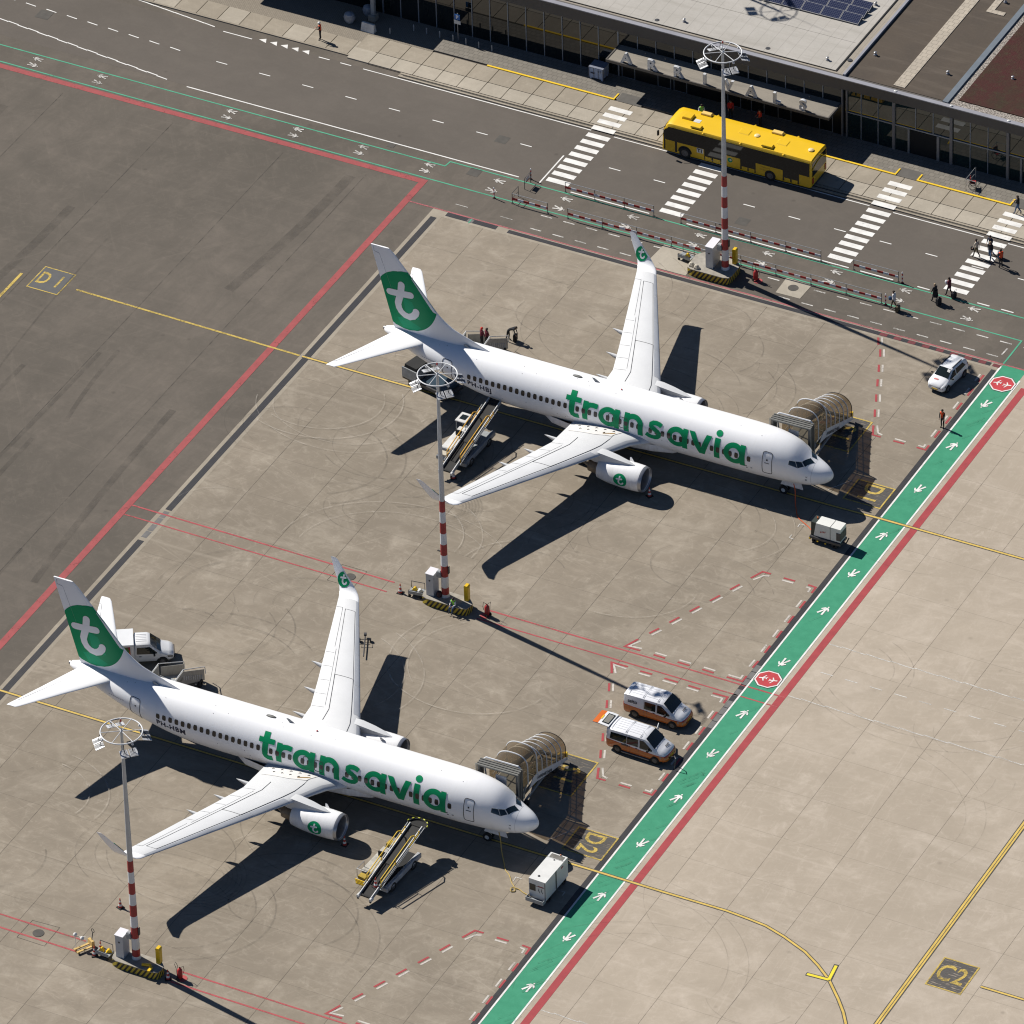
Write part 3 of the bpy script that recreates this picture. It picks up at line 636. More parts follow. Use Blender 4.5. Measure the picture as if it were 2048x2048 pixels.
b.bb(-20.9,120,45.5,90,4.5,Z-.045,2)
b.bb(-20.62,-12.1,45.55,90,Z-.045,Z-.0,3)
b.bb(-200,-21.72,45.70,45.76,Z-.04,Z+.03,4); b.bb(-21.70,-21.64,45.7,90,Z-.04,Z+.03,4)
b.bb(-200,-22,50.0,50.02,Z+.02,Z+.025,4); 
wbuild(b.slab(),'roof',[m_roofg,m_roofs,M('roof_grey_edge',(.22,.2,.18),.9,0,.2),m_roofb,M('seam_black',(.03,.028,.025),.8)],T)
b=MB(); b.bb(-20.88,-20.66,45.3,90,Z-.05,Z+.20); wbuild(b.slab(),'roof_ridge',m_cap,T)
b=MB(); b.bb(-12.08,-11.6,45.24,90,Z-.045,Z+.16); wbuild(b.slab(),'parapet',M('parapet_metal',(.17,.20,.23),.5,.2,.15),T)
b=MB(); b.bb(-11.6,120,45.24,90,Z-.03,Z+.03,0); b.bb(-11.0,120,46.0,90,Z+.03,Z+.10,1); wbuild(b.slab(),'planted_roof',[gravel(),sedum()],T)
b=MB(); b.bb(-16.65,-15.65,45.8,90,Z,Z+.05); b.bb(-14.45,-12.9,58.6,59.1,Z,Z+.05); b.bb(-14.45,-13.9,59.1,90,Z,Z+.05); wbuild(b.slab(),'walk_path',m_tile,T)
for x,y in ((-19.8,49.1),(-13.4,49.1),(-22.95,46.8),(-22.9,55.7),(-35.8,46.9),(-13.6,60.5),(-8.4,50.6)): wbuild(MB().lathe([(.15,0),(.15,.08),(.08,.16),(.08,.28),(.13,.30),(.001,.35)],(x,y,Z),n=12).slab(),'roof_vent',m_metal,T,40)
for x in (-16.1,-11.2,-6.2,-1.2): wbuild(MB().lathe([(.13,0),(.12,.06),(.001,.10)],(x,45.02,Z+.06),n=12).slab(),'roof_cap',m_gwhite,T,40)
for x,y in ((-37.9,46.2),(-28.0,46.3),(-21.35,47.6)): wbuild(MB().lathe([(.22,0),(.2,.03),(.001,.04)],(x,y,Z),n=16).slab(),'roof_drain',m_dkmetal,T)
# mullions, each post its own part where it shows
def post(x,wd_,z0,z1,name='mullion',y=44.95,d=.16,m=None):
    b=MB(); b.bb(x-wd_/2,x+wd_/2,y,y+d,z0,z1); wbuild(b.slab(),name,m or m_mull,T)
for k in range(0,14):
    x=-62.5+1.655*k
    if x<-41: post(x,.07,.12,4.5)
for k in range(1,12): post(-40.75+1.66*k,.06,3.2,4.5)
post(-40.85,.12,.12,4.5)
for x in (-20.75,-20.35,-16.2,-11.15,-6.2,-1.2,3.8): post(x,.22 if x>-20 else .1,.12,4.62,'column',44.86,.2,M('column_grey',(.20,.19,.185),.6,0,.1))
for x in (-19.1,-17.6,-14.3+.0,-12.75,-9.5,-7.95,-4.6,-3.0,.4,2.0): post(x,.06,2.55 if x in(-14.3,-12.75) else .12,4.62)
for a_,c_ in ((-20.4,-16.2),(-16.2,-11.15),(-11.15,-6.2),(-6.2,-1.2),(-1.2,3.8)):
    b=MB(); b.bb(a_+.08,c_-.08,44.93,45.03,2.46,2.56); wbuild(b.slab(),'transom',m_mull,T)
b=MB(); b.bb(-14.75,-12.35,44.99,45.03,.13,2.36); wbuild(b.slab(),'entrance_opening',M('dark_interior',(.006,.007,.008),.9),T)
b=MB(); b.bb(-14.95,-14.8,44.88,45.02,.13,2.45); b.bb(-12.4,-12.2,44.88,45.02,.13,2.45); b.bb(-5.1,-4.95,44.88,45.02,.13,2.45); wbuild(b.slab(),'door_frame',M('door_frame_grey',(.23,.23,.23),.5,0,.1),T)
for x in (-40.55,-37.3,-35.85,-31.0,-28.9,-26.5,-22.8):
    b=MB(); b.ribbon([(0,0),(1.15,0),(1.15,2.1),(0,2.1)],.06,0,closed=True); b.v=[(x+p_[0],45.01-.035*(k%2==0),p_[1]+.14) for k,p_ in enumerate(b.v)]; b.v=[(q[0],45.0,q[2]) for q in b.v]
    wbuild(b.slab(),'door',m_mull,T)
b=MB(); b.bb(-40.75,-20.8,45.02,45.06,.12,3.0); wbuild(b.slab(),'shopfront',M('dark_shopfront',(.008,.009,.01),.3,0,.2),T)
# canopy under which the letters stand
b=MB(); b.bb(-40.72,-20.85,42.62,45.02,3.0,3.18,0); b.bb(-40.76,-20.82,42.55,42.66,2.98,3.22,1); b.bb(-40.78,-40.66,42.6,45.0,2.98,3.23,1); b.bb(-20.92,-20.80,42.6,45.,2.98,3.23,1)
wbuild(b.slab(),'canopy',[roofm('canopy_concrete',(.27,.24,.20),(.22,.20,.165),(.12,.11,.095),50.,str_=.7),m_fascia],T)
b=MB()
for x in (-38.2,-36.4,-23.5): b.cyl((x,44.6,3.18),(x,44.6,3.36),.06,n=8)
wbuild(b.slab(),'canopy_fitting',m_metal,T)
L_=thing('arrivals_sign','row of upright grey metal capitals spelling ARRIVALS on the canopy edge','sign',(-31,42.75,3.22))
for ch,x in zip('ARRIVALS',(-39.0,-36.7,-34.35,-31.95,-29.8,-27.8,-25.55,-23.2)):
    b=MB(); put_text(b,ch,1.28,lambda a_,c,e:(x+a_,42.8-e,3.2+.47+c),extrude=.13,offset=.05)
    if not b.v: continue
    o=b.slab().build('letter',M('letter_metal',(.66,.67,.68),.4,.2,.1),L_); o.location=(31,-42.75,-3.22)
    z=min(v[2] for v in b.v); o.location.z+=3.2-z
# solar array
for i in range(5):
    for j in range(3):
        x=-30.4+i*1.72; y=52.95+j*1.02
        t=thing('solar_panel','dark blue framed solar panel lying tilted in the array on the grey roof','solar panel',(x,y,Z+.06),0,'solar panels on the terminal roof')
        s_=MB(); s_.hexa([(-.84,-.49,.05),(.84,-.49,.05),(.84,.49,.33),(-.84,.49,.33),(-.84,-.49,.09),(.84,-.49,.09),(.84,.49,.37),(-.84,.49,.37)]); s_.build('panel_frame',m_metal,t)
        s_=MB(); s_.add([(-.8,-.45,.106),(.8,-.45,.106),(.8,.45,.366),(-.8,.45,.366)],[(0,1,2,3)]); s_.build('cells',solar() if i==j==0 else bpy.data.materials['solar_cells'],t)
        s_=MB(); s_.bb(-.8,.8,.4,.44,-.04,.3); s_.build('support',m_dkmetal,t)
# side roof on a pillar at the left end
C_=thing('side_canopy','flat side roof on a grey square pillar left of the glass front','canopy',(-62.4,43.9,0))
b=MB(); b.bb(-77.6,-61.9,43.35,46,5.2,5.62); wbuild(b,'canopy_roof',m_fascia,C_)
b=MB(); b.bb(-62.72,-62.4,43.85,44.15,.7,5.2); wbuild(b,'pillar',m_ggrey,C_); b=MB(); b.bb(-62.9,-62.25,43.68,44.3,.1,.7,bev=.05); wbuild(b,'pillar_foot',m_concrete,C_)
# ------------------------------------------------------------------ street furniture by the terminal
for k,(x,y) in enumerate([(-60.37,42.75),(-58.83,44.0),(-57.65,44.0),(-56.44,44.0),(-55.21,44.0),(-54.02,44.0),(-52.85,44.0),(-51.64,44.0)]):
    if k==0: bo=tag(MB().cyl((0,0,0),(0,0,.55),.055,n=10).lathe([(.055,.55),(.03,.6),(.0001,.61)],n=10).build('bollard',m_ggrey,None,loc=(x,y,.12)),'slim grey bollard standing alone at the corner of the paving by the concrete slabs','bollard','bollards before the glass front')
    else:
        c=dup(bo,(x,y,.12),label='slim grey bollard, %s from the left of seven before the dark glass front'%('first second third fourth fifth sixth seventh'.split()[k-1]))
t=thing('parking_sign','blue square parking sign above a small white plate on a pole','sign',(-54.9,44.3,.13))
MB().cyl((0,0,0),(0,0,2.6),.035,n=8).build('pole',m_galv,t); MB().box((0,-.05,2.25),(.5,.03,.5)).build('sign_plate',M('sign_blue',(.02,.14,.45),.5),t)
b=MB(); put_text(b,'P',.45,lambda a_,c,e:(a_,-.07,2.25+c),offset=.02); b.build('lettering',m_white2,t)
MB().box((0,-.05,1.75),(.6,.03,.34)).build('lower_plate',m_gwhite,t)
t=thing('crate_container','blue and white stackable container bin standing on the shaded pavement by the canopy','container',(-42.05,44.35,.13))
b=MB(); b.hexa([(-.6,-.52,.14),(.6,-.52,.14),(.6,.52,.14),(-.6,.52,.14),(-.63,-.55,1.12),(.63,-.55,1.12),(.63,.55,1.12),(-.63,.55,1.12)]); 
b.build('body',m_bluebox,t)
b=MB(); [b.box((sx*.5,sy*.42,.07),(.16,.16,.14)) for sx in(-1,1) for sy in (-1,1)]; b.build('foot',m_bluebox,t)
b=MB(); [b.box((x,-.56,.62),(.04,.03,.95)) for x in (-.62,-.2,.2,.62)]; [b.box((.64,y,.62),(.03,.04,.95)) for y in (-.5,0,.5)]; b.box((0,0,1.14),(1.3,1.14,.05)); b.build('rib_frame',M('container_grey',(.20,.22,.28),.6,0,.2),t)
b=MB(); put_text(b,'17',.3,lambda a_,c,e:(.35+a_,-.575,.85+c)); b.box((-.3,-.572,.62),(.34,.01,.12)); b.build('lettering',m_navy,t)
tag(MB().hexa([(-.62,-.25,0),(.62,-.25,0),(.62,.25,0),(-.62,.25,0),(-.58,-.08,.75),(.58,-.08,.75),(.58,.08,.75),(-.58,.08,.75)]).hexa([(-.6,-.2,.3),(-.2,-.2,.3),(-.2,-.14,.34),(-.6,-.14,.34),(-.6,-.22,.1),(-.2,-.22,.1),(-.2,-.2,.1),(-.6,-.2,.1)]).build('barrier_block',m_gwhite,None,loc=(-62.2,42.45,.09),rz=-.05),'short white plastic road barrier block at the edge of the shade by the pillar','barrier')
for k,(x,y) in enumerate(((-64.2,42.9),(-63.3,44.5))):
    o=tag(MB().lathe([(.0001,0),(.3,.02),(.46,.3),(.5,.55),(.4,.85),(.15,1.02),(.0001,1.05)],n=16,sy=.9).build('covered_bale',M('clear_wrap',(.30,.33,.38),.35,0,.4,4.),None,35,loc=(x,y,.1)),('grey plastic wrapped bale at the edge of the shade left of the white barrier block','grey plastic wrapped bale deeper in the shade beside the grey pillar')[k],'bale','wrapped bales by the pillar')
t=thing('wheelchair','folded wheelchair with red seat parked in front of the glass, behind a rail','wheelchair',(-8.05,42.75,.13),R(20))
for sy in (-.28,.28): MB().tube([(.0+.3*math.cos(a_),sy,.3+.3*math.sin(a_)) for a_ in np.linspace(0,2*PI,21)[:-1]],.022,6,closed=True).build('wheel',m_dkmetal,t)
MB().box((.05,0,.5),(.42,.46,.05)).box((-.18,0,.75),(.05,.44,.5)).build('seat',M('seat_red',(.35,.02,.02),.7),t)
MB().tube([(-.18,-.26,.2),(-.2,-.26,.95),(-.34,-.26,.97)],.018,6).tube([(-.18,.26,.2),(-.2,.26,.95),(-.34,.26,.97)],.018,6).tube([(.0,.24,.5),(.45,.24,.4),(.5,.24,.1)],.018,6).tube([(.0,-.24,.5),(.45,-.24,.4),(.5,-.24,.1)],.018,6).build('frame',m_galv,t)
t=thing('wheelchair_rail','thin grey tube rail around the waiting wheelchair on the pavement','railing',(-8.35,42.5,.13),R(90))
MB().tube([(-.35,0,0),(-.35,0,1.1),(1.5,0,1.1),(1.5,0,0)],.025,6).tube([(-.35,0,.55),(1.5,0,.55)],.018,6).build('rail',m_galv,t)
MB().tube([(-.35,0,1.05),(-.35,-.8,1.05),(-.35,-.8,0)],.025,6).build('side_rail',m_galv,t)
# ------------------------------------------------------------------ barriers of the pedestrian lane
def barrier(x0,x1,y,label,grp,n=None):
    t=thing('lane_barrier',label,'barrier',(x0,y,0),0,grp); L=x1-x0; n=n or max(1,round(L/3.05))
    for k in range(n+1):
        x=L*k/n; MB().cyl((x,0,0),(x,0,.97),.028,n=6).box((x,0,.02),(.14,.14,.03)).build('post',m_dkmetal,t)
    MB().tube([(0,0,.96),(L,0,.96)],.028,6).build('handrail',m_galv,t)
    MB().box((L/2,-.03,.50),(L,.03,.19)).build('striped_board',stripe_mat('red_white_board',(.36,.02,.02),(.62,.64,.70),1.02,(1,0,0),.1),t)
    return t
Y1=28.62;Y2=25.4
barrier(-40.25,-37.1,Y2,'short red and white lane barrier at the left end, nearer the stands','lane barriers',1)
barrier(-35.3,-7.9,Y2,'longest red and white barrier line, along the lane side nearer the aircraft stands','lane barriers')
barrier(-37.15,-29.3,Y1,'red and white barrier beside the first zebra crossing, road side of the lane','lane barriers')
barrier(-26.9,-14.65,Y1,'long red and white barrier passing behind the far mast, road side of the lane','lane barriers')
barrier(-11.8,-7.95,Y1,'short red and white barrier at the right end, road side of the lane','lane barriers')
t=thing('lane_gate','small steel gate frame with a white notice across the left end of the lane','gate',(-40.28,27.6,0),R(90),None)
MB().tube([(0,0,0),(0,0,1.0),(1.05,0,1.0),(1.05,0,0)],.028,6).tube([(0,0,.5),(1.05,0,.5)],.02,6).build('frame',m_dkmetal,t); MB().box((.52,-.02,.75),(.62,.02,.40)).build('notice_plate',m_gwhite,t); MB().box((.52,-.035,.58),(.62,.01,.08)).box((.52,-.035,.93),(.62,.01,.05)).build('plate_band',m_red,t)
t=thing('lane_gate','dark steel gate frame closing the lane beside the short left barrier','gate',(-40.25,25.42,0),R(90),None)
MB().tube([(0,0,0),(0,0,1.0),(1.05,0,1.0),(1.05,0,0)],.026,6).tube([(0,0,.5),(1.05,0,.5)],.02,6).build('frame',m_dkmetal,t)
for (x,y,lb) in ((-7.53,25.38,'red and white marker post at the end of the long barrier'),(-7.6,28.6,'red and white marker post at the end of the short right barrier'),(-41.9,25.45,'red and white marker post left of the short left barrier'),(-40.45,29.05,'dark red topped marker post beside the white notice gate')):
    t=thing('marker_post',lb,'post',(x,y,0),0,'marker posts of the lane'); MB().lathe([(.13,0),(.12,.04),(.06,.06)],n=12).build('foot',m_black,t)
    MB().lathe([(.05,.05),(.05,1.0),(.03,1.05),(.0001,1.06)],n=12).build('shaft',stripe_mat('post_stripes',(.45,.02,.02),(.7,.7,.72),.36,(0,0,1),.1),t)
# ------------------------------------------------------------------ floodlight masts on their blocks
BZ=.66
m_hz=stripe_mat('hazard_stripes',(.50,.38,.03),(.03,.028,.02),.36,(1,1,-.65),.35)
def mast(x,y,label,hi=21.0,blk=True):
    t=thing('floodlight_mast',label,'light mast',(x,y,BZ if blk else 0),0,'floodlight masts')
    z0=0; H=hi-(BZ if blk else 0)
    rad=lambda z:.29-.19*z/20.4
    MB().lathe([(.34,0),(.34,.03),(.31,.05),(.30,.26)],n=16).build('mast_foot',m_mwhite,t,30)
    MB().cyl((0,0,.26),(0,0,H),rad(.3),rad(H),14).build('shaft',m_mast,t,30)
    bz=[.24,.88,1.88,2.88,3.88,4.88,5.88,6.88,7.86,8.84]
    for k in range(9): MB().cyl((0,0,bz[k]),(0,0,bz[k+1]),rad(bz[k])+.008,rad(bz[k+1])+.008,14).build('painted_band',m_mred if k%2==0 else m_mwhite,t,30)
    MB().box((-.36,-.16,2.05+.0),(.34,.34,.62),bev=.06).cyl((-.36,-.36,2.05),(-.36,-.2,2.05),.2,n=12).build('winch_motor',m_ggrey,t)
    MB().box((.33,.05,2.45),(.06,.2,.62)).build('access_hatch',m_dkmetal,t)
    MB().box((-.34,-.1,4.15),(.26,.1,.08)).build('bracket',m_dkmetal,t)
    rr=1.47
    MB().tube([(rr*math.cos(a_),rr*math.sin(a_),H-.05) for a_ in np.linspace(0,2*PI,41)[:-1]],.05,8,closed=True).build('head_ring',m_mwhite,t,60)
    for k in range(6):
        a_=R(32+60*k); MB().tube([(.05*math.cos(a_),.05*math.sin(a_),H-.02),(rr*math.cos(a_),rr*math.sin(a_),H-.05)],.03,6).build('spoke',m_mwhite,t)
    MB().lathe([(.09,H-.4),(.09,H+.04),(.05,H+.1)],n=10).cyl((0,0,H),(-.03,0,H+1.05),.035,.03,8).build('hub',m_mwhite,t)
    MB().lathe([(.06,H+.80),(.06,H+.98),(.0001,H+1.02)],n=10).build('warning_lamp',m_red,t)
    for a_ in (R(42),R(135),R(222),R(316)):
        c,s_=math.cos(a_),math.sin(a_); lp=MB(); r2=rr-.05
        def Q(u,v,w_): 
            return ((r2+u*1.35)*c-v*s_,(r2+u*1.35)*s_+v*c,H-.78+w_)
        def plate(v0,v1): lp.hexa([Q(-.05,v0,.10),Q(.42,v0,-.10),Q(.42,v1,-.10),Q(-.05,v1,.10),Q(-.05,v0,.15),Q(.42,v0,-.05),Q(.42,v1,-.05),Q(-.05,v1,.15)])
        plate(-.62,-.05); plate(.05,.62); o=lp.build('floodlight',M('lamp_housing',(.60,.61,.63),.45,.3,.1),t)
        fn=MB(); [fn.beam(Q(-.05,v,.165),Q(.42,v,-.035),.015,.02) for v in (-.4,-.32,-.24,-.16,.12,.2,.28,.36,.44)]; fn.tube([Q(.0,-.3,.70),Q(.15,-.3,.1)],.025,6).tube([Q(.0,.3,.70),Q(.15,.3,.1)],.025,6).tube([Q(.0,-.36,.70),Q(.0,.36,.70)],.025,6).build('lamp_bracket',m_dkmetal,o)
    for a_ in (R(62),R(150),R(235),R(330)):
        MB().lathe([(.03,0),(.09,-.1),(.09,-.18),(.0001,-.2)],(rr*math.cos(a_),rr*math.sin(a_),H-.1),n=8).build('small_lamp',m_mwhite,t)
    return t
def block(x0,x1,y0,y1,label):
    cx,cy=(x0+x1)/2,(y0+y1)/2; t=thing('mast_block',label,'concrete block',(cx,cy,0),0,'mast blocks'); a_,b_=(x1-x0)/2,(y1-y0)/2; k=.55
    P=[(-a_+k,-b_-.0),(a_-k,-b_),(a_-.1,-b_+.25*k),(a_,-b_+k),(a_,b_-k),(a_-k,b_),(-a_+k,b_),(-a_,b_-k),(-a_,-b_+k),(-a_+.12,-b_+.3*k)]
    MB().prism(P,0,.60).build('striped_side',m_hz,t); MB().prism([(p_[0]*1.004,p_[1]*1.006) for p_ in P],.60,BZ).build('block_top',m_concrete,t); return t
def cabinet(x,y,label,d=(.62,.85,1.95),z=BZ):
    t=thing('switch_cabinet',label,'cabinet',(x,y,z),0,'switch cabinets')
    MB().box((0,0,d[2]/2),(d[0],d[1],d[2]),bev=.01).build('body',M('cabinet_grey',(.47,.49,.52),.5,0,.06),t); MB().box((0,0,d[2]+.03),(d[0]+.08,d[1]+.08,.06)).build('cabinet_roof',M('cabinet_top',(.74,.73,.76),.5,0,.05),t)
    MB().cyl((.0,-d[1]/2-.03,d[2]*.72),(.0,-d[1]/2,d[2]*.72),.07,n=10).build('lock',m_dkmetal,t)
def ybox(x,y,label):
    t=thing('hydrant_box',label,'utility box',(x,y,BZ),0,'yellow utility boxes')
    MB().box((0,0,.62),(.32,.36,1.24),bev=.01).build('body',m_yellow,t); MB().xprism([(-.19,1.24),(.19,1.24),(.12,1.40),(-.12,1.40)],-.2,.2).build('sloped_cap',m_yellow,t)
def extinguisher(x,y,label,rz=0):
    t=thing('fire_extinguisher',label,'fire extinguisher',(x,y,0),rz,'wheeled fire extinguishers')
    MB().lathe([(.0001,.12),(.17,.16),(.19,.25),(.19,.85),(.12,.98),(.05,1.02),(.05,1.1)],n=16).build('cylinder',m_red,t,40)
    for s_ in (-.2,.2): MB().cyl((-.12,s_-.03,.15),(-.12,s_+.03,.15),.15,n=14).build('wheel',m_black,t)
    MB().tube([(-.14,-.15,.2),(-.2,-.15,1.1),(-.32,-.12,1.42),(-.32,.12,1.42),(-.2,.15,1.1),(-.14,.15,.2)],.018,6).build('handle',m_dkmetal,t)
    MB().tube([(.06,0,1.08),(.25,.1,1.2),(.28,.15,.8),(.22,.12,.5)],.02,6).build('hose',m_black,t)
    MB().lathe([(.0001,.012),(.36,.012),(.36,.03),(.0001,.03)],n=18,c=(.12,.12,0)).build('base_plate',M('faded_red_plate',(.45,.08,.08),.8,0,.2),t)
B1=(mast(-20.59,23.68,'tall floodlight mast standing before the yellow bus, on the upper block'),mast(-20.88,-23.28,'tall floodlight mast standing between the two aircraft'),mast(-21.15,-69.99,'tall floodlight mast at lower left, in front of the nearer aircraft wingtip'))
block(-23.5,-19.7,22.45,25.05,'squarish black and yellow striped block beside the barrier lane')
block(-22.55,-18.62,-24.2,-22.72,'black and yellow striped block between the two stands, a person sits on it')
block(-22.8,-18.9,-70.95,-69.5,'black and yellow striped block at lower left with a yellow boom lying on it')
cabinet(-21.75,23.85,'largest pale grey cabinet with deep sides, on the block beside the barriers',(.62,1.35,1.95)); cabinet(-21.92,-23.35,'pale grey cabinet on the block between the two aircraft'); cabinet(-22.18,-70.1,'pale grey cabinet with a hanging cable, on the lower left block')
ybox(-20.22,24.65,'yellow utility box behind the mast on the upper block'); ybox(-19.18,-23.05,'yellow utility box on the block between the two aircraft'); ybox(-19.42,-69.78,'yellow utility box on the lower left block')
extinguisher(-18.1,24.0,'red wheeled fire extinguisher right of the upper mast block',R(-30)); extinguisher(-17.35,-23.4,'red wheeled fire extinguisher right of the middle mast block',R(160)); extinguisher(-17.6,-70.1,'red wheeled fire extinguisher right of the lower left mast block',R(10))
# fourth mast behind the terminal, whose head throws a shadow on its roof
mst=mast(-44.9,54.95,'floodlight mast behind the terminal, its head shadow falls on the grey roof'); mst.location.z=0
MB().cyl((0,0,20.3),(0,0,25.1),.03,.01,6).build('lightning_rod',m_galv,mst)
# chocks rack beside each block: frame with wheel chocks in it
def rack(x,y,rz,label,full):
    t=thing('chock_rack',label,'rack',(x,y,0),rz,'chock racks')
    MB().box((0,0,.32),(1.15,.75,.08)).box((0,-.36,.42),(1.15,.05,.24)).build('tray',m_ggrey,t)
    MB().tube([(-.55,.35,.3),(-.55,.35,.95),(.5,.35,.95),(.5,.35,.3)],.03,6).tube([(-.55,-.36,.1),(-.55,-.36,.62),(.5,-.36,.62)],.025,6).build('frame',m_dkmetal,t)
    for s_ in (-.45,.45): MB().cyl((s_,-.4,.12),(s_,-.34,.12),.12,n=12).cyl((s_,.34,.12),(s_,.4,.12),.12,n=12).build('wheel',m_black,t)
    for k,(a_,b_,c_) in enumerate(full):
        o=tag(MB().xprism([(-.22,0),(.22,0),(.05,.26),(-.05,.26)],-.12,.12).build('wheel_chock',(m_yellow,m_gwhite,m_yellow)[c_],None,loc=(x+a_*math.cos(rz)-b_*math.sin(rz),y+a_*math.sin(rz)+b_*math.cos(rz),.365),rz=rz+.6*k),{0:'yellow wheel chock lying in the chock rack left of the '+label.split(' the ')[-1],1:'white wheel chock lying in the chock rack left of the '+label.split(' the ')[-1],2:'second yellow wheel chock in the chock rack left of the '+label.split(' the ')[-1]}[c_],'wheel chock','wheel chocks')
rack(-23.25,-23.35,R(8),'low wheeled chock rack beside the middle mast block',[(-.2,.1,0),(.25,0,1)])
rack(-23.7,-70.1,R(-4),'low wheeled chock rack beside the lower left mast block',[(-.25,.05,0),(.3,.12,2)])
rack(-24.3,24.3,R(-8),'low wheeled chock rack beside the upper mast block',[(.1,0,0)])
for k,(x,y) in enumerate(((-23.15,22.9),(-22.65,22.75))):
    tag(MB().lathe([(.26,0),(.24,.12),(.12,.3),(.0001,.34)],n=6).build('concrete_foot',m_beige,None,loc=(x,y,BZ),rz=k),('pale pyramid shaped foot on the left corner of the upper mast block','second pale pyramid shaped foot on the upper mast block, nearer the cabinet')[k],'weight','pale feet on the upper block')
t=thing('yellow_boom','folded yellow boom lying on the lower left mast block','boom',(-19.9,-70.6,BZ)); MB().tube([(-.45,0,.1),(.15,.1,.18),(.3,-.1,.1)],.11,8).build('arm',m_yellow,t); MB().box((.32,-.25,.12),(.2,.5,.1)).build('foot',m_yellow,t)
tag(MB().lathe([(.0001,0),(.2,.03),(.24,.25),(.15,.45),(.0001,.5)],n=12).build('bag',M('dark_bag',(.06,.03,.03),.9),None,loc=(-21.25,-23.55,BZ)),'dark bag standing beside the mast foot on the middle block','bag')
# ------------------------------------------------------------------ cones
def cone_base():
    t=thing('traffic_cone','x','cone',(0,0,0)); MB().box((0,0,.03),(.46,.46,.06),bev=.01).build('base',m_black,t)
    MB().lathe([(.15,.06),(.135,.2),(.098,.36),(.075,.52),(.055,.66),(.03,.86),(.0001,.865)],n=14).build('cone_body',M('cone_red',(.48,.03,.02),.5),t,40)
    for a_,b_ in (((.139,.2),(.102,.36)),((.079,.52),(.059,.66))): MB().lathe([a_,b_],n=14).build('reflective_band',M('cone_white',(.75,.75,.75),.5),t,40)
    return t
cb=cone_base(); first=True
for x,y,z,l in ((-24.5,-23.65,0,'red and white cone standing between the double red lines left of the middle block'),(-25.31,-64.95,0,'red and white cone alone on the concrete beside the lower left mast'),(-24.35,-70.4,0,'dirty cone in front of the chock rack at lower left, the nearer of the two'),(-24.22,-69.75,0,'redder cone behind its neighbour by the lower left chock rack'),(-18.38,-70.45,0,'grubby cone at the right end of the lower left block'),(-13.06,-4.9,0,'cone in front of the engine of the aircraft further back'),(-14.2,-51.85,0,'cone in front of the engine of the nearer aircraft'),(-27.55,-9.2,0,'cone at the low end of the belt loader at the further aircraft'),(-9.35,-56.15,.98,'cone standing on the low end of the conveyor belt')):
    if first: cb.location=(x,y,z); cb['label']=l; cb['group']='traffic cones'; first=False
    else: dup(cb,(x,y,z),R(rng.uniform(-40,40)),l)
# ------------------------------------------------------------------ the aircraft (x: nose at 0, tail towards -x; y: left +)
FS=np.array([# xa, hw, top, bot
(0.0,.03,2.68,2.62),(.06,.2,2.86,2.46),(.22,.42,3.04,2.26),(.5,.68,3.26,2.05),(.9,.92,3.47,1.87),(1.4,1.13,3.68,1.73),(1.9,1.29,3.95,1.63),(2.4,1.42,4.35,1.55),(2.9,1.53,4.74,1.5),(3.4,1.62,4.98,1.46),(4.1,1.72,5.18,1.42),(5.0,1.80,5.32,1.40),(6.0,1.86,5.38,1.39),(7.5,1.88,5.40,1.39),(12,1.88,5.40,1.39),(25,1.88,5.40,1.39),(27,1.88,5.40,1.47),(29,1.86,5.40,1.72),(31,1.76,5.40,2.20),(33,1.54,5.40,2.85),(35,1.17,5.37,3.57),(36.5,.80,5.31,4.11),(37.5,.50,5.24,4.47),(38.0,.27,5.12,4.68),(38.15,.05,4.95,4.85)])
def _pch(x,y,xi):
    h=np.diff(x);d=np.diff(y)/h;m=np.zeros(len(x))
    for i in range(1,len(x)-1):
        if d[i-1]*d[i]>0:w1=2*h[i]+h[i-1];w2=h[i]+2*h[i-1];m[i]=(w1+w2)/(w1/d[i-1]+w2/d[i])
    m[0]=d[0];m[-1]=d[-1]
    k=np.clip(np.searchsorted(x,xi)-1,0,len(h)-1);t=(xi-x[k])/h[k]
    return (2*t**3-3*t**2+1)*y[k]+(t**3-2*t**2+t)*h[k]*m[k]+(-2*t**3+3*t**2)*y[k+1]+(t**3-t**2)*h[k]*m[k+1]
def fpt(xa,th,off=0.):
    """xa aft of nose, th angle: 0=right side(-Y), 90=top (deg)"""
    xa=np.asarray(xa,float);th=np.radians(np.asarray(th,float))
    hw=_pch(FS[:,0],FS[:,1],xa);tp=_pch(FS[:,0],FS[:,2],xa);bt=_pch(FS[:,0],FS[:,3],xa)
    zc=(tp+bt)/2
    r=(tp-bt)/2
    cx,sx=np.cos(th),np.sin(th)
    y=-(hw+off)*np.sign(cx)*np.abs(cx)**.97;z=zc+(r+off)*sx
    return np.stack([-xa+0*y,y,z],-1)

def fp(X,th,off=0.): return tuple(fpt(-X,th,off).tolist())
def patch(mb,x0,x1,t0,t1,off,m=None,nx=2,nt_=3):
    rows=[[fp(x0+(x1-x0)*i/nx,t0+(t1-t0)*j/nt_,off) for j in range(nt_+1)] for i in range(nx+1)]; mb.grid(rows,m)
# fuselage
XA=np.unique(np.concatenate([np.array([0,.03,.08,.15,.25,.38,.55,.75,1.,1.25]),np.arange(1.5,8,.25),np.arange(8,25,1.),np.arange(25,38,.5),np.array([38,38.1,38.15])]))
TH=np.linspace(-90,270,57)[:-1]
fus=MB(); fus.grid([[tuple(q) for q in fpt(np.full_like(TH,x),TH)] for x in XA],cv=True,caps=True)
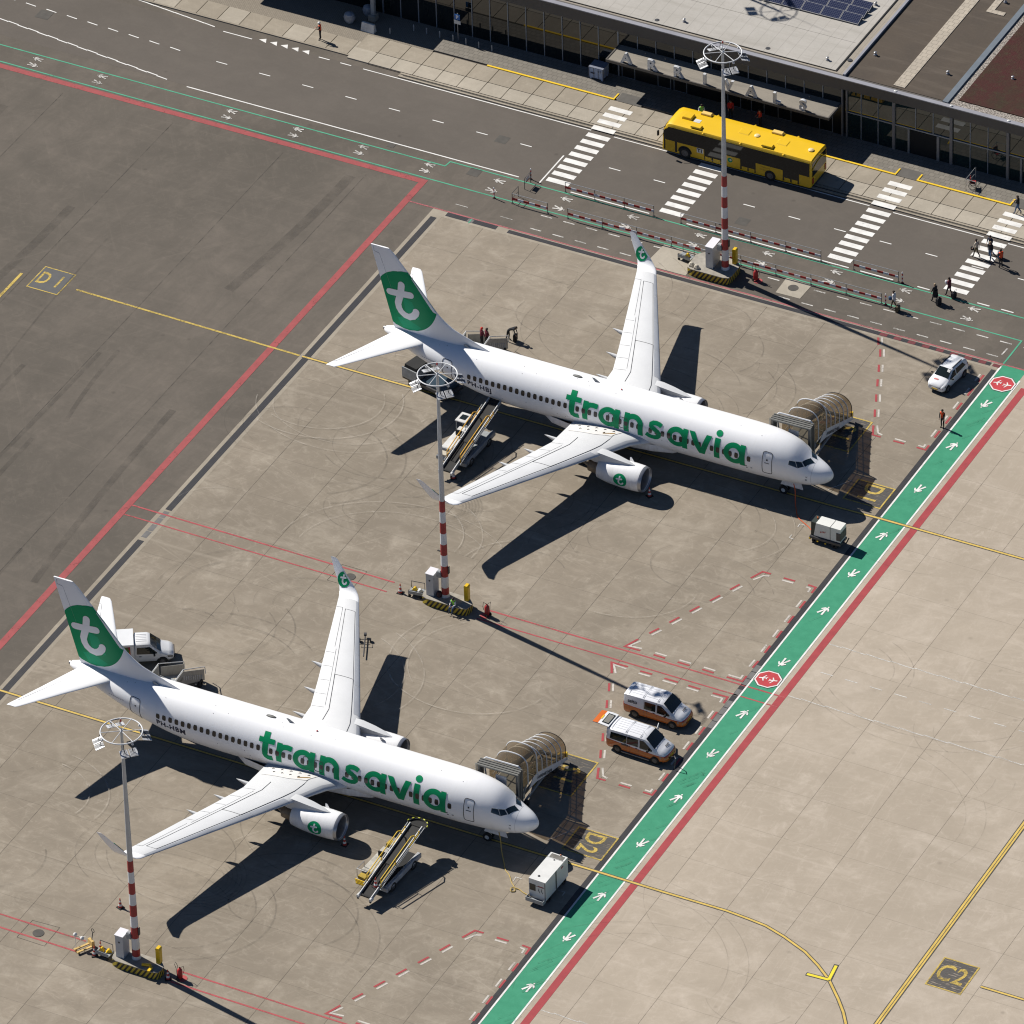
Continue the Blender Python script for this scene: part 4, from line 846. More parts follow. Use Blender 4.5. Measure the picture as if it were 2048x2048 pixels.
# wing body fairing bulge
fb=[]
for X,wd_,dp in ((-12.0,.3,.0),(-13.0,1.2,.16),(-14.5,1.62,.26),(-16,1.80,.30),(-19,1.86,.30),(-21.5,1.86,.28),(-23.,1.6,.2),(-24.6,.5,.0)):
    fb.append([(X,wd_*math.sin(R(a_)),1.75-(.36+dp)*max(0,math.cos(R(a_)))-.0+ (0 if abs(a_)<91 else .45)) for a_ in np.linspace(-100,100,15)])
fus.grid(fb)
def wz(y): return 2.40+.105*(abs(y)-1.88)
WS=[(1.2,-14.2,-21.12,2.30,.14),(2.0,-14.95,-21.12,2.41,.14),(2.7,-15.7,-21.12,2.49,.14),(3.6,-16.2,-21.13,2.58,.135),(5.2,-17.05,-21.15,2.75,.125),(8,-18.52,-21.98,3.04,.115),(11,-20.10,-22.93,3.36,.11),(14,-21.68,-23.88,3.67,.105),(16.4,-22.95,-24.64,3.93,.10)]
def foil(xl,xt,y,z,tc,n=12,vert=0.,nrm=(0,1)):
    """closed airfoil ring; nrm gives the thickness direction in y,z"""
    c=xl-xt; up=[];lo=[]
    for i in range(n+1):
        u=(1-math.cos(PI*i/n))/2; t=5*tc*c*(.2969*math.sqrt(u)-.126*u-.3516*u*u+.2843*u**3-.1036*u**4); cam_=.018*c*4*u*(1-u)*(1-vert)
        up.append((xl-u*c,y+nrm[0]*(cam_+t),z+nrm[1]*(cam_+t))); lo.append((xl-u*c,y+nrm[0]*(cam_-t),z+nrm[1]*(cam_-t)))
    return up+lo[-2:0:-1]
def wtop(y,u,off=.012):
    a_=abs(y); k=max(i for i in range(len(WS)) if WS[i][0]<=a_+1e-6); k=min(k,len(WS)-2); p_,q=WS[k],WS[k+1]; f=(a_-p_[0])/(q[0]-p_[0])
    xl,xt,z,tc=[p_[j]+(q[j]-p_[j])*f for j in (1,2,3,4)]; c=xl-xt
    t=5*tc*c*(.2969*math.sqrt(max(u,0))-.126*u-.3516*u*u+.2843*u**3-.1036*u**4); return (xl-u*c,y,z+.018*c*4*u*(1-u)+t+off)
def wing(sg):
    w_=MB(); w_.grid([foil(a_[1],a_[2],sg*a_[0],a_[3],a_[4]) for a_ in WS],cv=True); return w_
def winglet(sg):
    w_=MB(); S_=[(16.4,-22.95,-24.64,3.93,.10,0),(16.75,-23.13,-24.76,3.975,.1,12),(17.03,-23.34,-24.90,4.08,.095,32),(17.22,-23.58,-25.02,4.26,.085,52),(17.36,-23.88,-25.18,4.55,.075,68),(17.60,-24.62,-25.58,5.30,.07,73),(17.86,-25.40,-25.95,6.15,.06,74),(17.88,-25.60,-26.0,6.26,.04,74)]
    w_.grid([foil(a_[1],a_[2],sg*a_[0],a_[3],a_[4],nrm=(-sg*math.sin(R(a_[5])),math.cos(R(a_[5])))) for a_ in S_],cv=True,caps=True); return w_
# t emblem: strokes with round ends, drawn in a plane (a,b) about the circle centre, unit = circle radius
TST=[(-.05,.56),(-.09,.20),(-.16,-.02),(-.20,-.18),(-.17,-.34),(-.10,-.46),(.03,-.55),(.19,-.57),(.33,-.50),(.42,-.38),(.44,-.30)]
def tstroke(pts,w_,n=6):
    P=[Vector(p_) for p_ in pts]; L=[];Q=[]
    for i,p_ in enumerate(P):
        d=((P[min(i+1,len(P)-1)]-P[max(i-1,0)])).normalized(); q=Vector((-d.y,d.x)); L.append(p_+q*w_/2);Q.append(p_-q*w_/2)
    def capp(c,d):
        a0=math.atan2(d.y,d.x)+PI/2; return [c+Vector((math.cos(a0-PI*k/n),math.sin(a0-PI*k/n)))*w_/2 for k in range(1,n)]
    e=capp(P[-1],(P[-1]-P[-2]).normalized()); s_=capp(P[0],(P[0]-P[1]).normalized())
    return L,Q,e,s_
def temblem(mb,fn,w_=.23,m=0,k0=1.0):
    """fn(a,b,layer)->3d"""
    for lay,pts in ((1,TST),(2,[(-.48,.17),(-.1,.21),(.26,.26)])):
        L,Q,e,s_=tstroke(pts,w_)
        N=len(L); vs=[fn(p_.x,p_.y,lay) for p_ in L+Q]; mb.add(vs,[(i,i+1,N+i+1,N+i) for i in range(N-1)],m)
        mb.add([fn(p_.x,p_.y,lay) for p_ in [L[-1]]+e+[Q[-1]]],[tuple(range(len(e)+2))],m); mb.add([fn(p_.x,p_.y,lay) for p_ in [Q[0]]+s_+[L[0]]],[tuple(range(len(s_)+2))],m)
def fin_le(z):
    T_=[(5.0,-28.6),(5.3,-28.75),(5.5,-29.2),(5.75,-29.9),(6.03,-30.6),(6.3,-31.35),(6.54,-32.0),(7.0,-32.75),(7.4,-33.2),(7.85,-33.62),(9.6,-34.95),(12.2,-37.05),(12.55,-37.45)]
    return float(np.interp(z,[a_[0] for a_ in T_],[a_[1] for a_ in T_]))
def fin_te(z): return -37.15-(z-5.0)*.2475
def fin_t(X,z):
    """half thickness"""
    le=-31.0-(z-5.2)*.80+0; te=fin_te(z); le2=min(fin_le(z),le) if z<7 else fin_le(z)
    u=(le2-X)/(le2-te); c=le2-te
    if u<=0: base=0.
    else:
        u=min(1,u); base=5*.085*c*(.2969*math.sqrt(u)-.126*u-.3516*u*u+.2843*u**3-.1036*u**4)
    ed=min(1.,max(0.,(fin_le(z)-X)/.25)); return max(base,.05*math.sqrt(ed))+.002
def finmesh():
    w_=MB(); zs=[5.0,5.2,5.35,5.5,5.75,6.03,6.3,6.54,7,7.4,7.85,8.5,9.3,10.2,11.2,12.2,12.55]; rows=[]
    for z in zs:
        a_,c=fin_le(z),fin_te(z); us=[(1-math.cos(PI*i/18))/2 for i in range(19)]; xs=[a_+(c-a_)*u for u in us]
        rows.append([(x,-fin_t(x,z),z) for x in xs]+[(x,fin_t(x,z),z) for x in xs[-2:0:-1]])
    w_.grid(rows,cv=True,caps=True); return w_
def fin_paint(side):
    g_=MB(); cx,cz,r=-36.12,8.12,2.68; N=30; fn=lambda X,z,o: (X,side*(fin_t(X,z)+o),z)
    for layer,(mi,off) in enumerate(((0,.008),)):
        for j in range(N):
            z0=cz-r*.995+2*r*.995*j/N; z1=cz-r*.995+2*r*.995*(j+1)/N; ro=[]
            for z in (z0,z1):
                h_=math.sqrt(max(0,r*r-(z-cz)**2)); a_=min(cx+h_,fin_le(z)-.01); c=max(cx-h_,fin_te(z)+.0); ro.append([fn(a_+(c-a_)*i/14,z,off) for i in range(15)])
            g_.grid(ro,0)
    # paler facet low on the disc
    F=[[(-36.3,9.9),(-36.15,7.6),(-34.95,6.9),(-34.1,6.2)],]
    tri=[[(-36.32,8.35),(-35.55,8.2),(-34.9,6.75),(-36.05,6.6)],[(-36.95,6.35),(-36.2,6.55),(-34.8,6.0),(-35.3,5.6),(-36.4,5.55)]]
    for q in tri:
        g_.add([fn(X,z,.014) for X,z in q],[tuple(range(len(q)))],1)
    temblem(g_,lambda a_,c,l: fn(-36.3+a_*2.5,8.15+c*2.5,.022+.003*l),.235,2)
    return g_
AC=None
def emb_disc(mb,fn,m0,m1,n=28,w_=.24):
    K=5
    rows=[[fn(r_/K*math.cos(t),r_/K*math.sin(t),0) for t in np.linspace(0,2*PI,n+1)[:-1]] for r_ in (0.02,1,2,3,4,5)]; mb.grid(rows,m0,cv=True)
    temblem(mb,fn,w_,m1)
# letters of the title
def title(mb):
    def MP(u,h,o): # u in metres along the fuselage, h 0..1 x height
        xa=-u; b0=-15.3+(xa-6.5)*.47; t0=34.6+(xa-6.5)*.10; return fp(u,b0+(t0-b0)*h,.016+o)
    lay=[0]
    def G(f,nu,nv,o=None):
        lay[0]+=1; oo=.0035*(lay[0]%4) if o is None else o
        mb.grid([[MP(*f(i/nu,j/nv),oo) for j in range(nv+1)] for i in range(nu+1)])
    HS=1/1.70
    def rect(u0,u1,h0,h1): G(lambda a_,c:(u0+(u1-u0)*a_,h0+(h1-h0)*c),3,10)
    def ring(cu,ch,r,s_,a0,a1,n=28): G(lambda a_,c:(cu+(r-s_*c)*math.cos(R(a0+(a1-a0)*a_)),ch+(r-s_*c)*HS*math.sin(R(a0+(a1-a0)*a_))),n,3)
    def stroke(pts,s_):
        P=[Vector((a_,c/HS)) for a_,c in pts]; N=len(P); rows=[]
        for i,p_ in enumerate(P):
            d=(P[min(i+1,N-1)]-P[max(i-1,0)]).normalized(); q=Vector((-d.y,d.x)); rows.append([MP((p_+q*s_*(.5-k/3)).x,(p_+q*s_*(.5-k/3)).y*HS,.0035*((lay[0]+1)%4)) for k in range(4)])
        lay[0]+=1; mb.grid(rows)
    # t
    rect(-21.36,-20.88,.30,1.36); rect(-21.68,-20.40,.80,1.06)
    stroke([(-21.12,.34),(-21.11,.22),(-21.03,.12),(-20.88,.07),(-20.7,.065),(-20.50,.09)],.43)
    # r
    rect(-20.21,-19.77,0,1.0); stroke([(-19.98,.55),(-19.92,.68),(-19.80,.78),(-19.6,.85),(-19.35,.87),(-18.98,.85)],.43)
    def a(l,r_):
        w_=r_-l; rr=w_/2*.98; ring(l+rr,.5,rr,.42,0,360,36); rect(r_-.43,r_,0,1.0)
    a(-18.85,-17.10)
    # n
    rect(-16.70,-16.27,0,1.0); ring(-15.90,1.02-.82*HS,.82,.43,180,0,20); rect(-15.51,-15.08,0,1.02-.82*HS+.01)
    # s
    stroke([(-13.55,.80),(-13.75,.86),(-14.0,.885),(-14.25,.865),(-14.42,.79),(-14.42,.70),(-14.28,.62),(-14.05,.55),(-13.85,.49),(-13.72,.41),(-13.72,.29),(-13.88,.19),(-14.12,.135),(-14.38,.14),(-14.6,.175),(-14.80,.24)],.38)
    a(-13.05,-11.33)
    # v
    G(lambda a_,c:((-11.26+.46*c)+a_*(.88 if c<.5 else .88),1-a_) if False else (-11.26+.47*c+(1-0)*a_*.93*(1-.0),1-a_),12,3)
    G(lambda a_,c:(-9.80+.47*c-a_*.52*1.0-.02*a_,1-a_),12,3)
    # i
    rect(-9.08,-8.62,0,1.0); G(lambda a_,c:(-8.83+.27*c*math.cos(2*PI*a_),1.235+.27*HS*c*math.sin(2*PI*a_)),24,2)
    a(-8.28,-6.50)
# simple meshes shared by both aircraft
m_bell=M('bellows_fabric',(.16,.16,.15),.8,0,.3)
def make_aircraft():
    A=thing('aircraft','white twin jet airliner with green lettering, registration PH-HBJ, the one further back by the terminal','airliner',(0,0,0),0,'parked airliners')
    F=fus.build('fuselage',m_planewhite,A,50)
    # skin seams and small marks on the fuselage
    sm=MB()
    for X in (-1.35,): patch(sm,X,X-.018,-80,110,.004,0,1,30)
    sm.m=0
    for X,t in ((-31.2,92),(-25.2,80),(-19.6,84),(-14.9,76)): pass
    sm.build('panel_seam',M('seam_grey',(.55,.56,.58),.6),F)
    an=MB(); an.hexa([(-20.0,-.05,5.38),(-19.55,-.02,5.38),(-19.55,.02,5.38),(-20.0,.05,5.38),(-20.25,-.03,5.68),(-20.05,-.015,5.68),(-20.05,.015,5.68),(-20.25,.03,5.68)]); an.build('blade_antenna',m_ggrey,F)
    an=MB(); an.hexa([(-31.0,-.25,5.35),(-30.5,-.22,5.35),(-30.5,-.18,5.35),(-31.0,-.21,5.35),(-31.15,-.23,5.6),(-30.95,-.21,5.6),(-30.95,-.18,5.6),(-31.15,-.2,5.6)]); an.build('blade_antenna',m_ggrey,F)
    an=MB(); an.lathe([(.45,0),(.36,.08),(.0001,.12)],(-21.5,-.0,5.385),n=18,sy=.32); an.build('antenna_fairing',M('fairing_grey',(.16,.16,.15),.5),F)
    an=MB(); an.lathe([(.07,0),(.06,.07),(.0001,.1)],(-17.7,-.12,5.39),n=10); an.build('beacon',m_red,F)
    mk=MB(); r_=random.Random(3)
    for k in range(34):
        X=-r_.uniform(5,33); t=r_.choice((r_.uniform(55,85),r_.uniform(-30,-5))); patch(mk,X,X-.07,t,t+.9,.006,0,1,1)
    for X,t in ((-1.62,-4),(-1.62,-9),(-1.6,8),(-5.9,-17),(-6.3,-19),(-6.35,-14)): patch(mk,X,X-.14,t,t+2.,.02,0,1,1)
    mk.build('small_mark',m_dark,F)
    # cockpit windows, both sides
    for sd in (0,1):
        for q in ([(2.20,53.6),(1.83,85),(1.43,79),(1.92,45)],[(2.60,41.5),(2.24,51.5),(1.99,43),(2.37,27.3)],[(3.06,34.2),(2.64,40.6),(2.41,27),(3.06,22.9)]):
            w_=MB(); rows=[]
            for i in range(7):
                a0=[q[0][k]+(q[3][k]-q[0][k])*i/6 for k in (0,1)]; a1=[q[1][k]+(q[2][k]-q[1][k])*i/6 for k in (0,1)]
                rows.append([fp(-(a0[0]+(a1[0]-a0[0])*j/6),(a0[1]+(a1[1]-a0[1])*j/6) if sd==0 else 180-(a0[1]+(a1[1]-a0[1])*j/6),.012) for j in range(7)])
            w_.grid(rows); w_.build('cockpit_window',m_cock,F)
            e=MB(); e.tube([fp(-a_,(t if sd==0 else 180-t),.008) for a_,t in q],.022,5,closed=True); e.build('window_frame',m_ggrey,F)
    # cabin windows
    wm_={}
    pos=[29.94-.5165*k for k in range(47)]
    skip={}
    for k,xa in enumerate(pos):
        if 14.6<xa<15.2 : continue
        th=7.0+(xa-6.65)*.34 if xa<27 else 13.8-(xa-27)*1.3
        if k==0: th=9.0
        w_=MB(); rr=[]; cx_,ct=-xa,th
        for i in range(5):
            v=(-1+2*i/4); hw_=.150*(1-.30*abs(v)**4); rr.append([fp(cx_+hw_*(-1+2*j/2),ct+v*6.4,.018) for j in range(3)])
        w_.grid(rr); w_.build('cabin_window',m_win,A)
    # doors: outlines
    def outline(x0,x1,t0,t1,nm='door_outline',rad=.025,sd=0,m=m_dark):
        k=.16; c=[]; dx=(x1-x0); dt=(t1-t0)
        for (u,v) in ((.2,0),(.8,0),(.95,.03),(1,.09),(1,.91),(.95,.97),(.8,1),(.2,1),(.05,.97),(0,.91),(0,.09),(.05,.03)):
            c.append((x0+dx*u,t0+dt*v))
        full=[]
        for i,p_ in enumerate(c):
            q=c[(i+1)%len(c)]; n_=6 if abs(q[1]-p_[1])>15 else 1
            for j in range(n_): full.append((p_[0]+(q[0]-p_[0])*j/n_,p_[1]+(q[1]-p_[1])*j/n_))
        w_=MB(); w_.tube([fp(a_,t if sd==0 else 180-t,.004) for a_,t in full],rad,5,closed=True); o=w_.build(nm,m,F); return o
    o=outline(-5.08,-4.32,-21,35.5,'cabin_door'); w_=MB(); patch(w_,-4.65,-4.77,14,18,.012); patch(w_,-4.52,-4.9,7.5,9,.012); w_.build('door_window',m_dark,F)
    outline(-32.34,-31.5,-45,32,'cabin_door'); outline(-18.0,-17.36,-3,22.5,'overwing_exit'); outline(-17.06,-16.42,-4,22,'overwing_exit')
    w_=MB(); patch(w_,-31.8,-31.92,7,11,.012); w_.build('door_window',m_dark,F)
    w_=MB(); title(w_); w_.build('lettering',m_green,A)
    # flat marks of the exit zone and hull under the tail
    w_=MB(); [patch(w_,-32.9-.2*k,-33.04-.2*k,4.5-1.1*k,5.7-1.1*k,.012,0,1,1) for k in range(7)]; w_.build('small_lettering',m_dark,F)
    for sg in (-1,1):
        W_=wing(sg).build('wing',m_wing,A,40)
        s_=MB()
        for (ya,yb_) in ((5.4,8.2),(8.2,11.2),(11.2,14.),(14.,16.35)):
            rows=[]
            for i in range(4):
                y=ya+.02+(yb_-ya-.04)*i/3; rows.append([wtop(sg*y,u,.010) for u in (.0,.01,.03,.06,.10,.14)])
            s_.grid(rows)
        s_.build('leading_edge_slat',m_slat,W_,40)
        s_=MB(); rows=[[wtop(sg*y,u,.010) for u in (.0,.01,.03,.05,.075)] for y in (2.1,2.7,3.6,4.6)]; s_.grid(rows); s_.build('leading_edge_flap',m_slat,W_,40)
        ln=MB()
        def wl_(pts,w_=.03):
            P=[wtop(sg*a_,u,.018) for a_,u in pts]
            N=[]
            full=[]
            for i in range(len(pts)-1):
                for j in range(8): full.append(wtop(sg*(pts[i][0]+(pts[i+1][0]-pts[i][0])*j/8),pts[i][1]+(pts[i+1][1]-pts[i][1])*j/8,.012))
            full.append(P[-1]); ln.tube(full,w_/2,4)
        wl_([(4.0,.66),(5.2,.63),(8.7,.63)],.05); wl_([(8.7,.63),(15.3,.60)],.03); wl_([(4.3,.19),(8.7,.17)],.05); wl_([(8.7,.17),(15.3,.18)],.03); wl_([(15.3,.18),(15.3,.60)],.02); wl_([(8.7,.17),(8.7,.63)],.03)
        wl_([(3.2,.24),(4.3,.19)],.04); wl_([(2.3,.30),(3.2,.24)],.02); wl_([(11.4,.75),(15.4,.72)],.018); wl_([(15.4,.72),(15.4,.99)],.018); wl_([(5.5,.72),(11.2,.70)],.018)
        for y in (5.3,6.6,8.0,9.4,10.8): wl_([(y,.74),(y,.98)],.014)
        ln.build('panel_line',M('panel_line',(.10,.10,.11),.7),W_)
        # white walkway panel at the root with arrows and a yellow edge
        wp=MB(); rows=[[wtop(sg*(2.02+v*(1.15-.75*max(0,(.5-u)/.5))),u,.022) for v in (0,.33,.66,1)] for u in np.linspace(.28,.93,12)]; wp.grid(rows,0)
        for k in range(9):
            u=.34+.062*k; y=2.25+.42*(k%2); wp.tube([wtop(sg*y,u,.03),wtop(sg*y,u+.03,.03)],.022,4,m=1); wp.tube([wtop(sg*(y-.08),u+.022,.03),wtop(sg*y,u+.034,.03),wtop(sg*(y+.08),u+.022,.03)],.018,4,m=1)
        wp.tube([wtop(sg*(2.45+.35*t),.30+.12*t,.035) for t in (0,.5,1)],.035,4,m=2)
        wp.build('walkway_marking',[M('walkway_white',(.72,.71,.69),.7),m_dark,m_orail],W_)
        WL=winglet(sg).build('winglet',m_planewhite,A,40)
        em=MB(); yi=lambda z: float(np.interp(z,[3.9,3.975,4.08,4.26,4.55,5.3,6.15],[16.4,16.75,17.03,17.22,17.36,17.60,17.86])); cz=4.86; cl=lambda X,z: max(float(np.interp(z,[4.26,4.55,5.3,6.15],[-25.0,-25.16,-25.56,-25.93])),min(float(np.interp(z,[4.26,4.55,5.3,6.15],[-23.66,-23.95,-24.68,-25.45])),X)); nx=lambda a_,c,l:(cl(-24.68+a_*.52,cz+c*.58),sg*(yi(cz+c*.58)-.10-.004*l),cz+c*.58)
        emb_disc(em,nx,0,1); em.build('winglet_emblem',[m_green,m_white2],WL)
        # flap track fairings
        for yf,ln_ in ((4.35,1.05),(6.95,.95),(9.6,.9)):
            k=wtop(sg*yf,1.,0); f_=MB(); f_.grid([[(k[0]+xo,k[1]+rr_*math.cos(t)*.8,k[2]-.22+zo+rr_*math.sin(t)) for t in np.linspace(0,2*PI,11)[:-1]] for xo,rr_,zo in ((2.2,.02,.0),(1.6,.15,-.08),(.6,.22,-.10),(-.2,.19,-.03),(-ln_+.25,.08,.10),(-ln_,.01,.14))],cv=True); f_.build('flap_fairing',m_wing,A,50)
        # engine
        ez=1.40; ey=sg*4.83; Rn=1.08
        E=MB(); prof=[(.90,-13.50),(.97,-13.36),(1.01,-13.42),(1.06,-13.75),(1.09,-14.4),(1.09,-15.2),(1.03,-16.1),(.93,-16.8),(.84,-17.2),(.80,-17.22),(.78,-16.9)]
        E.lathe([(r_*1.0,h_) for r_,h_ in prof],(0,ey,ez),'x',36,sy=.97)
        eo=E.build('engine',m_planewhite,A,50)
        q=MB(); q.lathe([(.86,-14.1),(.88,-13.6),(.93,-13.42),(.975,-13.355),(1.01,-13.40),(1.045,-13.60)],(0,ey,ez),'x',36,sy=.97); q.v=[(x,y,z) for x,y,z in q.v]; q.f=[f for f in q.f if len(f)==4]; q.mi=q.mi[:len(q.f)]; q.build('inlet_lip',m_lip,eo,60)
        q=MB(); q.lathe([(.0001,-13.75),(.12,-13.85),(.22,-14.1),(.90,-14.14)],(0,ey,ez),'x',24); q.build('fan',m_fan,eo)
        q=MB(); q.lathe([(.62,-16.6),(.66,-17.2),(.58,-17.6),(.50,-18.1),(.46,-18.1),(.44,-17.6)],(0,ey,ez),'x',24); q.lathe([(.30,-17.6),(.22,-18.2),(.0001,-18.7)],(0,ey,ez),'x',16); q.build('exhaust_nozzle',M('exhaust_metal',(.20,.17,.14),.5,.6,.4,3.),eo,50)
        q=MB(); q.grid([[(x,ey+wd_*c,z0 if k<1 else z1) for k,c in ((0,-1),(1,-1),(2,1),(0,1))] for x,wd_,z0,z1 in ((-14.3,.04,2.3,2.48),(-14.9,.20,2.2,2.62),(-15.8,.30,2.0,2.78),(-16.8,.34,2.0,2.93),(-17.6,.30,2.0,2.96),(-19.2,.1,2.3,2.6))],cv=True,caps=True); q.build('pylon',m_wing,A,60)
        q=MB(); q.add([(-14.55,ey-sg*.48,2.33),(-14.95,ey-sg*.52,2.28),(-15.0,ey-sg*.62,2.62),(-14.85,ey-sg*.60,2.66)],[(0,1,2,3)]); q.build('nacelle_strake',m_planewhite,eo)
        em=MB(); fe=lambda a_,c,l:(-15.05+a_*.56,ey-sg*0-(1.0 if True else 0)*(1.095+.006*l)*math.cos(R(7+c*30)),ez+(1.06+.006*l)*math.sin(R(7+c*30)))
        if sg<0: emb_disc(em,fe,0,1)
        else: emb_disc(em,lambda a_,c,l:(-15.05-a_*.56,ey+(1.095+.006*l)*math.cos(R(-5+c*30)),ez+(1.06+.006*l)*math.sin(R(-5+c*30))),0,1)
        em.build('engine_emblem',[m_green,m_white2],eo)
        # tailplane
        q=MB(); q.grid([foil(xl,xt,sg*y,z,tc,nrm=(0,1)) for y,xl,xt,z,tc in ((.5,-34.0,-37.3,5.02,.10),(1.1,-34.4,-37.5,5.08,.10),(4,-36.45,-38.4,5.38,.095),(6.9,-38.45,-39.36,5.66,.09),(7.13,-38.7,-39.40,5.68,.06))],cv=True,caps=True); st=q.build('horizontal_stabilizer',m_planewhite,A,40)
        q=MB(); 
        for y0,xa0,y1,xa1 in ((1.3,-36.75,6.3,-38.95),): q.tube([(xa0,sg*y0,5.08+.105*(y0-1.1)+.12),(xa1,sg*y1,5.08+.1*(y1-1.1)+.055)],.012,4)
        q.tube([(-38.95,sg*6.3,5.66),(-39.05,sg*6.35,5.66),(-39.3,sg*6.35,5.65)],.012,4); q.build('elevator_line',M('elevator_seam',(.35,.35,.36),.7),st)
        # main gear
        G_=MB(); G_.cyl((-19.7,sg*2.86,.5),(-19.6,sg*2.75,2.3),.13,n=10); G_.beam((-19.7,sg*2.8,1.4),(-19.3,sg*1.6,2.0),.12,.12); g_=G_.build('main_landing_gear',m_ggrey,A)
        for o_ in (-.43,.43): 
            q=MB(); q.cyl((-19.7,sg*2.86+o_-.19,.55),(-19.7,sg*2.86+o_+.19,.55),.56,n=24); q.build('wheel',m_tyre,g_,40); q=MB(); q.cyl((-19.7,sg*2.86+o_-.2,.55),(-19.7,sg*2.86+o_+.2,.55),.27,n=16,m=0); q.build('rim',m_gwhite,g_)
    fn_=finmesh().build('vertical_stabilizer',m_planewhite,A,40)
    fin_paint(-1).build('tail_emblem',[m_green,m_green2,m_white2],fn_); fin_paint(1).build('tail_emblem',[m_green,m_green2,m_white2],fn_)
    q=MB(); 
    for sd in (-1,1): q.tube([(fin_te(z)+ (1.05-(z-5)*.07),sd*(fin_t(fin_te(z)+(1.05-(z-5)*.07),z)+.0),z) for z in np.linspace(5.5,11.9,12)],.014,4); q.tube([(fin_te(11.9)+x,sd*.06,z) for x,z in ((.55,11.9),(.1,12.0),(.1,12.4))],.014,4); q.tube([(-33.45,sd*.08,5.4),(-33.2,sd*.08,7.2)],.012,4)
    q.build('rudder_line',M('rudder_seam',(.30,.31,.33),.7),fn_)
    q=MB(); q.lathe([(.16,-38.05),(.13,-38.2),(.0001,-38.25)],(0,0,4.93),'x',12); q.build('tail_cone',m_metal,A)
    # nose gear with doors
    G_=MB(); G_.cyl((-4.05,0,.35),(-4.0,0,1.7),.08,n=10); G_.beam((-4.05,0,1.0),(-3.2,0,1.6),.07,.07); G_.beam((-4.05,-.25,.36),(-4.05,.25,.36),.07,.07); g_=G_.build('nose_landing_gear',m_gwhite,A)
    for o_ in (-.22,.22):
        q=MB(); q.cyl((-4.05,o_-.09,.35),(-4.05,o_+.09,.35),.345,n=22); q.build('wheel',m_tyre,g_,40); q=MB(); q.cyl((-4.05,o_-.1,.35),(-4.05,o_+.1,.35),.17,n=14); q.build('rim',m_gwhite,g_)
    for sg in (-1,1): q=MB(); q.hexa([(-4.2,sg*.42,1.0),(-2.3,sg*.42,.98),(-2.3,sg*.45,.98),(-4.2,sg*.45,1.0),(-4.0,sg*.36,1.5),(-2.5,sg*.36,1.52),(-2.5,sg*.39,1.52),(-4.0,sg*.39,1.5)]); q.build('gear_door',m_planewhite,A)
    return A
def placed(A,x,y,rz,label=None):
    A.location=(x,y,0); A.rotation_euler=(0,0,rz)
    if label:A['label']=label
def registration(A,txt):
    w_=MB(); put_text(w_,txt,.62,lambda a_,c,e: fp(-30.1+a_,-9.0+(c)/1.88*57.3+ (a_)*0,.012),align='LEFT',spacing=1.12,offset=.022); w_.build('registration',m_navy,A)
def hold(A,x0,x1,t0,t1):
    w_=MB(); patch(w_,x0,x1,t0,t1,.02,0,3,6); w_.build('open_hold_shade',M('hold_dark',(.008,.008,.008),.9),A)  # dark patch on the skin, the shade inside the open hold painted on
airA=make_aircraft()
airB=dup(airA); placed(airB,-1.1089,-46.7322,.0081,'white twin jet airliner with green lettering, registration PH-HBM, the nearer one at lower left')
registration(airA,'PH-HBJ'); registration(airB,'PH-HBM'); hold(airA,-27.1,-28.6,-74,-42); hold(airB,-27.6,-28.4,-70,-50); hold(airB,-8.1,-9.0,-72,-48)
# ------------------------------------------------------------------ vehicles (x forward, y left, z up)
def carshape(st,n_top=5):
    """st: (x,zbot,zbelt,zroof,wbot,wbelt,wroof,crown)"""
    rows=[]
    for x,zb,zm,zr,wb,wm,wr,cr in st:
        h=[(wb*.93,zb),(wb,zb+.10),((wb+wm)/2+.015,(zb+zm)/2),(wm,zm),((wm*.45+wr*.55),zm+(zr-zm)*.55),(wr,zr-.05),(wr*.92,zr-.01)]
        tp=[(wr*.92*(1-2*i/(n_top+1)),zr+cr*math.sin(PI*i/(n_top+1))) for i in range(1,n_top+1)]
        ring=[(x,-a_,z) for a_,z in h]+[(x,-a_,z) for a_,z in tp]+[(x,a_,z) for a_,z in h[::-1]]
        rows.append(ring)
    mb=MB(); mb.grid(rows,cv=True,caps=True); return mb
def sidepos(st,x,z,off=.012):
    st=sorted(st); k=max(0,min(len(st)-2,sum(1 for q in st if q[0]<=x)-1)); a_,b_=st[k],st[k+1]; f=(x-a_[0])/(b_[0]-a_[0]); q=[a_[i]+(b_[i]-a_[i])*f for i in range(8)]
    _,zb,zm,zr,wb,wm,wr,cr=q; pts=[(zb,wb*.93),(zb+.1,wb),((zb+zm)/2,(wb+wm)/2+.015),(zm,wm),(zm+(zr-zm)*.55,wm*.45+wr*.55),(zr-.05,wr)]
    return float(np.interp(z,[p_[0] for p_ in pts],[p_[1] for p_ in pts]))+off
def sidepanel(mb,st,pts,sd,off=.012,m=None):
    """polygon in (x,z) on side sd, cut in vertical slices"""
    xs=sorted(set(p_[0] for p_ in pts)); xx=[]
    for a_,b_ in zip(xs[:-1],xs[1:]):
        n=max(1,int((b_-a_)/.25)); xx+=[a_+(b_-a_)*i/n for i in range(n)]
    xx.append(xs[-1]); rows=[]
    for x in xx:
        zs=[]
        for i in range(len(pts)):
            p_,q=pts[i],pts[(i+1)%len(pts)]
            if min(p_[0],q[0])-1e-6<=x<=max(p_[0],q[0])+1e-6:
                if abs(p_[0]-q[0])<1e-6: zs+=[p_[1],q[1]]
                else: zs.append(p_[1]+(q[1]-p_[1])*(x-p_[0])/(q[0]-p_[0]))
        z0,z1=min(zs),max(zs); rows.append([(x,sd*sidepos(st,x,z0+(z1-z0)*j/4,off),z0+(z1-z0)*j/4) for j in range(5)])
    mb.grid(rows,m)
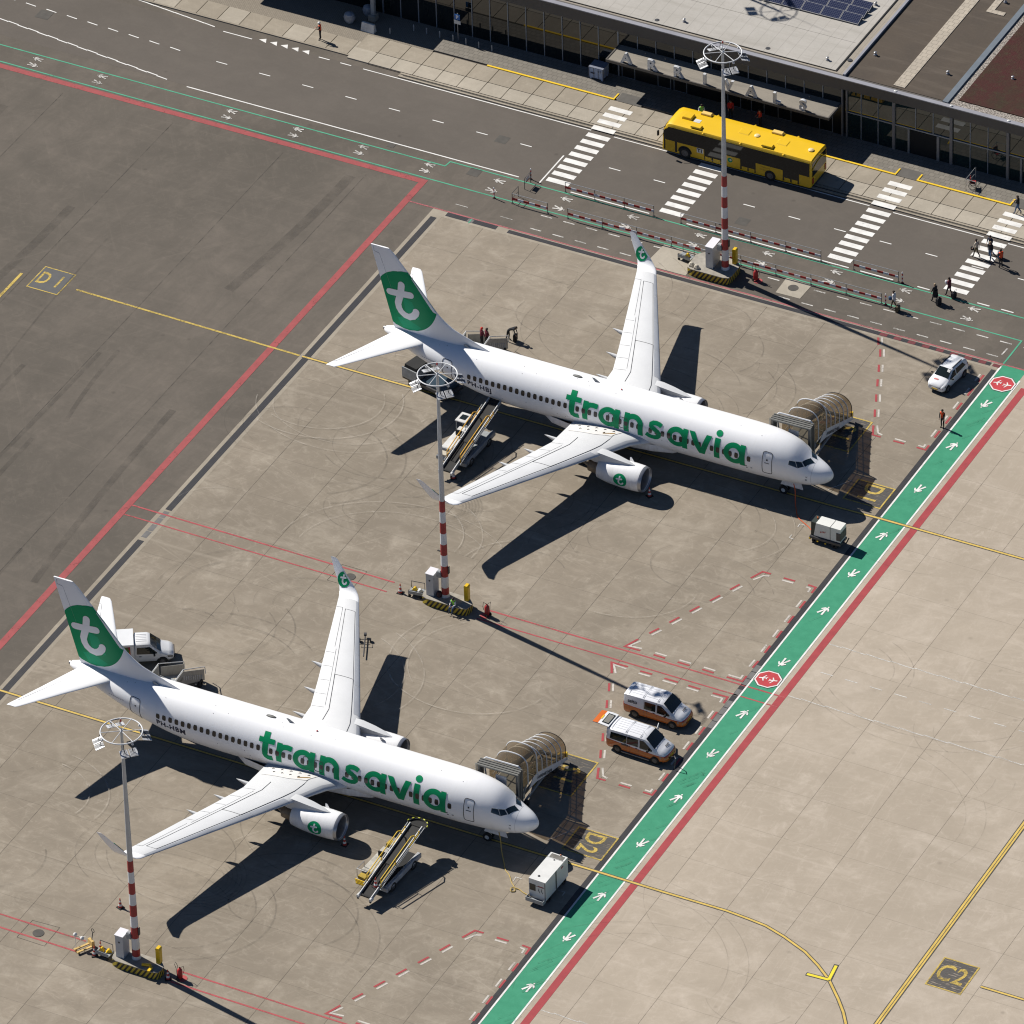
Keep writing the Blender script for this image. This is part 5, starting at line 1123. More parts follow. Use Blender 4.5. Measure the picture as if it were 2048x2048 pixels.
def wheel(par,x,y,r,w_=.22):
    sg=1 if y>0 else -1
    o=MB().lathe([(r*.6,-w_/2),(r*.93,-w_/2),(r,-w_/2+.03),(r,w_/2-.03),(r*.93,w_/2),(r*.6,w_/2)],(x,y-sg*.0,r),'y',22).build('wheel',m_tyre,par,50)
    MB().lathe([(.0001,sg*w_*.42),(r*.2,sg*w_*.46),(r*.3,sg*w_*.36),(r*.6,sg*w_*.44),(r*.62,sg*w_*.3)],(x,y,r),'y',14).build('rim',m_rim,o,30)
    MB().lathe([(r*1.13,-.02),(r*1.13,.02)],(x,y+sg*.02,r),'y',20)
def arch(mb,x,r,st,sd):
    n=14; rows=[[(x+rr*math.cos(R(180*k/n)),sd*sidepos(st,x,r+.0+.3,.006),max(st[0][1]*.8,r+rr*math.sin(R(180*k/n)))) for k in range(n+1)] for rr in (.001,r*1.16)]; mb.grid(rows)
def livery(name,top,low,line,z0,slope,lw=.05,lo_dark=None):
    if name in MATS: return MATS[name]
    s=NT(name); o=s.sep(s.pos('obj')); h=s.math('SUBTRACT',o[2],s.math('ADD',z0,s.math('MULTIPLY',o[0],slope)))
    c=s.mix(s.math('GREATER_THAN',h,0.),low,line); c=s.mix(s.math('GREATER_THAN',h,lw),c,top)
    if lo_dark: c=s.mix(s.math('LESS_THAN',o[2],lo_dark),c,(.02,.02,.02))
    s.link(c,s.p.inputs['Base Color']); s.p.inputs['Roughness'].default_value=.25; s.p.inputs['Coat Weight'].default_value=.5; MATS[name]=s.m; return s.m
VST=[(-2.50,.50,1.0,1.72,.82,.86,.74,.0),(-2.46,.34,1.05,1.84,.90,.93,.80,.02),(-2.3,.26,1.08,1.90,.94,.96,.83,.03),(-1,.24,1.08,1.92,.95,.97,.84,.035),(.3,.24,1.05,1.92,.95,.97,.83,.035),(.72,.24,1.03,1.87,.95,.96,.80,.03),(1.1,.24,1.0,1.58,.95,.95,.79,.03),(1.52,.24,.95,1.19,.94,.93,.82,.04),(1.9,.24,.88,1.06,.92,.90,.76,.05),(2.2,.26,.80,.93,.86,.83,.66,.05),(2.38,.30,.66,.74,.74,.72,.55,.03),(2.45,.36,.56,.6,.58,.56,.45,.01)]
def van(label,x,y,rz,glazed,tail):
    t=thing('cleaning_van',label,'van',(x,y,0),rz,'orange and white vans')
    body=carshape(VST).build('body',livery('van_livery',(.78,.79,.82),(.50,.13,.012),(.42,.02,.012),.87,-.055,.06,.36),t,38)
    for sd in (-1,1):
        q=MB(); sidepanel(q,VST,[(.30,1.08),(.28,1.72),(.62,1.70),(1.30,1.14),(1.28,1.04),(.34,1.06)],sd); q.build('side_window',m_glass,t)
        q=MB(); sidepanel(q,VST,[(-.75,1.10),(-.75,1.70),(.16,1.71),(.16,1.10)],sd); q.build('side_window',m_glass,t)
        if glazed: q=MB(); sidepanel(q,VST,[(-2.15,1.14),(-2.1,1.68),(-.80,1.70),(-.80,1.10)],sd); q.build('side_window',m_glass,t)
        q=MB(); 
        for xs in (1.52,-1.55): q=MB(); arch(q,xs,.33,VST,sd); q.build('wheel_arch',m_black,t)
        q=MB(); sidepanel(q,VST,[(1.95,.62),(1.9,.78),(2.33,.66),(2.3,.56)],sd,.01); q.build('headlight',M('headlight',(.25,.27,.29),.15,.3),t)
        q=MB(); q.box((1.02,sd*1.08,1.12),(.14,.2,.18),bev=.03); q.build('mirror',m_black,t)
        q=MB(); sidepanel(q,VST,[(-2.47,.85),(-2.47,1.25),(-2.42,1.25),(-2.42,.85)],sd,.012); q.build('tail_light',m_red,t)
        q=MB(); 
        for xx in (.22,-.80,-.55+.0): sidepanel(q,VST,[(xx,.42),(xx,1.85),(xx+.014,1.85),(xx+.014,.42)],sd,.006)
        q.build('door_seam',m_dkmetal,t)
        q=MB(); q.box((.05,sd*.985,.96),(.16,.02,.03)); q.box((-.95+.4,sd*.985,.96),(.16,.02,.03)); q.build('door_handle',m_black,t)
        q=MB(); fn=lambda a_,c,e,X0=(-1.72 if not glazed else -.9),Z0=(1.42 if not glazed else .97): (X0+(-sd)*a_,sd*(sidepos(VST,X0-sd*a_,Z0+c,.018)),Z0+c)
        put_text(q,'asito',.40 if not glazed else .30,fn,offset=.012); q.build('lettering',M('lettering_grey',(.05,.055,.07),.5),t)
        for xx in (1.52,-1.55): wheel(t,xx,sd*.885,.33)
    q=MB(); rows=[]
    for xx,zz,ww in ((.74,1.90,.72),(1.1,1.61,.76),(1.46,1.255,.80)): rows.append([(xx,-ww+2*ww*j/6,zz+.03*math.sin(PI*j/6)+.01) for j in range(7)])
    q.grid(rows); q.build('windscreen',m_glass,t)
    q=MB(); 
    for xx in (-2.1,-.95,-.85,.25,.34): q.box((xx,0,1.952 if xx<.3 else 1.94),(.025,1.55,.012))
    for yy in (-.5,-.25,0,.25,.5): q.box((-1.5,yy,1.957),(1.0,.012,.008)); q.box((-.3,yy,1.957),(.95,.012,.008))
    q.build('roof_rib',M('roof_rib_shade',(.52,.53,.56),.4),t)
    q=MB(); q.tube([(.5,-.3,1.93),(.3,-.3,2.2)],.01,4); q.build('aerial',m_black,t)
    q=MB(); put_text(q,'asito',.26,lambda a_,c,e:(1.95+c*.95,0.25-a_,1.13-c*.30),offset=.01); q.build('bonnet_lettering',MATS['lettering_grey'],t)
    q=MB(); q.box((2.40,0,.50),(.10,1.0,.18)); q.box((2.44,0,.60),(.05,.5,.10),m=1); q.build('bumper',[m_black,m_yellow],t)
    q=MB(); q.box((1.9,.22,1.06),(.2,.02,.02)); 
    if tail:
        l=MB(); P=[(-2.30,-.74,1.93),(-2.30,.74,1.93),(-3.62,.78,1.98),(-3.62,-.78,1.98)]
        def U(u,v,z): return (-2.32-1.35*u,(-.80+1.6*v)*(1-.08*u*(u>.5)),1.95+.18*u*(1-u)+z)
        l.grid([[U(a_,c,.05) for c in (0,.25,.5,.75,1)] for a_ in (0,.33,.66)],0); l.grid([[U(a_,c,.05) for c in (0,.25,.5,.75,1)] for a_ in (.66,.8,1.)],1)
        l.grid([[U(a_,c,0) for c in (0,.5,1)] for a_ in (0,.5,1)],0); l.grid([[U(u_,v_,z) for z in (0,.05)] for u_,v_ in ((0,0),(.5,0),(1,0),(1,.5),(1,1),(.5,1),(0,1),(0,.5))],0,cu=True)
        tg=l.build('tailgate',[m_carwhite,m_orange],t)
        g_=MB(); g_.grid([[U(a_,c,.065) for c in (.14,.4,.6,.86)] for a_ in (.08,.3,.50)]); g_.build('rear_window',m_glass,tg)
        g_=MB(); g_.grid([[U(a_,c,.075) for c in (.20,.5,.80)] for a_ in (.13,.3,.45)]); g_.build('window_pane',M('pane_pale',(.26,.25,.22),.2),tg)
        g_=MB(); g_.grid([[U(a_,c,.07) for c in (.35,.65)] for a_ in (.62,.70)]); g_.build('number_plate',m_yellow,tg)
        g_=MB(); g_.cyl((-2.4,-.74,1.9),(-2.48,-.78,1.3),.015,n=6); g_.cyl((-2.4,.74,1.9),(-2.48,.78,1.3),.015,n=6); g_.build('gas_strut',m_black,t)
        g_=MB(); g_.hexa([(.72,.97,.35),(.75,1.0,.35),(.5,1.75,.35),(.46,1.74,.35),(.72,.93,1.75),(.75,.96,1.75),(.5,1.7,1.6),(.46,1.69,1.6)]); g_.build('open_front_door',m_carwhite,t)
        g_=MB(); g_.box((-.05,-.99,.26),(2.3,.10,.04)); g_.build('side_step',m_galv,t)
        g_=MB(); g_.tube([(2.42,-.3,.5),(2.95,-.5,.95),(3.15,-.75,.95),(3.15,-.95,.2)],.035,6); g_.build('front_bar',m_dkmetal,t)
    return t
van('white and orange van with all doors shut, upper of two by the walkway',-.42,-28.75,R(-.7),False,False)
van('white and orange van with its tailgate raised, lower of two by the walkway',.28,-32.98,R(-1.5),True,True)
# small white car
CST=[(-1.84,.52,.85,1.10,.66,.70,.5,.0),(-1.78,.30,.92,1.30,.74,.78,.56,.02),(-1.55,.24,.95,1.45,.77,.81,.58,.03),(-.8,.22,.95,1.53,.78,.81,.59,.035),(0,.22,.94,1.52,.78,.81,.59,.035),(.25,.22,.93,1.48,.78,.81,.58,.03),(.62,.22,.91,1.22,.78,.80,.62,.03),(.98,.22,.88,1.0,.77,.79,.68,.03),(1.4,.24,.82,.92,.76,.77,.62,.05),(1.7,.28,.74,.82,.70,.70,.54,.04),(1.84,.34,.6,.66,.60,.58,.44,.01)]
t=thing('small_car','small white hatchback with black roof rails parked at the corner of the stand','car',(1.10,18.15,0),R(-97))
carshape(CST).build('body',livery('car_paint',(.80,.81,.83),(.8,.8,.8),(.8,.8,.8),-1,0,.0,.30),t,38)
for sd in (-1,1):
    q=MB(); sidepanel(q,CST,[(.02,.98),(-.05,1.38),(.25,1.37),(.82,1.0),(.8,.95)],sd); q.build('side_window',m_glass,t)
    q=MB(); sidepanel(q,CST,[(-1.4,1.05),(-1.15,1.36),(-.12,1.39),(-.05,.98)],sd); q.build('side_window',m_glass,t)
    for xs in (1.18,-1.2): q=MB(); arch(q,xs,.32,CST,sd); q.build('wheel_arch',m_black,t)
    q=MB(); q.beam((-1.25,sd*.5,1.545),(.1,sd*.5,1.55),.05,.05); q.build('roof_rail',m_black,t)
    q=MB(); q.box((.72,sd*.92,1.0),(.12,.18,.12),bev=.03); q.build('mirror',m_black,t)
    q=MB(); sidepanel(q,CST,[(1.5,.62),(1.45,.74),(1.8,.60),(1.78,.50)],sd,.012); q.build('headlight',m_dkmetal,t)
    q=MB(); sidepanel(q,CST,[(-1.8,.8),(-1.78,1.1),(-1.7,1.1),(-1.7,.8)],sd,.015); q.build('tail_light',m_red,t)
    [wheel(t,xs,sd*.735,.31,.2) for xs in (1.18,-1.2)]
q=MB(); q.grid([[(xx,-ww+2*ww*j/6,zz+.03*math.sin(PI*j/6)+.012) for j in range(7)] for xx,zz,ww in ((.29,1.475,.52),(.62,1.235,.58),(.93,1.035,.62))]); q.build('windscreen',m_glass,t)
q=MB(); q.add([(.34,.26,1.49),(.34,.50,1.47),(.52,.53,1.34),(.52,.28,1.36)],[(0,1,2,3)]); q.build('windscreen_card',m_gwhite,t)
q=MB(); q.box((1.80,0,.62),(.08,.95,.09)); q.build('grille',m_black,t); q=MB(); q.box((1.86,0,.45),(.03,.5,.10)); q.build('number_plate',m_yellow,t)
q=MB(); q.add([(1.25,-.38,1.0),(1.40,-.38,.97),(1.40,.0,.985),(1.25,.0,1.01)],[(0,1,2,3)]); q.build('bonnet_mark',M('bonnet_mark_red',(.65,.20,.18),.5,0,.3),t)
# pickup truck with a box body
PST=[(-2.6,.5,1.0,1.05,.86,.90,.8,.0),(-.55,.42,1.0,1.05,.86,.90,.8,.0),(-.38,.38,1.05,1.90,.88,.92,.78,.02),(-.3,.36,1.05,1.92,.88,.93,.78,.04),(.55,.36,1.04,1.92,.88,.93,.77,.04),(.75,.36,1.02,1.86,.88,.93,.75,.04),(1.25,.36,.98,1.38,.88,.92,.76,.03),(1.6,.36,.95,1.12,.88,.90,.76,.05),(2.1,.38,.88,1.02,.84,.86,.68,.05),(2.4,.42,.78,.88,.74,.76,.58,.04),(2.52,.5,.64,.72,.58,.58,.46,.01)]
t=thing('pickup_truck','white pickup truck with a white box body and fruit picture behind the nearer aircraft tail','truck',(-38.15,-39.0,0),R(31))
carshape(PST).build('body',m_carwhite,t,38)
MB().bb(-2.75,-.42,-1.02,1.02,.72,2.10,bev=.02).build('cargo_box',m_carwhite,t)
s=NT('fruit_picture'); v=s.node('ShaderNodeTexVoronoi'); v.inputs['Scale'].default_value=3.2; s.link(s.pos('obj'),v.inputs['Vector']); hs=s.node('ShaderNodeHueSaturation'); hs.inputs['Saturation'].default_value=1.2; hs.inputs['Value'].default_value=.45
cr_=s.node('ShaderNodeValToRGB'); cr_.color_ramp.interpolation='CONSTANT'; e=cr_.color_ramp.elements; e[0].color=(.30,.02,.02,1); e[1].color=(.05,.14,.03,1); e[1].position=.85
for p_,c_ in ((.3,(.55,.40,.02,1)),(.45,(.35,.02,.04,1)),(.6,(.12,.03,.12,1)),(.72,(.50,.12,.02,1))): x_=e.new(p_); x_.color=c_
sp_=s.sep(v.outputs['Color']); s.link(sp_[0],cr_.inputs[0]); s.link(cr_.outputs[0],s.p.inputs['Base Color'])
MB().bb(-2.6,-.70,-1.032,-1.02,.85,1.92).build('side_picture',s.m,t); MB().bb(-.60,-.48,-1.05,-1.0,.6,2.0).build('corner_post',m_carwhite,t)
for sd in (-1,1):
    q=MB(); sidepanel(q,PST,[(-.25,1.12),(-.22,1.66),(.72,1.66),(1.28,1.14),(1.2,1.08)],sd); q.build('side_window',m_glass,t)
    [wheel(t,xs,sd*.845,.36,.22) for xs in (1.62,-1.6)]
    for xs in (1.62,-1.6): q=MB(); arch(q,xs,.36,PST,sd); q.build('wheel_arch',m_black,t)
    q=MB(); q.box((1.05,sd*1.05,1.1),(.14,.2,.2),bev=.03); q.build('mirror',m_black,t); q=MB(); sidepanel(q,PST,[(2.05,.70),(2.0,.84),(2.42,.74),(2.4,.62)],sd,.012); q.build('headlight',m_dkmetal,t)
    q=MB(); q.box((.0,sd*.955,.92),(.18,.02,.04)); q.build('door_handle',m_black,t)
q=MB(); q.grid([[(xx,-ww+2*ww*j/6,zz+.03*math.sin(PI*j/6)+.015) for j in range(7)] for xx,zz,ww in ((.79,1.83,.70),(1.25,1.40,.74),(1.54,1.17,.74))]); q.build('windscreen',m_glass,t)
q=MB(); q.box((2.5,0,.56),(.1,1.3,.26),bev=.03); q.build('bumper',m_black,t)
q=MB(); [q.box((.12,yy,1.965),(.8,.02,.012)) for yy in (-.4,-.2,0,.2,.4)]; q.build('roof_rib',MATS['roof_rib_shade'],t)
# ------------------------------------------------------------------ apron bus
t=thing('apron_bus','long yellow apron bus standing at the kerb before the arrivals canopy','bus',(-26.1,38.42,0),PI,None)
Lb=6.62; Wb=1.42; ZR=2.86
def bx_(x,z,y): return (x,y,z)
rows=[]
for x,s_,z1,zb in ((-Lb,.96,2.70,.42),(-Lb+.06,1.,2.84,.30),(-4,1,2.88,.26),(0,1,2.88,.26),(4,1,2.88,.26),(5.6,1,2.88,.26),(6.0,.995,2.86,.26),(6.25,.985,2.72,.26),(6.45,.97,2.3,.26),(6.58,.95,1.3,.28),(6.62,.93,.6,.34)):
    w_=Wb*s_; rows.append([(x,-w_,zb),(x,-w_,1.38 if z1>1.4 else z1*.8),(x,-w_+.03,z1-.22),(x,-w_+.12,z1-.05),(x,-w_+.3,z1+.0),(x,-.5,z1+.05),(x,.5,z1+.05),(x,w_-.3,z1),(x,w_-.12,z1-.05),(x,w_-.03,z1-.22),(x,w_,1.38 if z1>1.4 else z1*.8),(x,w_,zb)])
m_bus=M('bus_yellow',(.80,.50,.012),.35,0,.06,.5,coat=.4); m_busl=M('bus_yellow_lower',(.72,.44,.012),.4,0,.10,.7,coat=.2)
MB().grid(rows,cv=True,caps=True).build('body',m_bus,t,40)
m_bg=M('bus_glass',(.010,.012,.012),.07,0,.3,coat=.2)
for sd in (-1,1):
    q=MB(); fy=lambda x,z:(1.0 if x<5.6 else float(np.interp(x,[5.6,6.0,6.25,6.45],[1,.995,.985,.97])))*Wb-(.03*(z-1.38)/1.2 if z>1.38 else 0)+.014; q.grid([[(x,sd*fy(x,z),z) for z in (.34,.9,1.38,2.0,2.56 if x<6.2 else (2.3 if x<6.4 else 2.05))] for x in (-6.45,-5,-3,0,3,5,5.6,6.0,6.25,6.36,6.46)]); q.build('window_band',m_bg,t)
    for x0,x1 in ((5.45,6.3),(2.85,5.25),(-.35,1.25),(-4.1,-1.72),(-6.5,-5.55)):
        q=MB(); q.bb(x0,x1,min(sd*(Wb-.03),sd*(Wb+.022)),max(sd*(Wb-.03),sd*(Wb+.022)),.30,1.32); q.build('side_panel',m_busl,t)
    for x0,x1 in ((2.2,2.78),(1.42,2.05),(-.98,-.48),(-1.6,-1.1),(-4.75,-4.25),(-5.4,-4.9)):
        q=MB(); q.bb(x0,x1,min(sd*Wb,sd*(Wb+.02)),max(sd*Wb,sd*(Wb+.02)),.32,.66); q.build('door_leaf',m_busl,t)
    for x in (3.0,-.3,-4.1): q=MB(); q.lathe([(.10,-.12),(.12,.0),(.08,.1),(.0001,.12)],(x-.05,sd*(Wb-.06),2.72),'y',10); q.build('door_lamp',m_bus,t)
    q=MB(); arch2=[[(4.55+rr*math.cos(R(180*k/12)),sd*(Wb+.026),.52+rr*math.sin(R(180*k/12))) for k in range(13)] for rr in (.01,.62)]; q.grid(arch2); q.build('wheel_arch',m_black,t); wheel(t,4.55,sd*(Wb-.05),.5,.3)
    q=MB(); q.grid([[(-3.15+rr*math.cos(R(180*k/12)),sd*(Wb+.030),.45+rr*math.sin(R(180*k/12))) for k in range(13)] for rr in (.01,.4)]); wheel(t,-3.0,sd*(Wb-.08),.48,.3)
    q=MB(); q.bb(2.92,3.5,min(sd*Wb,sd*(Wb+.028)),max(sd*Wb,sd*(Wb+.028)),.86,1.30); q.build('number_plate',m_gwhite,t)
    q=MB(); put_text(q,'T1',.42,lambda a_,c,e:(3.21-sd*(-1)*(-a_) if False else 3.21-sd*a_,sd*(Wb+.036),1.07+c),offset=.02); q.build('lettering',m_dark,t)
    q=MB(); q.lathe([(.0001,0),(.22,0)],(.55,sd*(Wb+.03),.95),'y',18); q.lathe([(.0001,0),(.10,0)],(.50,sd*(Wb+.036),.97),'y',10,m=1); q.build('round_sticker',[m_green,m_gwhite],t)
    q=MB(); put_text(q,'Welkom\nWelcome',.24,lambda a_,c,e:(-2.55-sd*a_,sd*(Wb+.03),1.0+c)); q.build('small_lettering',M('bus_text',(.45,.22,.02),.5),t)
q=MB(); q.grid([[(x,-1.2+2.4*j/6,z) for j in range(7)] for x,z in ((6.12,2.76),(6.32,2.60),(6.50,2.2),(6.63,1.25))]); q.v=[(x+.03,y,z+.02) for x,y,z in q.v]; q.build('windscreen',m_bg,t)
q=MB(); q.bb(-Lb-.02,-Lb+.02,-1.25,1.25,1.25,2.5); q.build('rear_window',m_bg,t); q=MB(); q.tube([(-Lb-.03,-1.3+2.6*k/10,1.95+.35*math.sin(PI*k/10)) for k in range(11)],.05,6); q.build('rear_band',m_bus,t)
for sd in (-1,1): q=MB(); q.bb(-Lb-.04,-Lb,sd*1.15-.1,sd*1.15+.1,.6,1.1); q.build('tail_light',m_red,t)
for x,y,a_,c,h_,m_ in ((4.9,0,.85,.75,.22,m_bus),(3.7,-1.0,.95,.45,.16,m_bus),(3.75,1.0,.95,.45,.16,M('bus_hatch_pale',(.80,.56,.16),.5)),(-2.55,1.0,1.0,.45,.16,MATS['bus_hatch_pale']),(-2.6,-1.0,1.0,.45,.16,m_bus),(-.1,.05,.95,.75,.05,m_bus),(-3.5,-.05,.95,.75,.05,m_bus)):
    q=MB(); q.box((x,-y,2.92+h_/2),(a_,c,h_),0,0,.9,.03); q.build('roof_hatch',m_,t)
for x in (-1.2,-5.95): q=MB(); q.lathe([(.24,0),(.23,.07),(.12,.12),(.0001,.13)],(x,.05,2.92),n=16); q.build('roof_vent',M('vent_pale',(.80,.62,.30),.5),t)
q=MB(); q.bb(3.75,4.3,-.05,.4,2.93,2.945); q.build('roof_sheet',m_gwhite,t)
q=MB(); q.beam((6.3,1.3,2.5),(6.75,1.65,2.3),.04,.04); q.box((6.8,1.7,1.95),(.1,.2,.45)); q.build('mirror',m_black,t)
# ------------------------------------------------------------------ covered boarding stairs at the front doors (x across, y along, top end towards -y)
s=NT('smoked_canopy'); s.p.inputs['Base Color'].default_value=(.17,.14,.10,1); s.p.inputs['Roughness'].default_value=.12; tr=s.node('ShaderNodeBsdfTransparent'); tr.inputs[0].default_value=(.62,.52,.38,1); mx=s.node('ShaderNodeMixShader'); mx.inputs[0].default_value=.5
s.link(tr.outputs[0],mx.inputs[1]); s.link(s.p.outputs[0],mx.inputs[2]); s.link(mx.outputs[0],s.out.inputs[0]); m_smoke=s.m
m_frame=M('frame_white',(.72,.73,.74),.4,0,.15,2.)
def stairs(x,y,rz,label):
    t=thing('covered_stairs',label,'boarding stairs',(x,y,0),rz,'covered boarding stairs'); W2=1.2
    def archp(yy,zf,h_,w_=W2,n=18,e=2.6,lo=0.):
        P=[(-w_,yy,zf-lo)]
        for k in range(n+1):
            a_=PI-PI*k/n; c,s_=math.cos(a_),math.sin(a_); P.append((w_*math.copysign(abs(c)**(2/e),c),yy,zf+h_-1.1+1.1*abs(s_)**(2/e)))
        P.append((w_,yy,zf-lo)); return P
    ZP=2.62; H=2.45
    # platform part: three arches, flat topped
    A0=[archp(0.0,ZP,H+.0),archp(1.3,ZP,H),archp(2.75,ZP-.15,H+.12)]
    q=MB(); rows=[archp(yy,ZP-(.0 if yy<2 else .15),H) for yy in (.0,1.3,2.75)]; q.grid(rows); q.build('platform_canopy',m_smoke,t,40)
    for yy,dz in ((1.3,0),(2.75,.15)): q=MB(); q.tube(archp(yy,ZP-dz,H+.02,W2+.02,lo=.05),.055,6); q.build('canopy_arch',m_frame,t)
    # stair part: round arches stepping down
    N=7; ys=[2.85+k*(4.6/ (N-1)) for k in range(N)]; zf=[ZP-.35-(k/(N-1))*1.95 for k in range(N)]; 
    q=MB(); q.grid([archp(yy,z_,2.15 if i else 2.2,W2-.02,e=2.05) for i,(yy,z_) in enumerate(zip(ys,zf))]); q.build('stair_canopy',m_smoke,t,40)
    for yy,z_ in zip(ys,zf): q=MB(); q.tube(archp(yy,z_,2.17,W2,e=2.05),.04 if yy<ys[-1]-.1 else .028,6); q.build('canopy_arch',m_frame if yy<ys[-1]-.1 else m_dkmetal,t)
    # steps
    q=MB()
    for k in range(14):
        z_=ZP-.17*(k+1); q.bb(-.8,.8,2.6+k*.30,2.6+k*.30+.32,z_-.05,z_)
    q.build('steps',m_ggrey,t)
    q=MB(); q.bb(-1.15,1.15,-.1,2.65,ZP-.12,ZP); q.build('platform_floor',m_ggrey,t)
    for sd in (-1,1):
        q=MB(); q.add([(sd*1.22,1.5,ZP-.6),(sd*1.22,2.2,ZP-.02),(sd*1.22,2.9,ZP-.1),(sd*1.22,7.6,.55),(sd*1.22,7.75,.22),(sd*1.22,5.0,1.05),(sd*1.22,2.6,1.85)],[tuple(range(7))]); q.v+= [(x_-sd*.05,y_,z_) for x_,y_,z_ in q.v[:7]]; q.f+=[tuple(range(7,14))]+[(i,(i+1)%7,7+(i+1)%7,7+i) for i in range(7)]; q.mi+=[0]*8
        q.build('side_skirt',m_frame,t)
        q=MB(); q.tube([(sd*1.0,.1,ZP+1.0),(sd*1.0,2.6,ZP+.95),(sd*1.0,7.3,1.25)],.03,6); q.tube([(sd*1.0,.1,ZP+.5),(sd*1.0,2.6,ZP+.45),(sd*1.0,7.3,.8)],.025,6); q.build('handrail',m_frame,t)
        q=MB(); sl=math.atan2(-(ZP-.1-.55),4.7)
        put_text(q,'AVIAPARTNER',.40,lambda a_,c,e:(sd*1.24,3.95+sd*a_*math.cos(sl),1.62+sd*a_*math.sin(sl)+c),offset=.01); q.build('lettering',MATS.get('lettering_grey') or m_dark,t)
        # scissor legs and chassis
        q=MB(); q.beam((sd*.75,7.1,.75),(sd*.75,1.2,.62),.12,.16); q.beam((sd*.7,1.0,.7),(sd*.7,2.4,2.3),.12,.14); q.beam((sd*.7,5.6,.7),(sd*.7,3.0,2.1),.10,.12); q.build('chassis_beam',M('chassis_grey',(.30,.34,.38),.5,.2,.2),t)
        for yy in (1.6,6.3): wheel(t,sd*.0,0,.01,.01) if False else MB().lathe([(.12,-.12),(.36,-.12),(.38,-.08),(.38,.08),(.36,.12),(.12,.12)],(sd*.85,yy,.38),'x',18).build('wheel',m_tyre,t,50)
    q=MB(); q.box((0,.6,.85),(1.7,1.2,.55),bev=.05); q.box((.5,1.2,1.25),(.6,.8,.5),m=1); q.build('engine_box',[m_ggrey,m_beige],t)
    q=MB(); q.box((0,-.15,.55),(1.9,.3,.3)); q.box((.9,-.1,.95),(.25,.25,.5),m=1); q.build('front_bumper',[m_dkmetal,m_yellow],t)
    q=MB(); q.box((0,7.5,.4),(2.0,.2,.2),m=1); q.box((1.1,7.6,.7),(.22,.25,.45),m=0); q.build('rear_bumper',[m_yellow,m_dkmetal],t)
    # bellows hood against the fuselage
    Hd=MB()
    for k in range(6):
        o_=.0+k*.12; g_=.05*(k%2)
        Hd.bb(-1.62-g_,1.62+g_,-1.05+o_,-1.05+o_+.10,ZP+H+.0-g_*0,ZP+H+.16+g_,0); 
        for sd in (-1,1): Hd.bb(min(sd*1.62,sd*(1.45)),max(sd*1.62,sd*1.45)+g_*(sd>0),-1.05+o_,-1.05+o_+.10,ZP-.2,ZP+H+.0,0)
    Hd.build('bellows_hood',m_bell,t)
    q=MB(); q.tube([(-1.68,-1.12,ZP-.2),(-1.68,-1.12,ZP+H+.22),(1.68,-1.12,ZP+H+.22),(1.68,-1.12,ZP-.2)],.06,6); q.build('hood_frame',M('hood_frame_grey',(.22,.22,.20),.6,0,.2),t)
    q=MB(); q.tube([(-1.2,-.28,ZP-.1),(-1.5,-.28,ZP+H+.1),(-1.3,-.26,ZP+H+.28),(1.3,-.26,ZP+H+.28),(1.5,-.28,ZP+H+.1),(1.3,-.28,ZP-.1)],.07,6); q.build('hood_back_frame',m_frame,t)
    q=MB(); q.bb(-.3,.55,-.78,-.72,ZP,ZP+1.85); q.build('aircraft_door',m_planewhite,t)
    return t
stairs(-5.15,-44.15,R(.8),'covered boarding stairs with smoked canopy at the front door of the nearer aircraft')
stairs(-4.32,2.62,R(.8),'covered boarding stairs with smoked canopy at the front door of the aircraft further back')
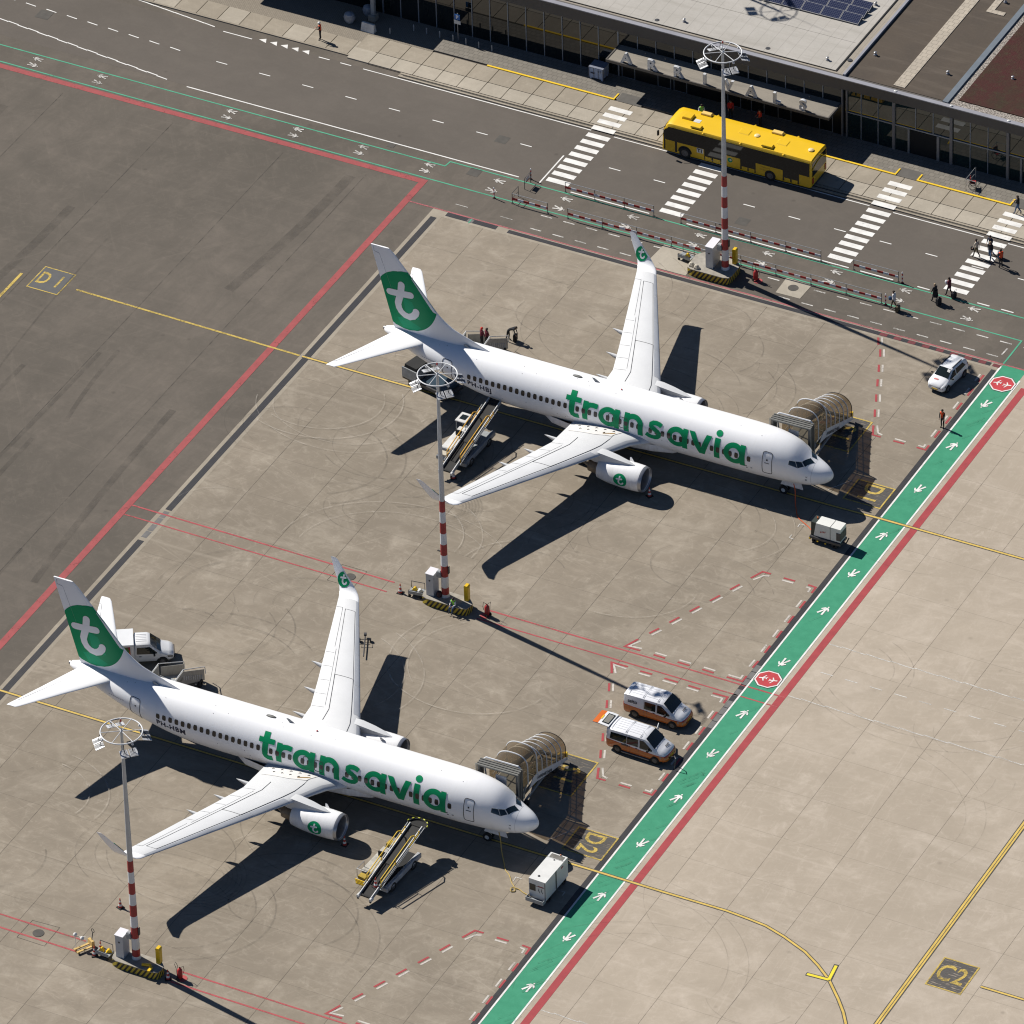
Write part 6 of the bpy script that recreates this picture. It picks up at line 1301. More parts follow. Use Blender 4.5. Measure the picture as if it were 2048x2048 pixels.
# ------------------------------------------------------------------ open stairs at the rear left doors
def rearstairs(x,y,rz,label):
    t=thing('rear_stairs',label,'boarding stairs',(x,y,0),rz,'open rear stairs'); ZP=2.75
    q=MB(); q.bb(-.95,.95,-.2,1.6,ZP-.12,ZP); q.build('platform_floor',m_ggrey,t)
    q=MB(); [q.bb(-.7,.7,1.6+k*.29,1.6+k*.29+.27,ZP-.19*(k+1)-.05,ZP-.19*(k+1)) for k in range(13)]; q.build('steps',m_beige,t)
    for sd in (-1,1):
        q=MB(); q.hexa([(sd*.98,-.2,ZP-.1),(sd*1.03,-.2,ZP-.1),(sd*1.03,1.6,ZP-.1),(sd*.98,1.6,ZP-.1),(sd*.98,-.2,ZP+.95),(sd*1.03,-.2,ZP+.95),(sd*1.03,1.6,ZP+.95),(sd*.98,1.6,ZP+.95)]); q.hexa([(sd*.80,1.6,ZP-.45),(sd*.85,1.6,ZP-.45),(sd*.85,5.3,.15),(sd*.80,5.3,.15),(sd*.80,1.6,ZP+.8),(sd*.85,1.6,ZP+.8),(sd*.85,5.3,1.15),(sd*.80,5.3,1.15)]); q.build('side_panel',M('stairs_grey',(.36,.35,.32),.5,.1,.25,2.),t)
        q=MB(); q.tube([(sd*1.0,-.2,ZP+1.05),(sd*1.0,1.6,ZP+1.05),(sd*.85,5.4,1.3),(sd*.85,5.5,.6)],.035,6); q.build('handrail',m_frame,t)
        q=MB(); [q.bb(sd*.86-.01,sd*.86+.02,1.9+k*.36,1.96+k*.36,ZP-.2-.245*k*1.0,ZP+.18-.245*k) for k in range(9)]; q.build('panel_slots',m_frame,t)
        for yy in (.6,4.6): MB().lathe([(.1,-.1),(.32,-.1),(.34,-.06),(.34,.06),(.32,.1),(.1,.1)],(sd*.8,yy,.34),'x',16).build('wheel',m_tyre,t,50)
        q=MB(); q.beam((sd*.7,.2,.5),(sd*.7,5.2,.5),.1,.14); q.beam((sd*.7,.4,.5),(sd*.7,.8,ZP-.1),.1,.1); q.beam((sd*.7,3.4,.5),(sd*.7,1.4,ZP-.3),.08,.08); q.build('chassis_beam',m_dkmetal,t)
    q=MB(); put_text(q,'AVIAPARTNER',.36,lambda a_,c,e:(1.05,.7+a_*.62,ZP+.42+c)); q.build('lettering',m_dark,t)
    q=MB(); q.bb(-.55,.35,-.62,-.56,ZP-.0,ZP+1.7,bev=.02); q.build('aircraft_door',m_planewhite,t)
    return t
rearstairs(-33.0,-44.7,R(4),'open grey boarding stairs behind the tail of the nearer aircraft, below the pickup truck')
rearstairs(-31.9,2.1,R(4),'open grey stairs at the rear of the aircraft further back, two people on top')
# ------------------------------------------------------------------ belt loaders (x forward: along the belt, high end in front)
def loader(x,y,rz,label,rail,low,high,plat,cabw,Lc=7.4):
    t=thing('belt_loader',label,'belt loader',(x,y,0),rz,'belt loaders'); W2=.50
    P0=Vector((0,0,low)); P1=Vector((Lc,0,high)); 
    q=MB(); q.beam(P0+Vector((0,0,-.05)),P1+Vector((0,0,-.05)),.86,.14); q.lathe([(.10,-.43),(.10,.43)],(0,0,low),'y',12); q.lathe([(.10,-.43),(.10,.43)],(Lc,0,high),'y',12); q.build('belt',m_belt,t)
    for sd in (-1,1):
        q=MB(); q.beam(P0+Vector((-.1,sd*.50,.02)),P1+Vector((0,sd*.50,.02)),.10,.26); q.build('belt_side_frame',M('loader_frame',(.34,.37,.40),.45,.2,.25,3.),t); q=MB(); q.beam(P0+Vector((-.1,sd*.50,.165)),P1+Vector((0,sd*.50,.165)),.06,.035); q.build('frame_edge',m_gwhite,t)
        q=MB(); q.box((-.12,sd*.52,low),(.36,.2,.3),bev=.05); q.build('end_cap',m_gwhite,t); q=MB(); q.cyl((-.25,sd*.52-.05,low-.15),(-.25,sd*.52+.05,low-.15),.09,n=10); q.build('buffer_wheel',m_black,t)
        dz=(high-low)/Lc
        def pt(xx,h_,o_=0): return (xx,sd*(.58+o_),low+dz*xx+h_)
        q=MB(); q.tube([pt(1.1,0),pt(1.1,.75),pt(5.3,.75),pt(5.7,.45),pt(5.75,.1)],.045,6); q.tube([pt(1.1,.38),pt(3.1,.38),pt(3.1,0)],.038,6); q.tube([pt(3.15,.0),pt(3.15,.75)],.028,6); q.tube([pt(4.9,.1),pt(6.3,.1),pt(6.3,.3)],.05,6); q.build('side_rail',rail,t)
        q=MB(); q.tube([pt(.8,.1,.12),pt(6.9,.1,.12)],.03,6); q.tube([pt(1.5,.16,.06),pt(4.8,.16,.06)],.02,6); q.build('rail_guide',m_galv,t)
    # chassis
    cw=1.1; q=MB(); q.bb(1.7,6.0,-.7,1.7,.38,.62,bev=.03); q.build('chassis',m_ggrey if not cabw else m_dkmetal,t)
    q=MB(); q.bb(1.6,6.1,-.86,-.56,.35,.80,bev=.05); q.bb(1.45,1.75,-.86,1.75,.35,.72,bev=.05); q.build('side_fender',M('loader_grey',(.30,.33,.36),.45,.1,.2,2.) if not cabw else M('loader_fender',(.45,.46,.47),.5,0,.3,2.),t)
    if cabw: q=MB(); q.bb(2.0,5.8,-.60,.5,.70,.74); q.build('side_deck',m_black,t)
    q=MB(); q.bb(2.2,5.2,.75,1.75,.6,1.05,bev=.06); q.build('engine_cover',m_gwhite if not cabw else M('loader_cover',(.50,.48,.42),.6,0,.35,3.),t)
    q=MB(); q.bb(1.5,2.0,.95,1.65,.6,.90); q.build('rear_step',M('dirty_yellow',(.45,.31,.03),.6,0,.4,3.) if cabw else m_beige,t)
    if cabw: q=MB(); [q.bb(1.3-.02*k,1.36-.02*k,.9,1.7,.35+.14*k,.42+.14*k) for k in range(4)]; q.build('step_plate',m_yellow,t)
    for xx in (2.3,5.1):
        for yy in (-.76,1.6): wheel(t,xx,yy,.36,.24)
    if not cabw:
        q=MB(); [q.cyl((xx,yy,1.0),(xx,yy,2.0),.03,n=6) for xx in (4.5,5.5) for yy in (.85,1.65)]; q.build('cab_post',m_gwhite,t)
        q=MB(); q.bb(4.4,5.6,.78,1.72,2.0,2.12,bev=.04); q.build('cab_roof',m_gwhite,t); q=MB(); q.bb(4.7,5.3,.98,1.5,2.12,2.14); q.build('roof_window',m_glass,t)
    else:
        q=MB(); q.tube([(1.55,.9,.9),(1.55,.9,1.55),(1.55,1.7,1.55),(1.55,1.7,.9)],.03,6); q.tube([(1.55,1.7,1.55),(2.5,1.7,1.55),(2.5,1.7,1.)],.03,6); q.build('rear_guard',m_galv,t)
        q=MB(); q.bb(5.3,5.8,.85,1.6,.6,1.3,bev=.05); q.build('cowl',M('dirty_yellow',(.45,.31,.03)),t); q=MB(); q.lathe([(.2,-.02),(.2,.02)],(4.9,1.2,1.3),'x',14); q.build('steering_wheel',m_black,t)
    q=MB(); q.box((4.3,1.2,1.05),(.5,.5,.2),bev=.04); q.box((4.05,1.2,1.3),(.12,.5,.5),bev=.04); q.build('seat',m_black,t)
    q=MB(); q.beam((2.6,-.35,.6),(4.6,-.35,low+dz*4.6-.1),.1,.12); q.beam((2.6,.35,.6),(4.6,.35,low+dz*4.6-.1),.1,.12); q.build('lift_arm',m_dkmetal,t)
    if plat:
        q=MB(); q.grid([[(Lc+.05+r_*math.cos(a_)*.9,r_*math.sin(a_)*1.0,high-.02+z_) for a_ in np.linspace(-PI/2,PI/2,15)] for r_,z_ in ((.01,.0),(.78,.0),(.82,.12),(.74,.12),(.70,.03))]); q.build('bumper_platform',m_black,t,30)
        q=MB(); [q.tube([(Lc+.05+.82*.9*math.cos(a_+d_),.82*math.sin(a_+d_),high+.11) for d_ in (-.1,0,.1)],.055,5) for a_ in np.linspace(-1.35,1.35,6)]; q.build('bumper_stripes',M('acid_yellow',(.50,.50,.03),.6),t)
    return t
def hd(x0,y0,x1,y1): return math.atan2(y1-y0,x1-x0)
loader(-9.62,-57.15,R(86),'yellow railed belt loader beside the nearer aircraft, a cone on its low end',m_yellow,.78,2.35,True,True,6.9)
loader(-27.95,-9.45,hd(-27.95,-9.6,-27.75,-1.8),'orange railed belt loader reaching into the hold of the aircraft further back',m_orail,.75,2.35,False,False,7.7)
# ------------------------------------------------------------------ ground power units
t=thing('ground_power_unit','small white ground power unit on a dark cart, cabled to the aircraft further back','power unit',(1.62,-4.35,0),R(-1))
q=MB(); q.bb(-1.25,1.35,-.62,.5,.38,.62,bev=.03); q.build('cart',m_dkmetal,t)
q=MB(); q.hexa([(-.95,-.5,.62),(1.28,-.5,.62),(1.28,.48,.62),(-.95,.48,.62),(-.75,-.5,1.86),(1.28,-.5,1.86),(1.28,.48,1.86),(-.75,.48,1.86)]); q.build('housing',M('gpu_white',(.74,.74,.70),.45,0,.1,1.),t)
q=MB(); q.hexa([(-1.2,-.46,.62),(-.95,-.46,.62),(-.95,.44,.62),(-1.2,.44,.62),(-1.18,-.46,1.84),(-.76,-.46,1.84),(-.76,.44,1.84),(-1.18,.44,1.84)]); q.build('control_panel',M('gpu_dark',(.03,.04,.035),.5),t)
q=MB(); q.bb(.42,.45,-.515,.5,.62,1.87); q.bb(-1.0,1.28,-.507,-.5,.62,.66); q.build('panel_gap',m_dark,t); q=MB(); q.bb(.95,1.3,-.525,.495,.8,1.5); q.build('rear_grille',m_dkmetal,t)
q=MB(); [q.xprism([(-.42+.12*k,1.06+.03*k),(-.36+.12*k,1.06+.03*k),(-.30+.12*k,1.22+.03*k),(-.36+.12*k,1.22+.03*k)],-.512,-.505) for k in range(4)]; q.build('brand_stripes',m_red,t)
for xx in (-.85,.8):
    for yy in (-.5,.4): MB().lathe([(.08,-.08),(.23,-.08),(.24,-.05),(.24,.05),(.23,.08),(.08,.08)],(xx,yy,.24),'y',16).build('wheel',m_tyre,t,50)
q=MB(); q.box((-1.25,-.5,.3),(.16,.12,.1)); q.box((-.55,-.66,.32),(.12,.06,.08)); q.box((.1,-.66,.32),(.12,.06,.08)); q.build('yellow_fitting',m_yellow,t)
q=MB(); q.tube([(1.35,-.1,.5),(1.6,-.15,.5),(1.85,-.2,1.1)],.05,6); q.build('tow_bar',m_dkmetal,t); q=MB(); q.lathe([(.06,0),(.06,.12),(.0001,.14)],(-.9,.1,1.86),n=8); q.build('beacon',m_orange,t)
t=thing('ground_power_unit','large white box shaped ground power unit on wheels beside the nearer aircraft nose','power unit',(1.36,-50.0,0),R(88)); t.scale=(.92,.90,.95)
q=MB(); q.bb(-1.95,1.62,-.78,.72,.45,2.22); q.build('housing',M('gpu_box_white',(.70,.70,.68),.5,0,.12,1.),t)
q=MB(); q.bb(1.05,1.5,-.62,.56,2.22,2.24); q.build('roof_opening',M('roof_opening_grey',(.18,.17,.15),.7,0,.4,3.),t); q=MB(); q.bb(.98,1.0,-.78,.72,2.22,2.232); q.lathe([(.07,2.22),(.05,2.27),(.0001,2.28)],(.85,.0,0),n=8); q.lathe([(.12,2.22),(.08,2.27),(.0001,2.28)],(-1.4,.1,0),n=7); q.build('roof_fitting',m_dkmetal,t)
q=MB(); q.bb(-.35,-.2,-.80,-.77,.5,2.2); q.bb(-1.962,-1.948,-.76,-.70,.5,2.15); q.bb(-1.96,-1.95,-.7,.65,1.62,1.65); q.build('panel_gap',m_dkmetal,t)
q=MB(); q.bb(-1.97,-1.95,.12,.66,1.15,1.75); q.build('control_panel',M('gpu_screen',(.06,.05,.035),.5,0,.3),t); q=MB(); q.tube([(-1.97,-.2,1.5),(-1.97,-.15,1.3),(-1.97,-.28,1.1)],.02,5); q.tube([(-1.97,-.45,1.5),(-1.97,-.4,1.3),(-1.97,-.55,1.1)],.02,5); q.build('cable_hook',m_dark,t)
q=MB(); q.bb(-1.97,-1.95,-.6,-.1,1.66,1.72); q.box((.7,-.79,1.9),(.3,.02,.12)); q.build('brand_stripes',m_red,t)
q=MB(); q.bb(-2.45,-1.95,-.8,.78,.38,.44); [q.bb(a_,b_,c_,d_,.44,.72) for a_,b_,c_,d_ in ((-2.45,-2.4,-.8,.78),(-2.4,-1.97,-.8,-.76),(-2.4,-1.97,.74,.78))]; q.build('cable_tray',m_ggrey,t)
q=MB(); q.bb(-1.9,1.55,-.7,.65,.3,.45); q.build('chassis',m_dkmetal,t)
for xx in (-1.35,1.1):
    for yy in (-.66,.6): MB().lathe([(.1,-.1),(.28,-.1),(.3,-.06),(.3,.06),(.28,.1),(.1,.1)],(xx,yy,.30),'y',16).build('wheel',m_tyre,t,50)
q=MB(); q.lathe([(.05,0),(.06,.06),(.05,.1),(.0001,.12)],(1.55,-.2,2.22),n=8); q.build('beacon',m_orange,t)
def cable(name,pts,m_,label):
    P=[Vector(p_) for p_ in pts]; full=[]
    for i in range(len(P)-1):
        a_,b_=P[i],P[i+1]; p0=P[max(i-1,0)]; p3=P[min(i+2,len(P)-1)]
        for j in range(6):
            f=j/6; full.append(.5*((2*a_)+(-p0+b_)*f+(2*p0-5*a_+4*b_-p3)*f*f+(-p0+3*a_-3*b_+p3)*f**3))
    full.append(P[-1]); o=MB().tube(full,.035,6).build(name,m_,None,loc=None); tag(o,label,'cable')
cable('power_cable',[(-2.85,-.95,1.75),(-2.72,-.98,1.2),(-2.6,-1.2,.4),(-2.3,-1.7,.05),(-1.76,-2.52,.04),(-1.2,-2.9,.04),(-.5,-3.3,.05),(.2,-3.95,.2),(.35,-4.1,.7)],M('orange_cable',(.62,.10,.02),.6),'orange power cable from the nose of the aircraft further back to a power unit')
cable('power_cable',[(-3.85,-47.65,1.7),(-3.72,-47.7,1.1),(-3.5,-48.0,.4),(-2.9,-48.8,.05),(-2.5,-49.4,.04),(-1.9,-49.9,.04),(-1.43,-50.5,.04),(-1.0,-50.9,.04),(-.75,-51.3,.05),(-1.0,-51.45,.08),(-1.1,-51.1,.1),(-.6,-51.0,.06),(-.1,-51.2,.05),(.4,-51.35,.1),(.9,-51.8,.5)],M('yellow_cable',(.50,.36,.10),.6),'yellow power cable lying in a loop beside the large white power unit')
# ------------------------------------------------------------------ pallet truck, tow bar, service truck under the tail
t=thing('pallet_truck','worn yellow hand pallet truck with black loop handle at lower left','pallet truck',(-25.7,-70.75,0),R(60))
for sd in (-1,1): MB().bb(0,1.3,sd*.2-.09,sd*.2+.09,.14,.22,bev=.01).cyl((.15,sd*.2-.06,.08),(.15,sd*.2+.06,.08),.07,n=10).build('fork',M('pallet_yellow',(.62,.42,.14),.6,0,.3),t)
MB().bb(1.2,1.42,-.3,.3,.12,.62,bev=.02).build('head',MATS['pallet_yellow'],t); MB().cyl((1.42,-.06,.1),(1.42,.06,.1),.1,n=12).build('wheel',m_black,t)
MB().tube([(1.35,0,.5),(1.5,0,1.25)],.03,6).tube([(1.5+.03*math.sin(a_),.19*math.cos(a_),1.36+.12*math.sin(a_)) for a_ in np.linspace(0,2*PI,15)[:-1]],.022,6,closed=True).build('handle',m_black,t)
t=thing('sign_stand','white tube stand with round white lamps beside the pallet truck','stand',(-26.0,-70.15,0)); MB().tube([(0,0,0),(0,0,.95)],.02,6).tube([(0,0,.95),(.8,.1,1.15)],.02,6).build('stand_pole',m_gwhite,t)
for a_,z_ in ((0,1.15),(.55,1.0)): MB().lathe([(.0001,-.16),(.12,-.1),(.16,0),(.12,.1),(.0001,.16)],(a_,0,z_),n=12).build('lamp_head',m_gwhite,t,60)
t=thing('tow_bar','dark aircraft tow bar lying by the far wingtip of the nearer aircraft','tow bar',(-24.3,-29.6,0),R(-65)); MB().tube([(0,0,.25),(2.6,0,.25)],.05,6).tube([(.5,-.4,.22),(.5,.4,.22),(1.1,.4,.22),(1.1,-.4,.22)],.03,6,closed=True).build('bar',m_dkmetal,t); MB().cyl((.5,-.45,.16),(.5,-.35,.16),.16,n=14).cyl((.5,.35,.16),(.5,.45,.16),.16,n=14).build('wheel',m_black,t); MB().box((0,0,.3),(.24,.2,.16)).build('head',m_dkmetal,t)
t=thing('service_truck','dark open backed service truck standing under the tail of the aircraft further back','truck',(-34.3,.55,0),R(-14))
q=MB(); q.bb(-2.4,2.2,-.95,.95,.45,.7); q.build('chassis',m_dkmetal,t)
q=MB(); [q.bb(a_,b_,c_,d_,.6,1.55,bev=.03) for a_,b_,c_,d_ in ((-2.4,-.9,-.98,-.90),(-2.4,-.9,.90,.98),(-.95,-.88,-.9,.9))]; q.build('equipment_body',m_ggrey,t); q=MB(); q.bb(-2.3,-.9,-.9,.9,1.50,1.53); q.build('equipment_roof',m_black,t)  # roof coloured black, shade under the fuselage put into the colour
q=MB(); q.bb(-2.2,-1.0,-.85,.85,.72,1.8); q.tube([(-2.3,-.5,1.0),(-2.3,-.1,1.6),(-2.3,.4,1.1)],.09,6); q.build('pump_unit',m_black,t); q=MB(); q.bb(-.6,1.9,-.8,.8,.6,1.0,bev=.1); q.build('tank',M('tank_blue',(.02,.05,.08),.5,0,.3),t)
for xx in (-1.5,1.4):
    for yy in (-.82,.82): wheel(t,xx,yy,.34,.24)
# ------------------------------------------------------------------ people
def person(x,y,rz,pose,top,legs,label,hair=None,z=0,vest=None,hat=None,coat=False,sc=1.,arms='walk',group=None,skin=None):
    P={};s_=1.
    if pose=='walk': L=dict(kL=(.16,.10,.50),aL=(.24,.10,.09),tL=(.42,.10,.04),kR=(.02,-.10,.50),aR=(-.26,-.10,.14),tR=(-.12,-.10,.03))
    elif pose=='sit': L=dict(kL=(.42,.13,.92),aL=(.46,.13,.50),tL=(.62,.14,.43),kR=(.42,-.13,.92),aR=(.44,-.13,.50),tR=(.60,-.14,.43))
    elif pose=='bend': L=dict(kL=(.05,.12,.50),aL=(-.0,.13,.08),tL=(.18,.13,.04),kR=(-.06,-.12,.50),aR=(-.18,-.12,.08),tR=(.0,-.12,.04))
    else: L=dict(kL=(.02,.10,.50),aL=(0,.11,.08),tL=(.18,.12,.04),kR=(.02,-.10,.50),aR=(-.02,-.11,.08),tR=(.16,-.12,.04))
    by={'bend':.62,'sit':.12}.get(pose,.03)
    pel=Vector((0,0,.95)); wa=Vector((by*.25,0,1.10)); ch=Vector((by*.75,0,1.34-by*.22)); nk=Vector((by*1.0,0,1.50-by*.42)); hd_=Vector((by*1.05+.03,0,1.61-by*.48)); ht=Vector((by*1.08+.03,0,1.71-by*.50))
    sh=ch+Vector((by*.1,0,.09-by*.05)); 
    def arm(sd):
        S_=sh+Vector((0,sd*.19,0))
        if arms=='front': return S_,S_+Vector((.05,sd*.05,-.27)),S_+Vector((.27,-sd*.05,-.30))
        if arms=='pull': return (S_,S_+Vector((-.10,sd*.03,-.27)),S_+Vector((-.22,sd*.05,-.50))) if sd>0 else (S_,S_+Vector((.05,sd*.03,-.27)),S_+Vector((.15,0,-.50)))
        if arms=='up' and sd<0: return S_,S_+Vector((.14,sd*.08,-.18)),S_+Vector((.16,-sd*.04,.06))
        if arms=='down': return S_,S_+Vector((.06,sd*.02,-.26)),S_+Vector((.14,0,-.50))
        f=.14*sd; return S_,S_+Vector((f*.5,sd*.05,-.27)),S_+Vector((f+.05,sd*.05,-.50))
    J=[('pel',pel,(.15,.12),None),('wa',wa,(.135,.11),'pel'),('ch',ch,(.165,.12),'wa'),('nk',nk,(.06,.06),'ch'),('hd',hd_,(.085,.10),'nk'),('ht',ht,(.08,.09),'hd')]
    J+=[('hL',pel+Vector((0,.09,-.05)),(.10,.10),'pel'),('kL',Vector(L['kL']),(.062,.062),'hL'),('aL',Vector(L['aL']),(.045,.045),'kL'),('tL',Vector(L['tL']),(.04,.035),'aL'),('hR',pel+Vector((0,-.09,-.05)),(.10,.10),'pel'),('kR',Vector(L['kR']),(.062,.062),'hR'),('aR',Vector(L['aR']),(.045,.045),'kR'),('tR',Vector(L['tR']),(.04,.035),'aR')]
    for sd,n_ in ((1,'L'),(-1,'R')):
        a_,b_,c_=arm(sd); J+=[('s'+n_,a_,(.065,.065),'ch'),('e'+n_,b_,(.048,.048),'s'+n_),('w'+n_,c_,(.032,.032),'e'+n_),('p'+n_,c_+(c_-b_).normalized()*.09,(.038,.022),'w'+n_)]
    idx={j[0]:i for i,j in enumerate(J)}
    me=bpy.data.meshes.new('tmp'); me.from_pydata([tuple(j[1]) for j in J],[(idx[j[3]],i) for i,j in enumerate(J) if j[3]],[]); o=bpy.data.objects.new('tmp',me); COL.objects.link(o)
    md=o.modifiers.new('s','SKIN'); md.use_smooth_shade=True
    for i,j in enumerate(J): me.skin_vertices[0].data[i].radius=j[2]; me.skin_vertices[0].data[i].use_root=(i==0)
    sb=o.modifiers.new('u','SUBSURF'); sb.levels=1; sb.render_levels=1
    dg=bpy.context.evaluated_depsgraph_get(); dg.update(); ev=o.evaluated_get(dg); m2=ev.to_mesh()
    V=[v.co.copy() for v in m2.vertices]; F=[tuple(p_.vertices) for p_ in m2.polygons]; ev.to_mesh_clear(); bpy.data.objects.remove(o)
    mats=[top,legs,skin or m_skin,hair or m_hair,m_blackc,vest or top]
    segs=[(0,'pel','wa',5),(0,'wa','ch',5),(0,'ch','nk',5),(2,'nk','hd',2),(2,'hd','ht',2),(1,'pel','hL',1),(1,'hL','kL',1),(1,'kL','aL',1),(4,'aL','tL',4),(1,'pel','hR',1),(1,'hR','kR',1),(1,'kR','aR',1),(4,'aR','tR',4)]+[(0,'ch','s'+k,5) for k in 'LR']+[(0,'s'+k,'e'+k,0) for k in 'LR']+[(0,'e'+k,'w'+k,0) for k in 'LR']+[(2,'w'+k,'p'+k,2) for k in 'LR']
    pos_={j[0]:j[1] for j in J}; b=MB(); mi=[]
    fd=(ht-hd_).normalized()
    for f in F:
        c=sum((V[i] for i in f),Vector())/len(f); best=(9,0)
        for m_,a_,e_,mv in segs:
            A_,B_=pos_[a_],pos_[e_]; d=B_-A_; u=max(0,min(1,(c-A_).dot(d)/d.length_squared)); q=(c-A_-d*u).length
            if q<best[0]: best=(q,mv if vest else m_)
        k=best[1]
        if k==2 and (c-nk).length<.4 and (c-hd_).length<.2 and c.z>nk.z+.03:
            if (c.x-hd_.x)<.02 or (c-hd_).dot(fd)>.09: k=3
        mi.append(k)
    b.v=[tuple(v) for v in V]; b.f=F; b.mi=mi
    # face and hands grow out of the same mesh
    b.m=2; fx=hd_+Vector((.095,0,0)); b.add([tuple(fx+Vector(q)) for q in ((.0,-.014,-.02),(.0,.014,-.02),(.028,0,-.024),(.0,0,.03))],[(0,1,2),(1,3,2),(3,0,2)])
    for sd in (-1,1):
        b.lathe([(.0001,.004),(.012,.0),],(fx.x-.006,fx.y+sd*.034,fx.z+.02),'x',6,m=4); b.box(tuple(hd_+Vector((.0,sd*.088,.0))),(.03,.015,.055),m=2)
    b.box(tuple(fx+Vector((-.006,0,-.052))),(.012,.045,.010),m=3)
    for k in 'LR':
        w_,p_=pos_['w'+k],pos_['p'+k]; d=(p_-w_).normalized(); sd=1 if k=='L' else -1
        for i,ln in enumerate((.062,.072,.068,.052)):
            o_=Vector(((i-1.5)*.018,0,0)); q=p_+o_+d*.01; b.tube([q,q+d*ln*.55+Vector((.004,-sd*.004,0)),q+d*ln+Vector((.006,-sd*.018,0))],[.009,.008,.006],5,m=2)
        q=w_+d*.045+Vector((.03,0,0)); b.tube([q,q+d*.03+Vector((.028,-sd*.006,0)),q+d*.06+Vector((.034,-sd*.012,0))],[.010,.009,.007],5,m=2)
    o=b.build('person',mats,None,60,loc=(x,y,z),rz=rz); o.scale=(sc,sc,sc); tag(o,label,'person',group)
    if hat: MB().lathe([(.125,-.01),(.12,.03),(.09,.08),(.0001,.105)],tuple(hd_+Vector((0,0,.05))),n=14).build('helmet',hat,o,60)
    else: MB().lathe([(.104,-.03),(.108,.02),(.085,.075),(.0001,.098)],tuple(hd_+Vector((-.016,0,.035))),n=12,sy=.92).build('hair',hair or m_hair,o,60)
    if coat: MB().lathe([(.20,1.15),(.185,1.0),(.215,.78),(.235,.55),(.2,.55)],(.0,0,0),n=16,sy=1.05).build('coat_skirt',top,o,50)
    return o
m_shoe=m_blackc
def hp(x0,y0,x1,y1): return math.atan2(y1-y0,x1-x0)
person(-65.14,39.6,R(200),'stand',m_blackc,m_blackc,'person in orange vest, dark clothes and white helmet standing on the slabs at upper left',vest=m_hiv,hat=m_gwhite,z=.1,arms='front')
person(3.28,12.54,R(-100),'stand',m_blackc,m_blackc,'person in orange vest standing by the drain grate next to the green walkway',vest=m_hiv,arms='down')
person(-1.51,33.8,R(150),'stand',m_blackc,m_blackc,'person in orange vest standing on the road beside the crossing group',vest=m_hiv,arms='front')
person(-3.29,40.97,R(185),'walk',m_blackc,m_jean,'person in black jacket and blue jeans looking down, walking on the slabs at right edge',z=.1,arms='front')
person(-3.06,35.22,R(-100),'walk',m_navyc,m_jean,'person in dark jacket and light jeans at the back of the crossing group',arms='front')
person(-3.81,34.27,R(170),'walk',m_beigec,m_khaki,'person in beige top and dark trousers stepping left on the zebra, bag at the side',arms='walk',hair=m_hair)
person(-2.71,34.46,R(-90),'walk',m_blackc,m_jean,'person in black jacket and jeans walking at the front of the crossing group',hair=m_hair2)
person(-3.55,28.62,R(165),'walk',m_wine,m_blackc,'person in wine red top with white bag pulling a case below the right zebra crossing',arms='pull')
person(-4.2,27.39,R(160),'walk',m_blackc,m_blackc,'person in long black coat raising a hand, pulling a case along the lane',coat=True,arms='up',hair=m_hair2)
person(-6.69,25.15,R(175),'walk',m_whitec,m_khaki,'person in long pale coat at the end of the barrier line with a blue bag',coat=False,arms='pull')
person(-19.75,-24.05,R(-100),'sit',m_whitec,m_jean,'person in white sleeves and green vest sitting on the striped block between the aircraft',vest=m_hig,z=-.26,arms='front')
person(-32.0,8.62,R(10),'bend',m_blackc,m_blackc,'person in black bending over a case on the concrete behind the rear stairs',arms='down')
person(-32.05,4.35,R(60),'stand',m_wine,m_blackc,'person in wine red on top of the rear stairs, left of the pair',z=2.25,hair=m_redc,arms='down')
person(-31.75,4.6,R(60),'stand',m_wine,m_blackc,'person in dark red on the rear stairs, right of the pair',z=2.1,arms='down')
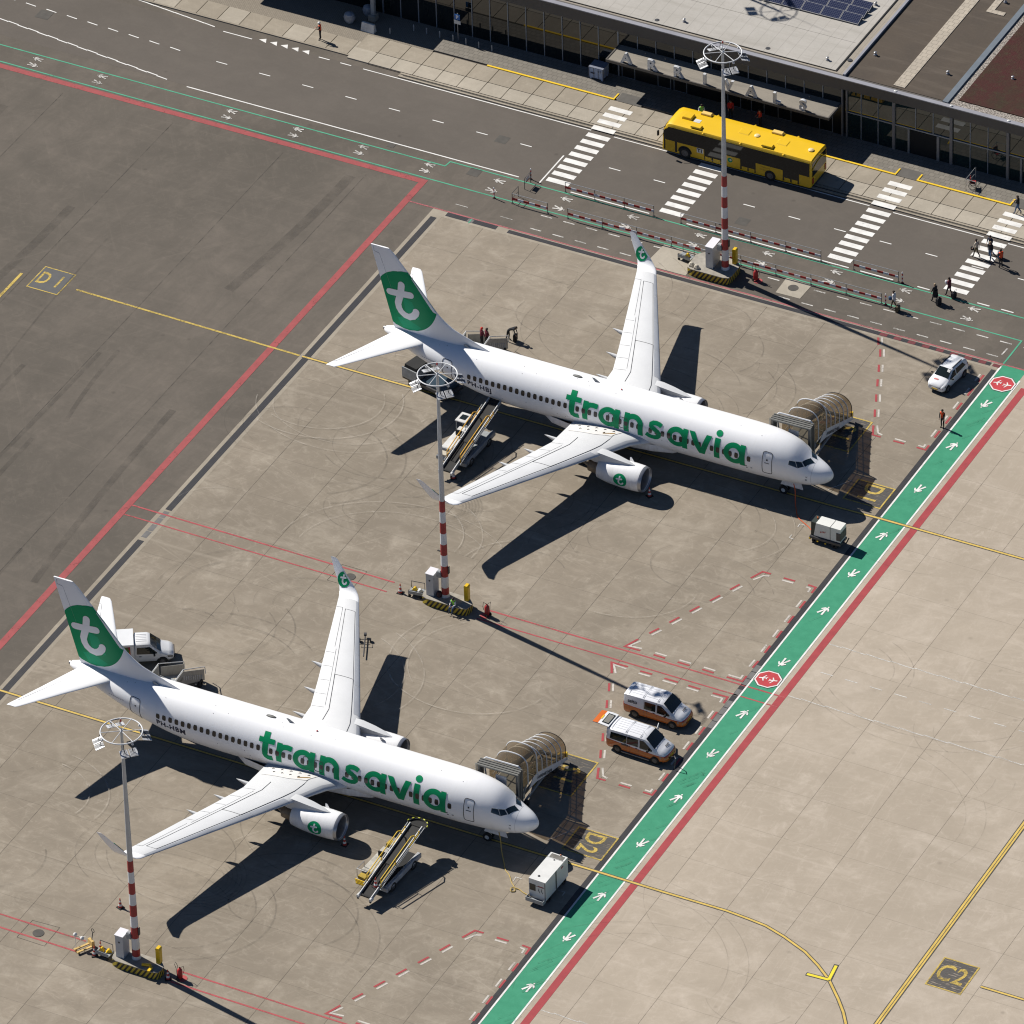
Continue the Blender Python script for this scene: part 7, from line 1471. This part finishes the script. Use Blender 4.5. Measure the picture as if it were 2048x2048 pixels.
person(-31.6,42.0,R(-80),'stand',m_whitec,m_blackc,'person in green safety vest standing behind the front of the yellow bus',vest=m_hig,z=.14,arms='front')
person(-29.8,43.55,R(-60),'stand',m_redc,m_blackc,'person in red jacket under the canopy, nearer the mast',z=.14,arms='down')
person(-27.05,43.35,R(-120),'stand',m_redc,m_blackc,'person in red jacket under the canopy, right of the mast behind the bus',vest=m_hiv,z=.14,arms='front')
person(-31.75,37.9,R(180),'stand',m_hig,m_blackc,'driver in green vest behind the windscreen of the yellow bus',z=.35,sc=.92,arms='front')
def suitcase(x,y,rz,m_,label,h_=.62,z=0):
    t=thing('suitcase',label,'suitcase',(x,y,z),rz,'suitcases'); MB().box((0,0,.06+h_/2),(.26,.42,h_),bev=.05).build('shell',m_,t); MB().tube([(-.1,-.12,h_+.05),(-.16,-.12,h_+.38),(-.16,.12,h_+.38),(-.1,.12,h_+.05)],.014,5).build('pull_handle',m_galv,t)
    MB().box((0,-.15,.03),(.2,.05,.06)).box((0,.15,.03),(.2,.05,.06)).build('castor',m_black,t)
suitcase(-3.78,27.1,R(160),m_blackc,'black suitcase pulled by the person in the long black coat')
suitcase(-3.1,28.45,R(165),m_blackc,'dark suitcase pulled by the person in the wine red top',.5)
suitcase(-6.3,24.95,R(175),m_khaki,'brown suitcase pulled by the person in the pale coat',.5)
suitcase(-31.45,8.75,R(10),m_blackc,'black suitcase in front of the bending person behind the rear stairs')
suitcase(-2.05,34.9,R(-60),M('suitcase_blue',(.10,.16,.26),.5,0,.2),'grey blue suitcase in the crossing group beside the orange vest',.6)
def bag(x,y,z,m_,label): tag(MB().lathe([(.0001,0),(.14,.03),(.17,.18),(.12,.32),(.0001,.36)],n=10,sy=.6).build('shoulder_bag',m_,None,50,loc=(x,y,z)),label,'bag','bags')
bag(-4.15,34.2,.62,m_blackc,'black bag hanging at the side of the person in the beige top')
bag(-3.85,28.75,.95,m_whitec,'white bag on the back of the person in the wine red top')
bag(-7.0,25.1,.8,m_jean,'blue bag carried by the person in the pale coat')
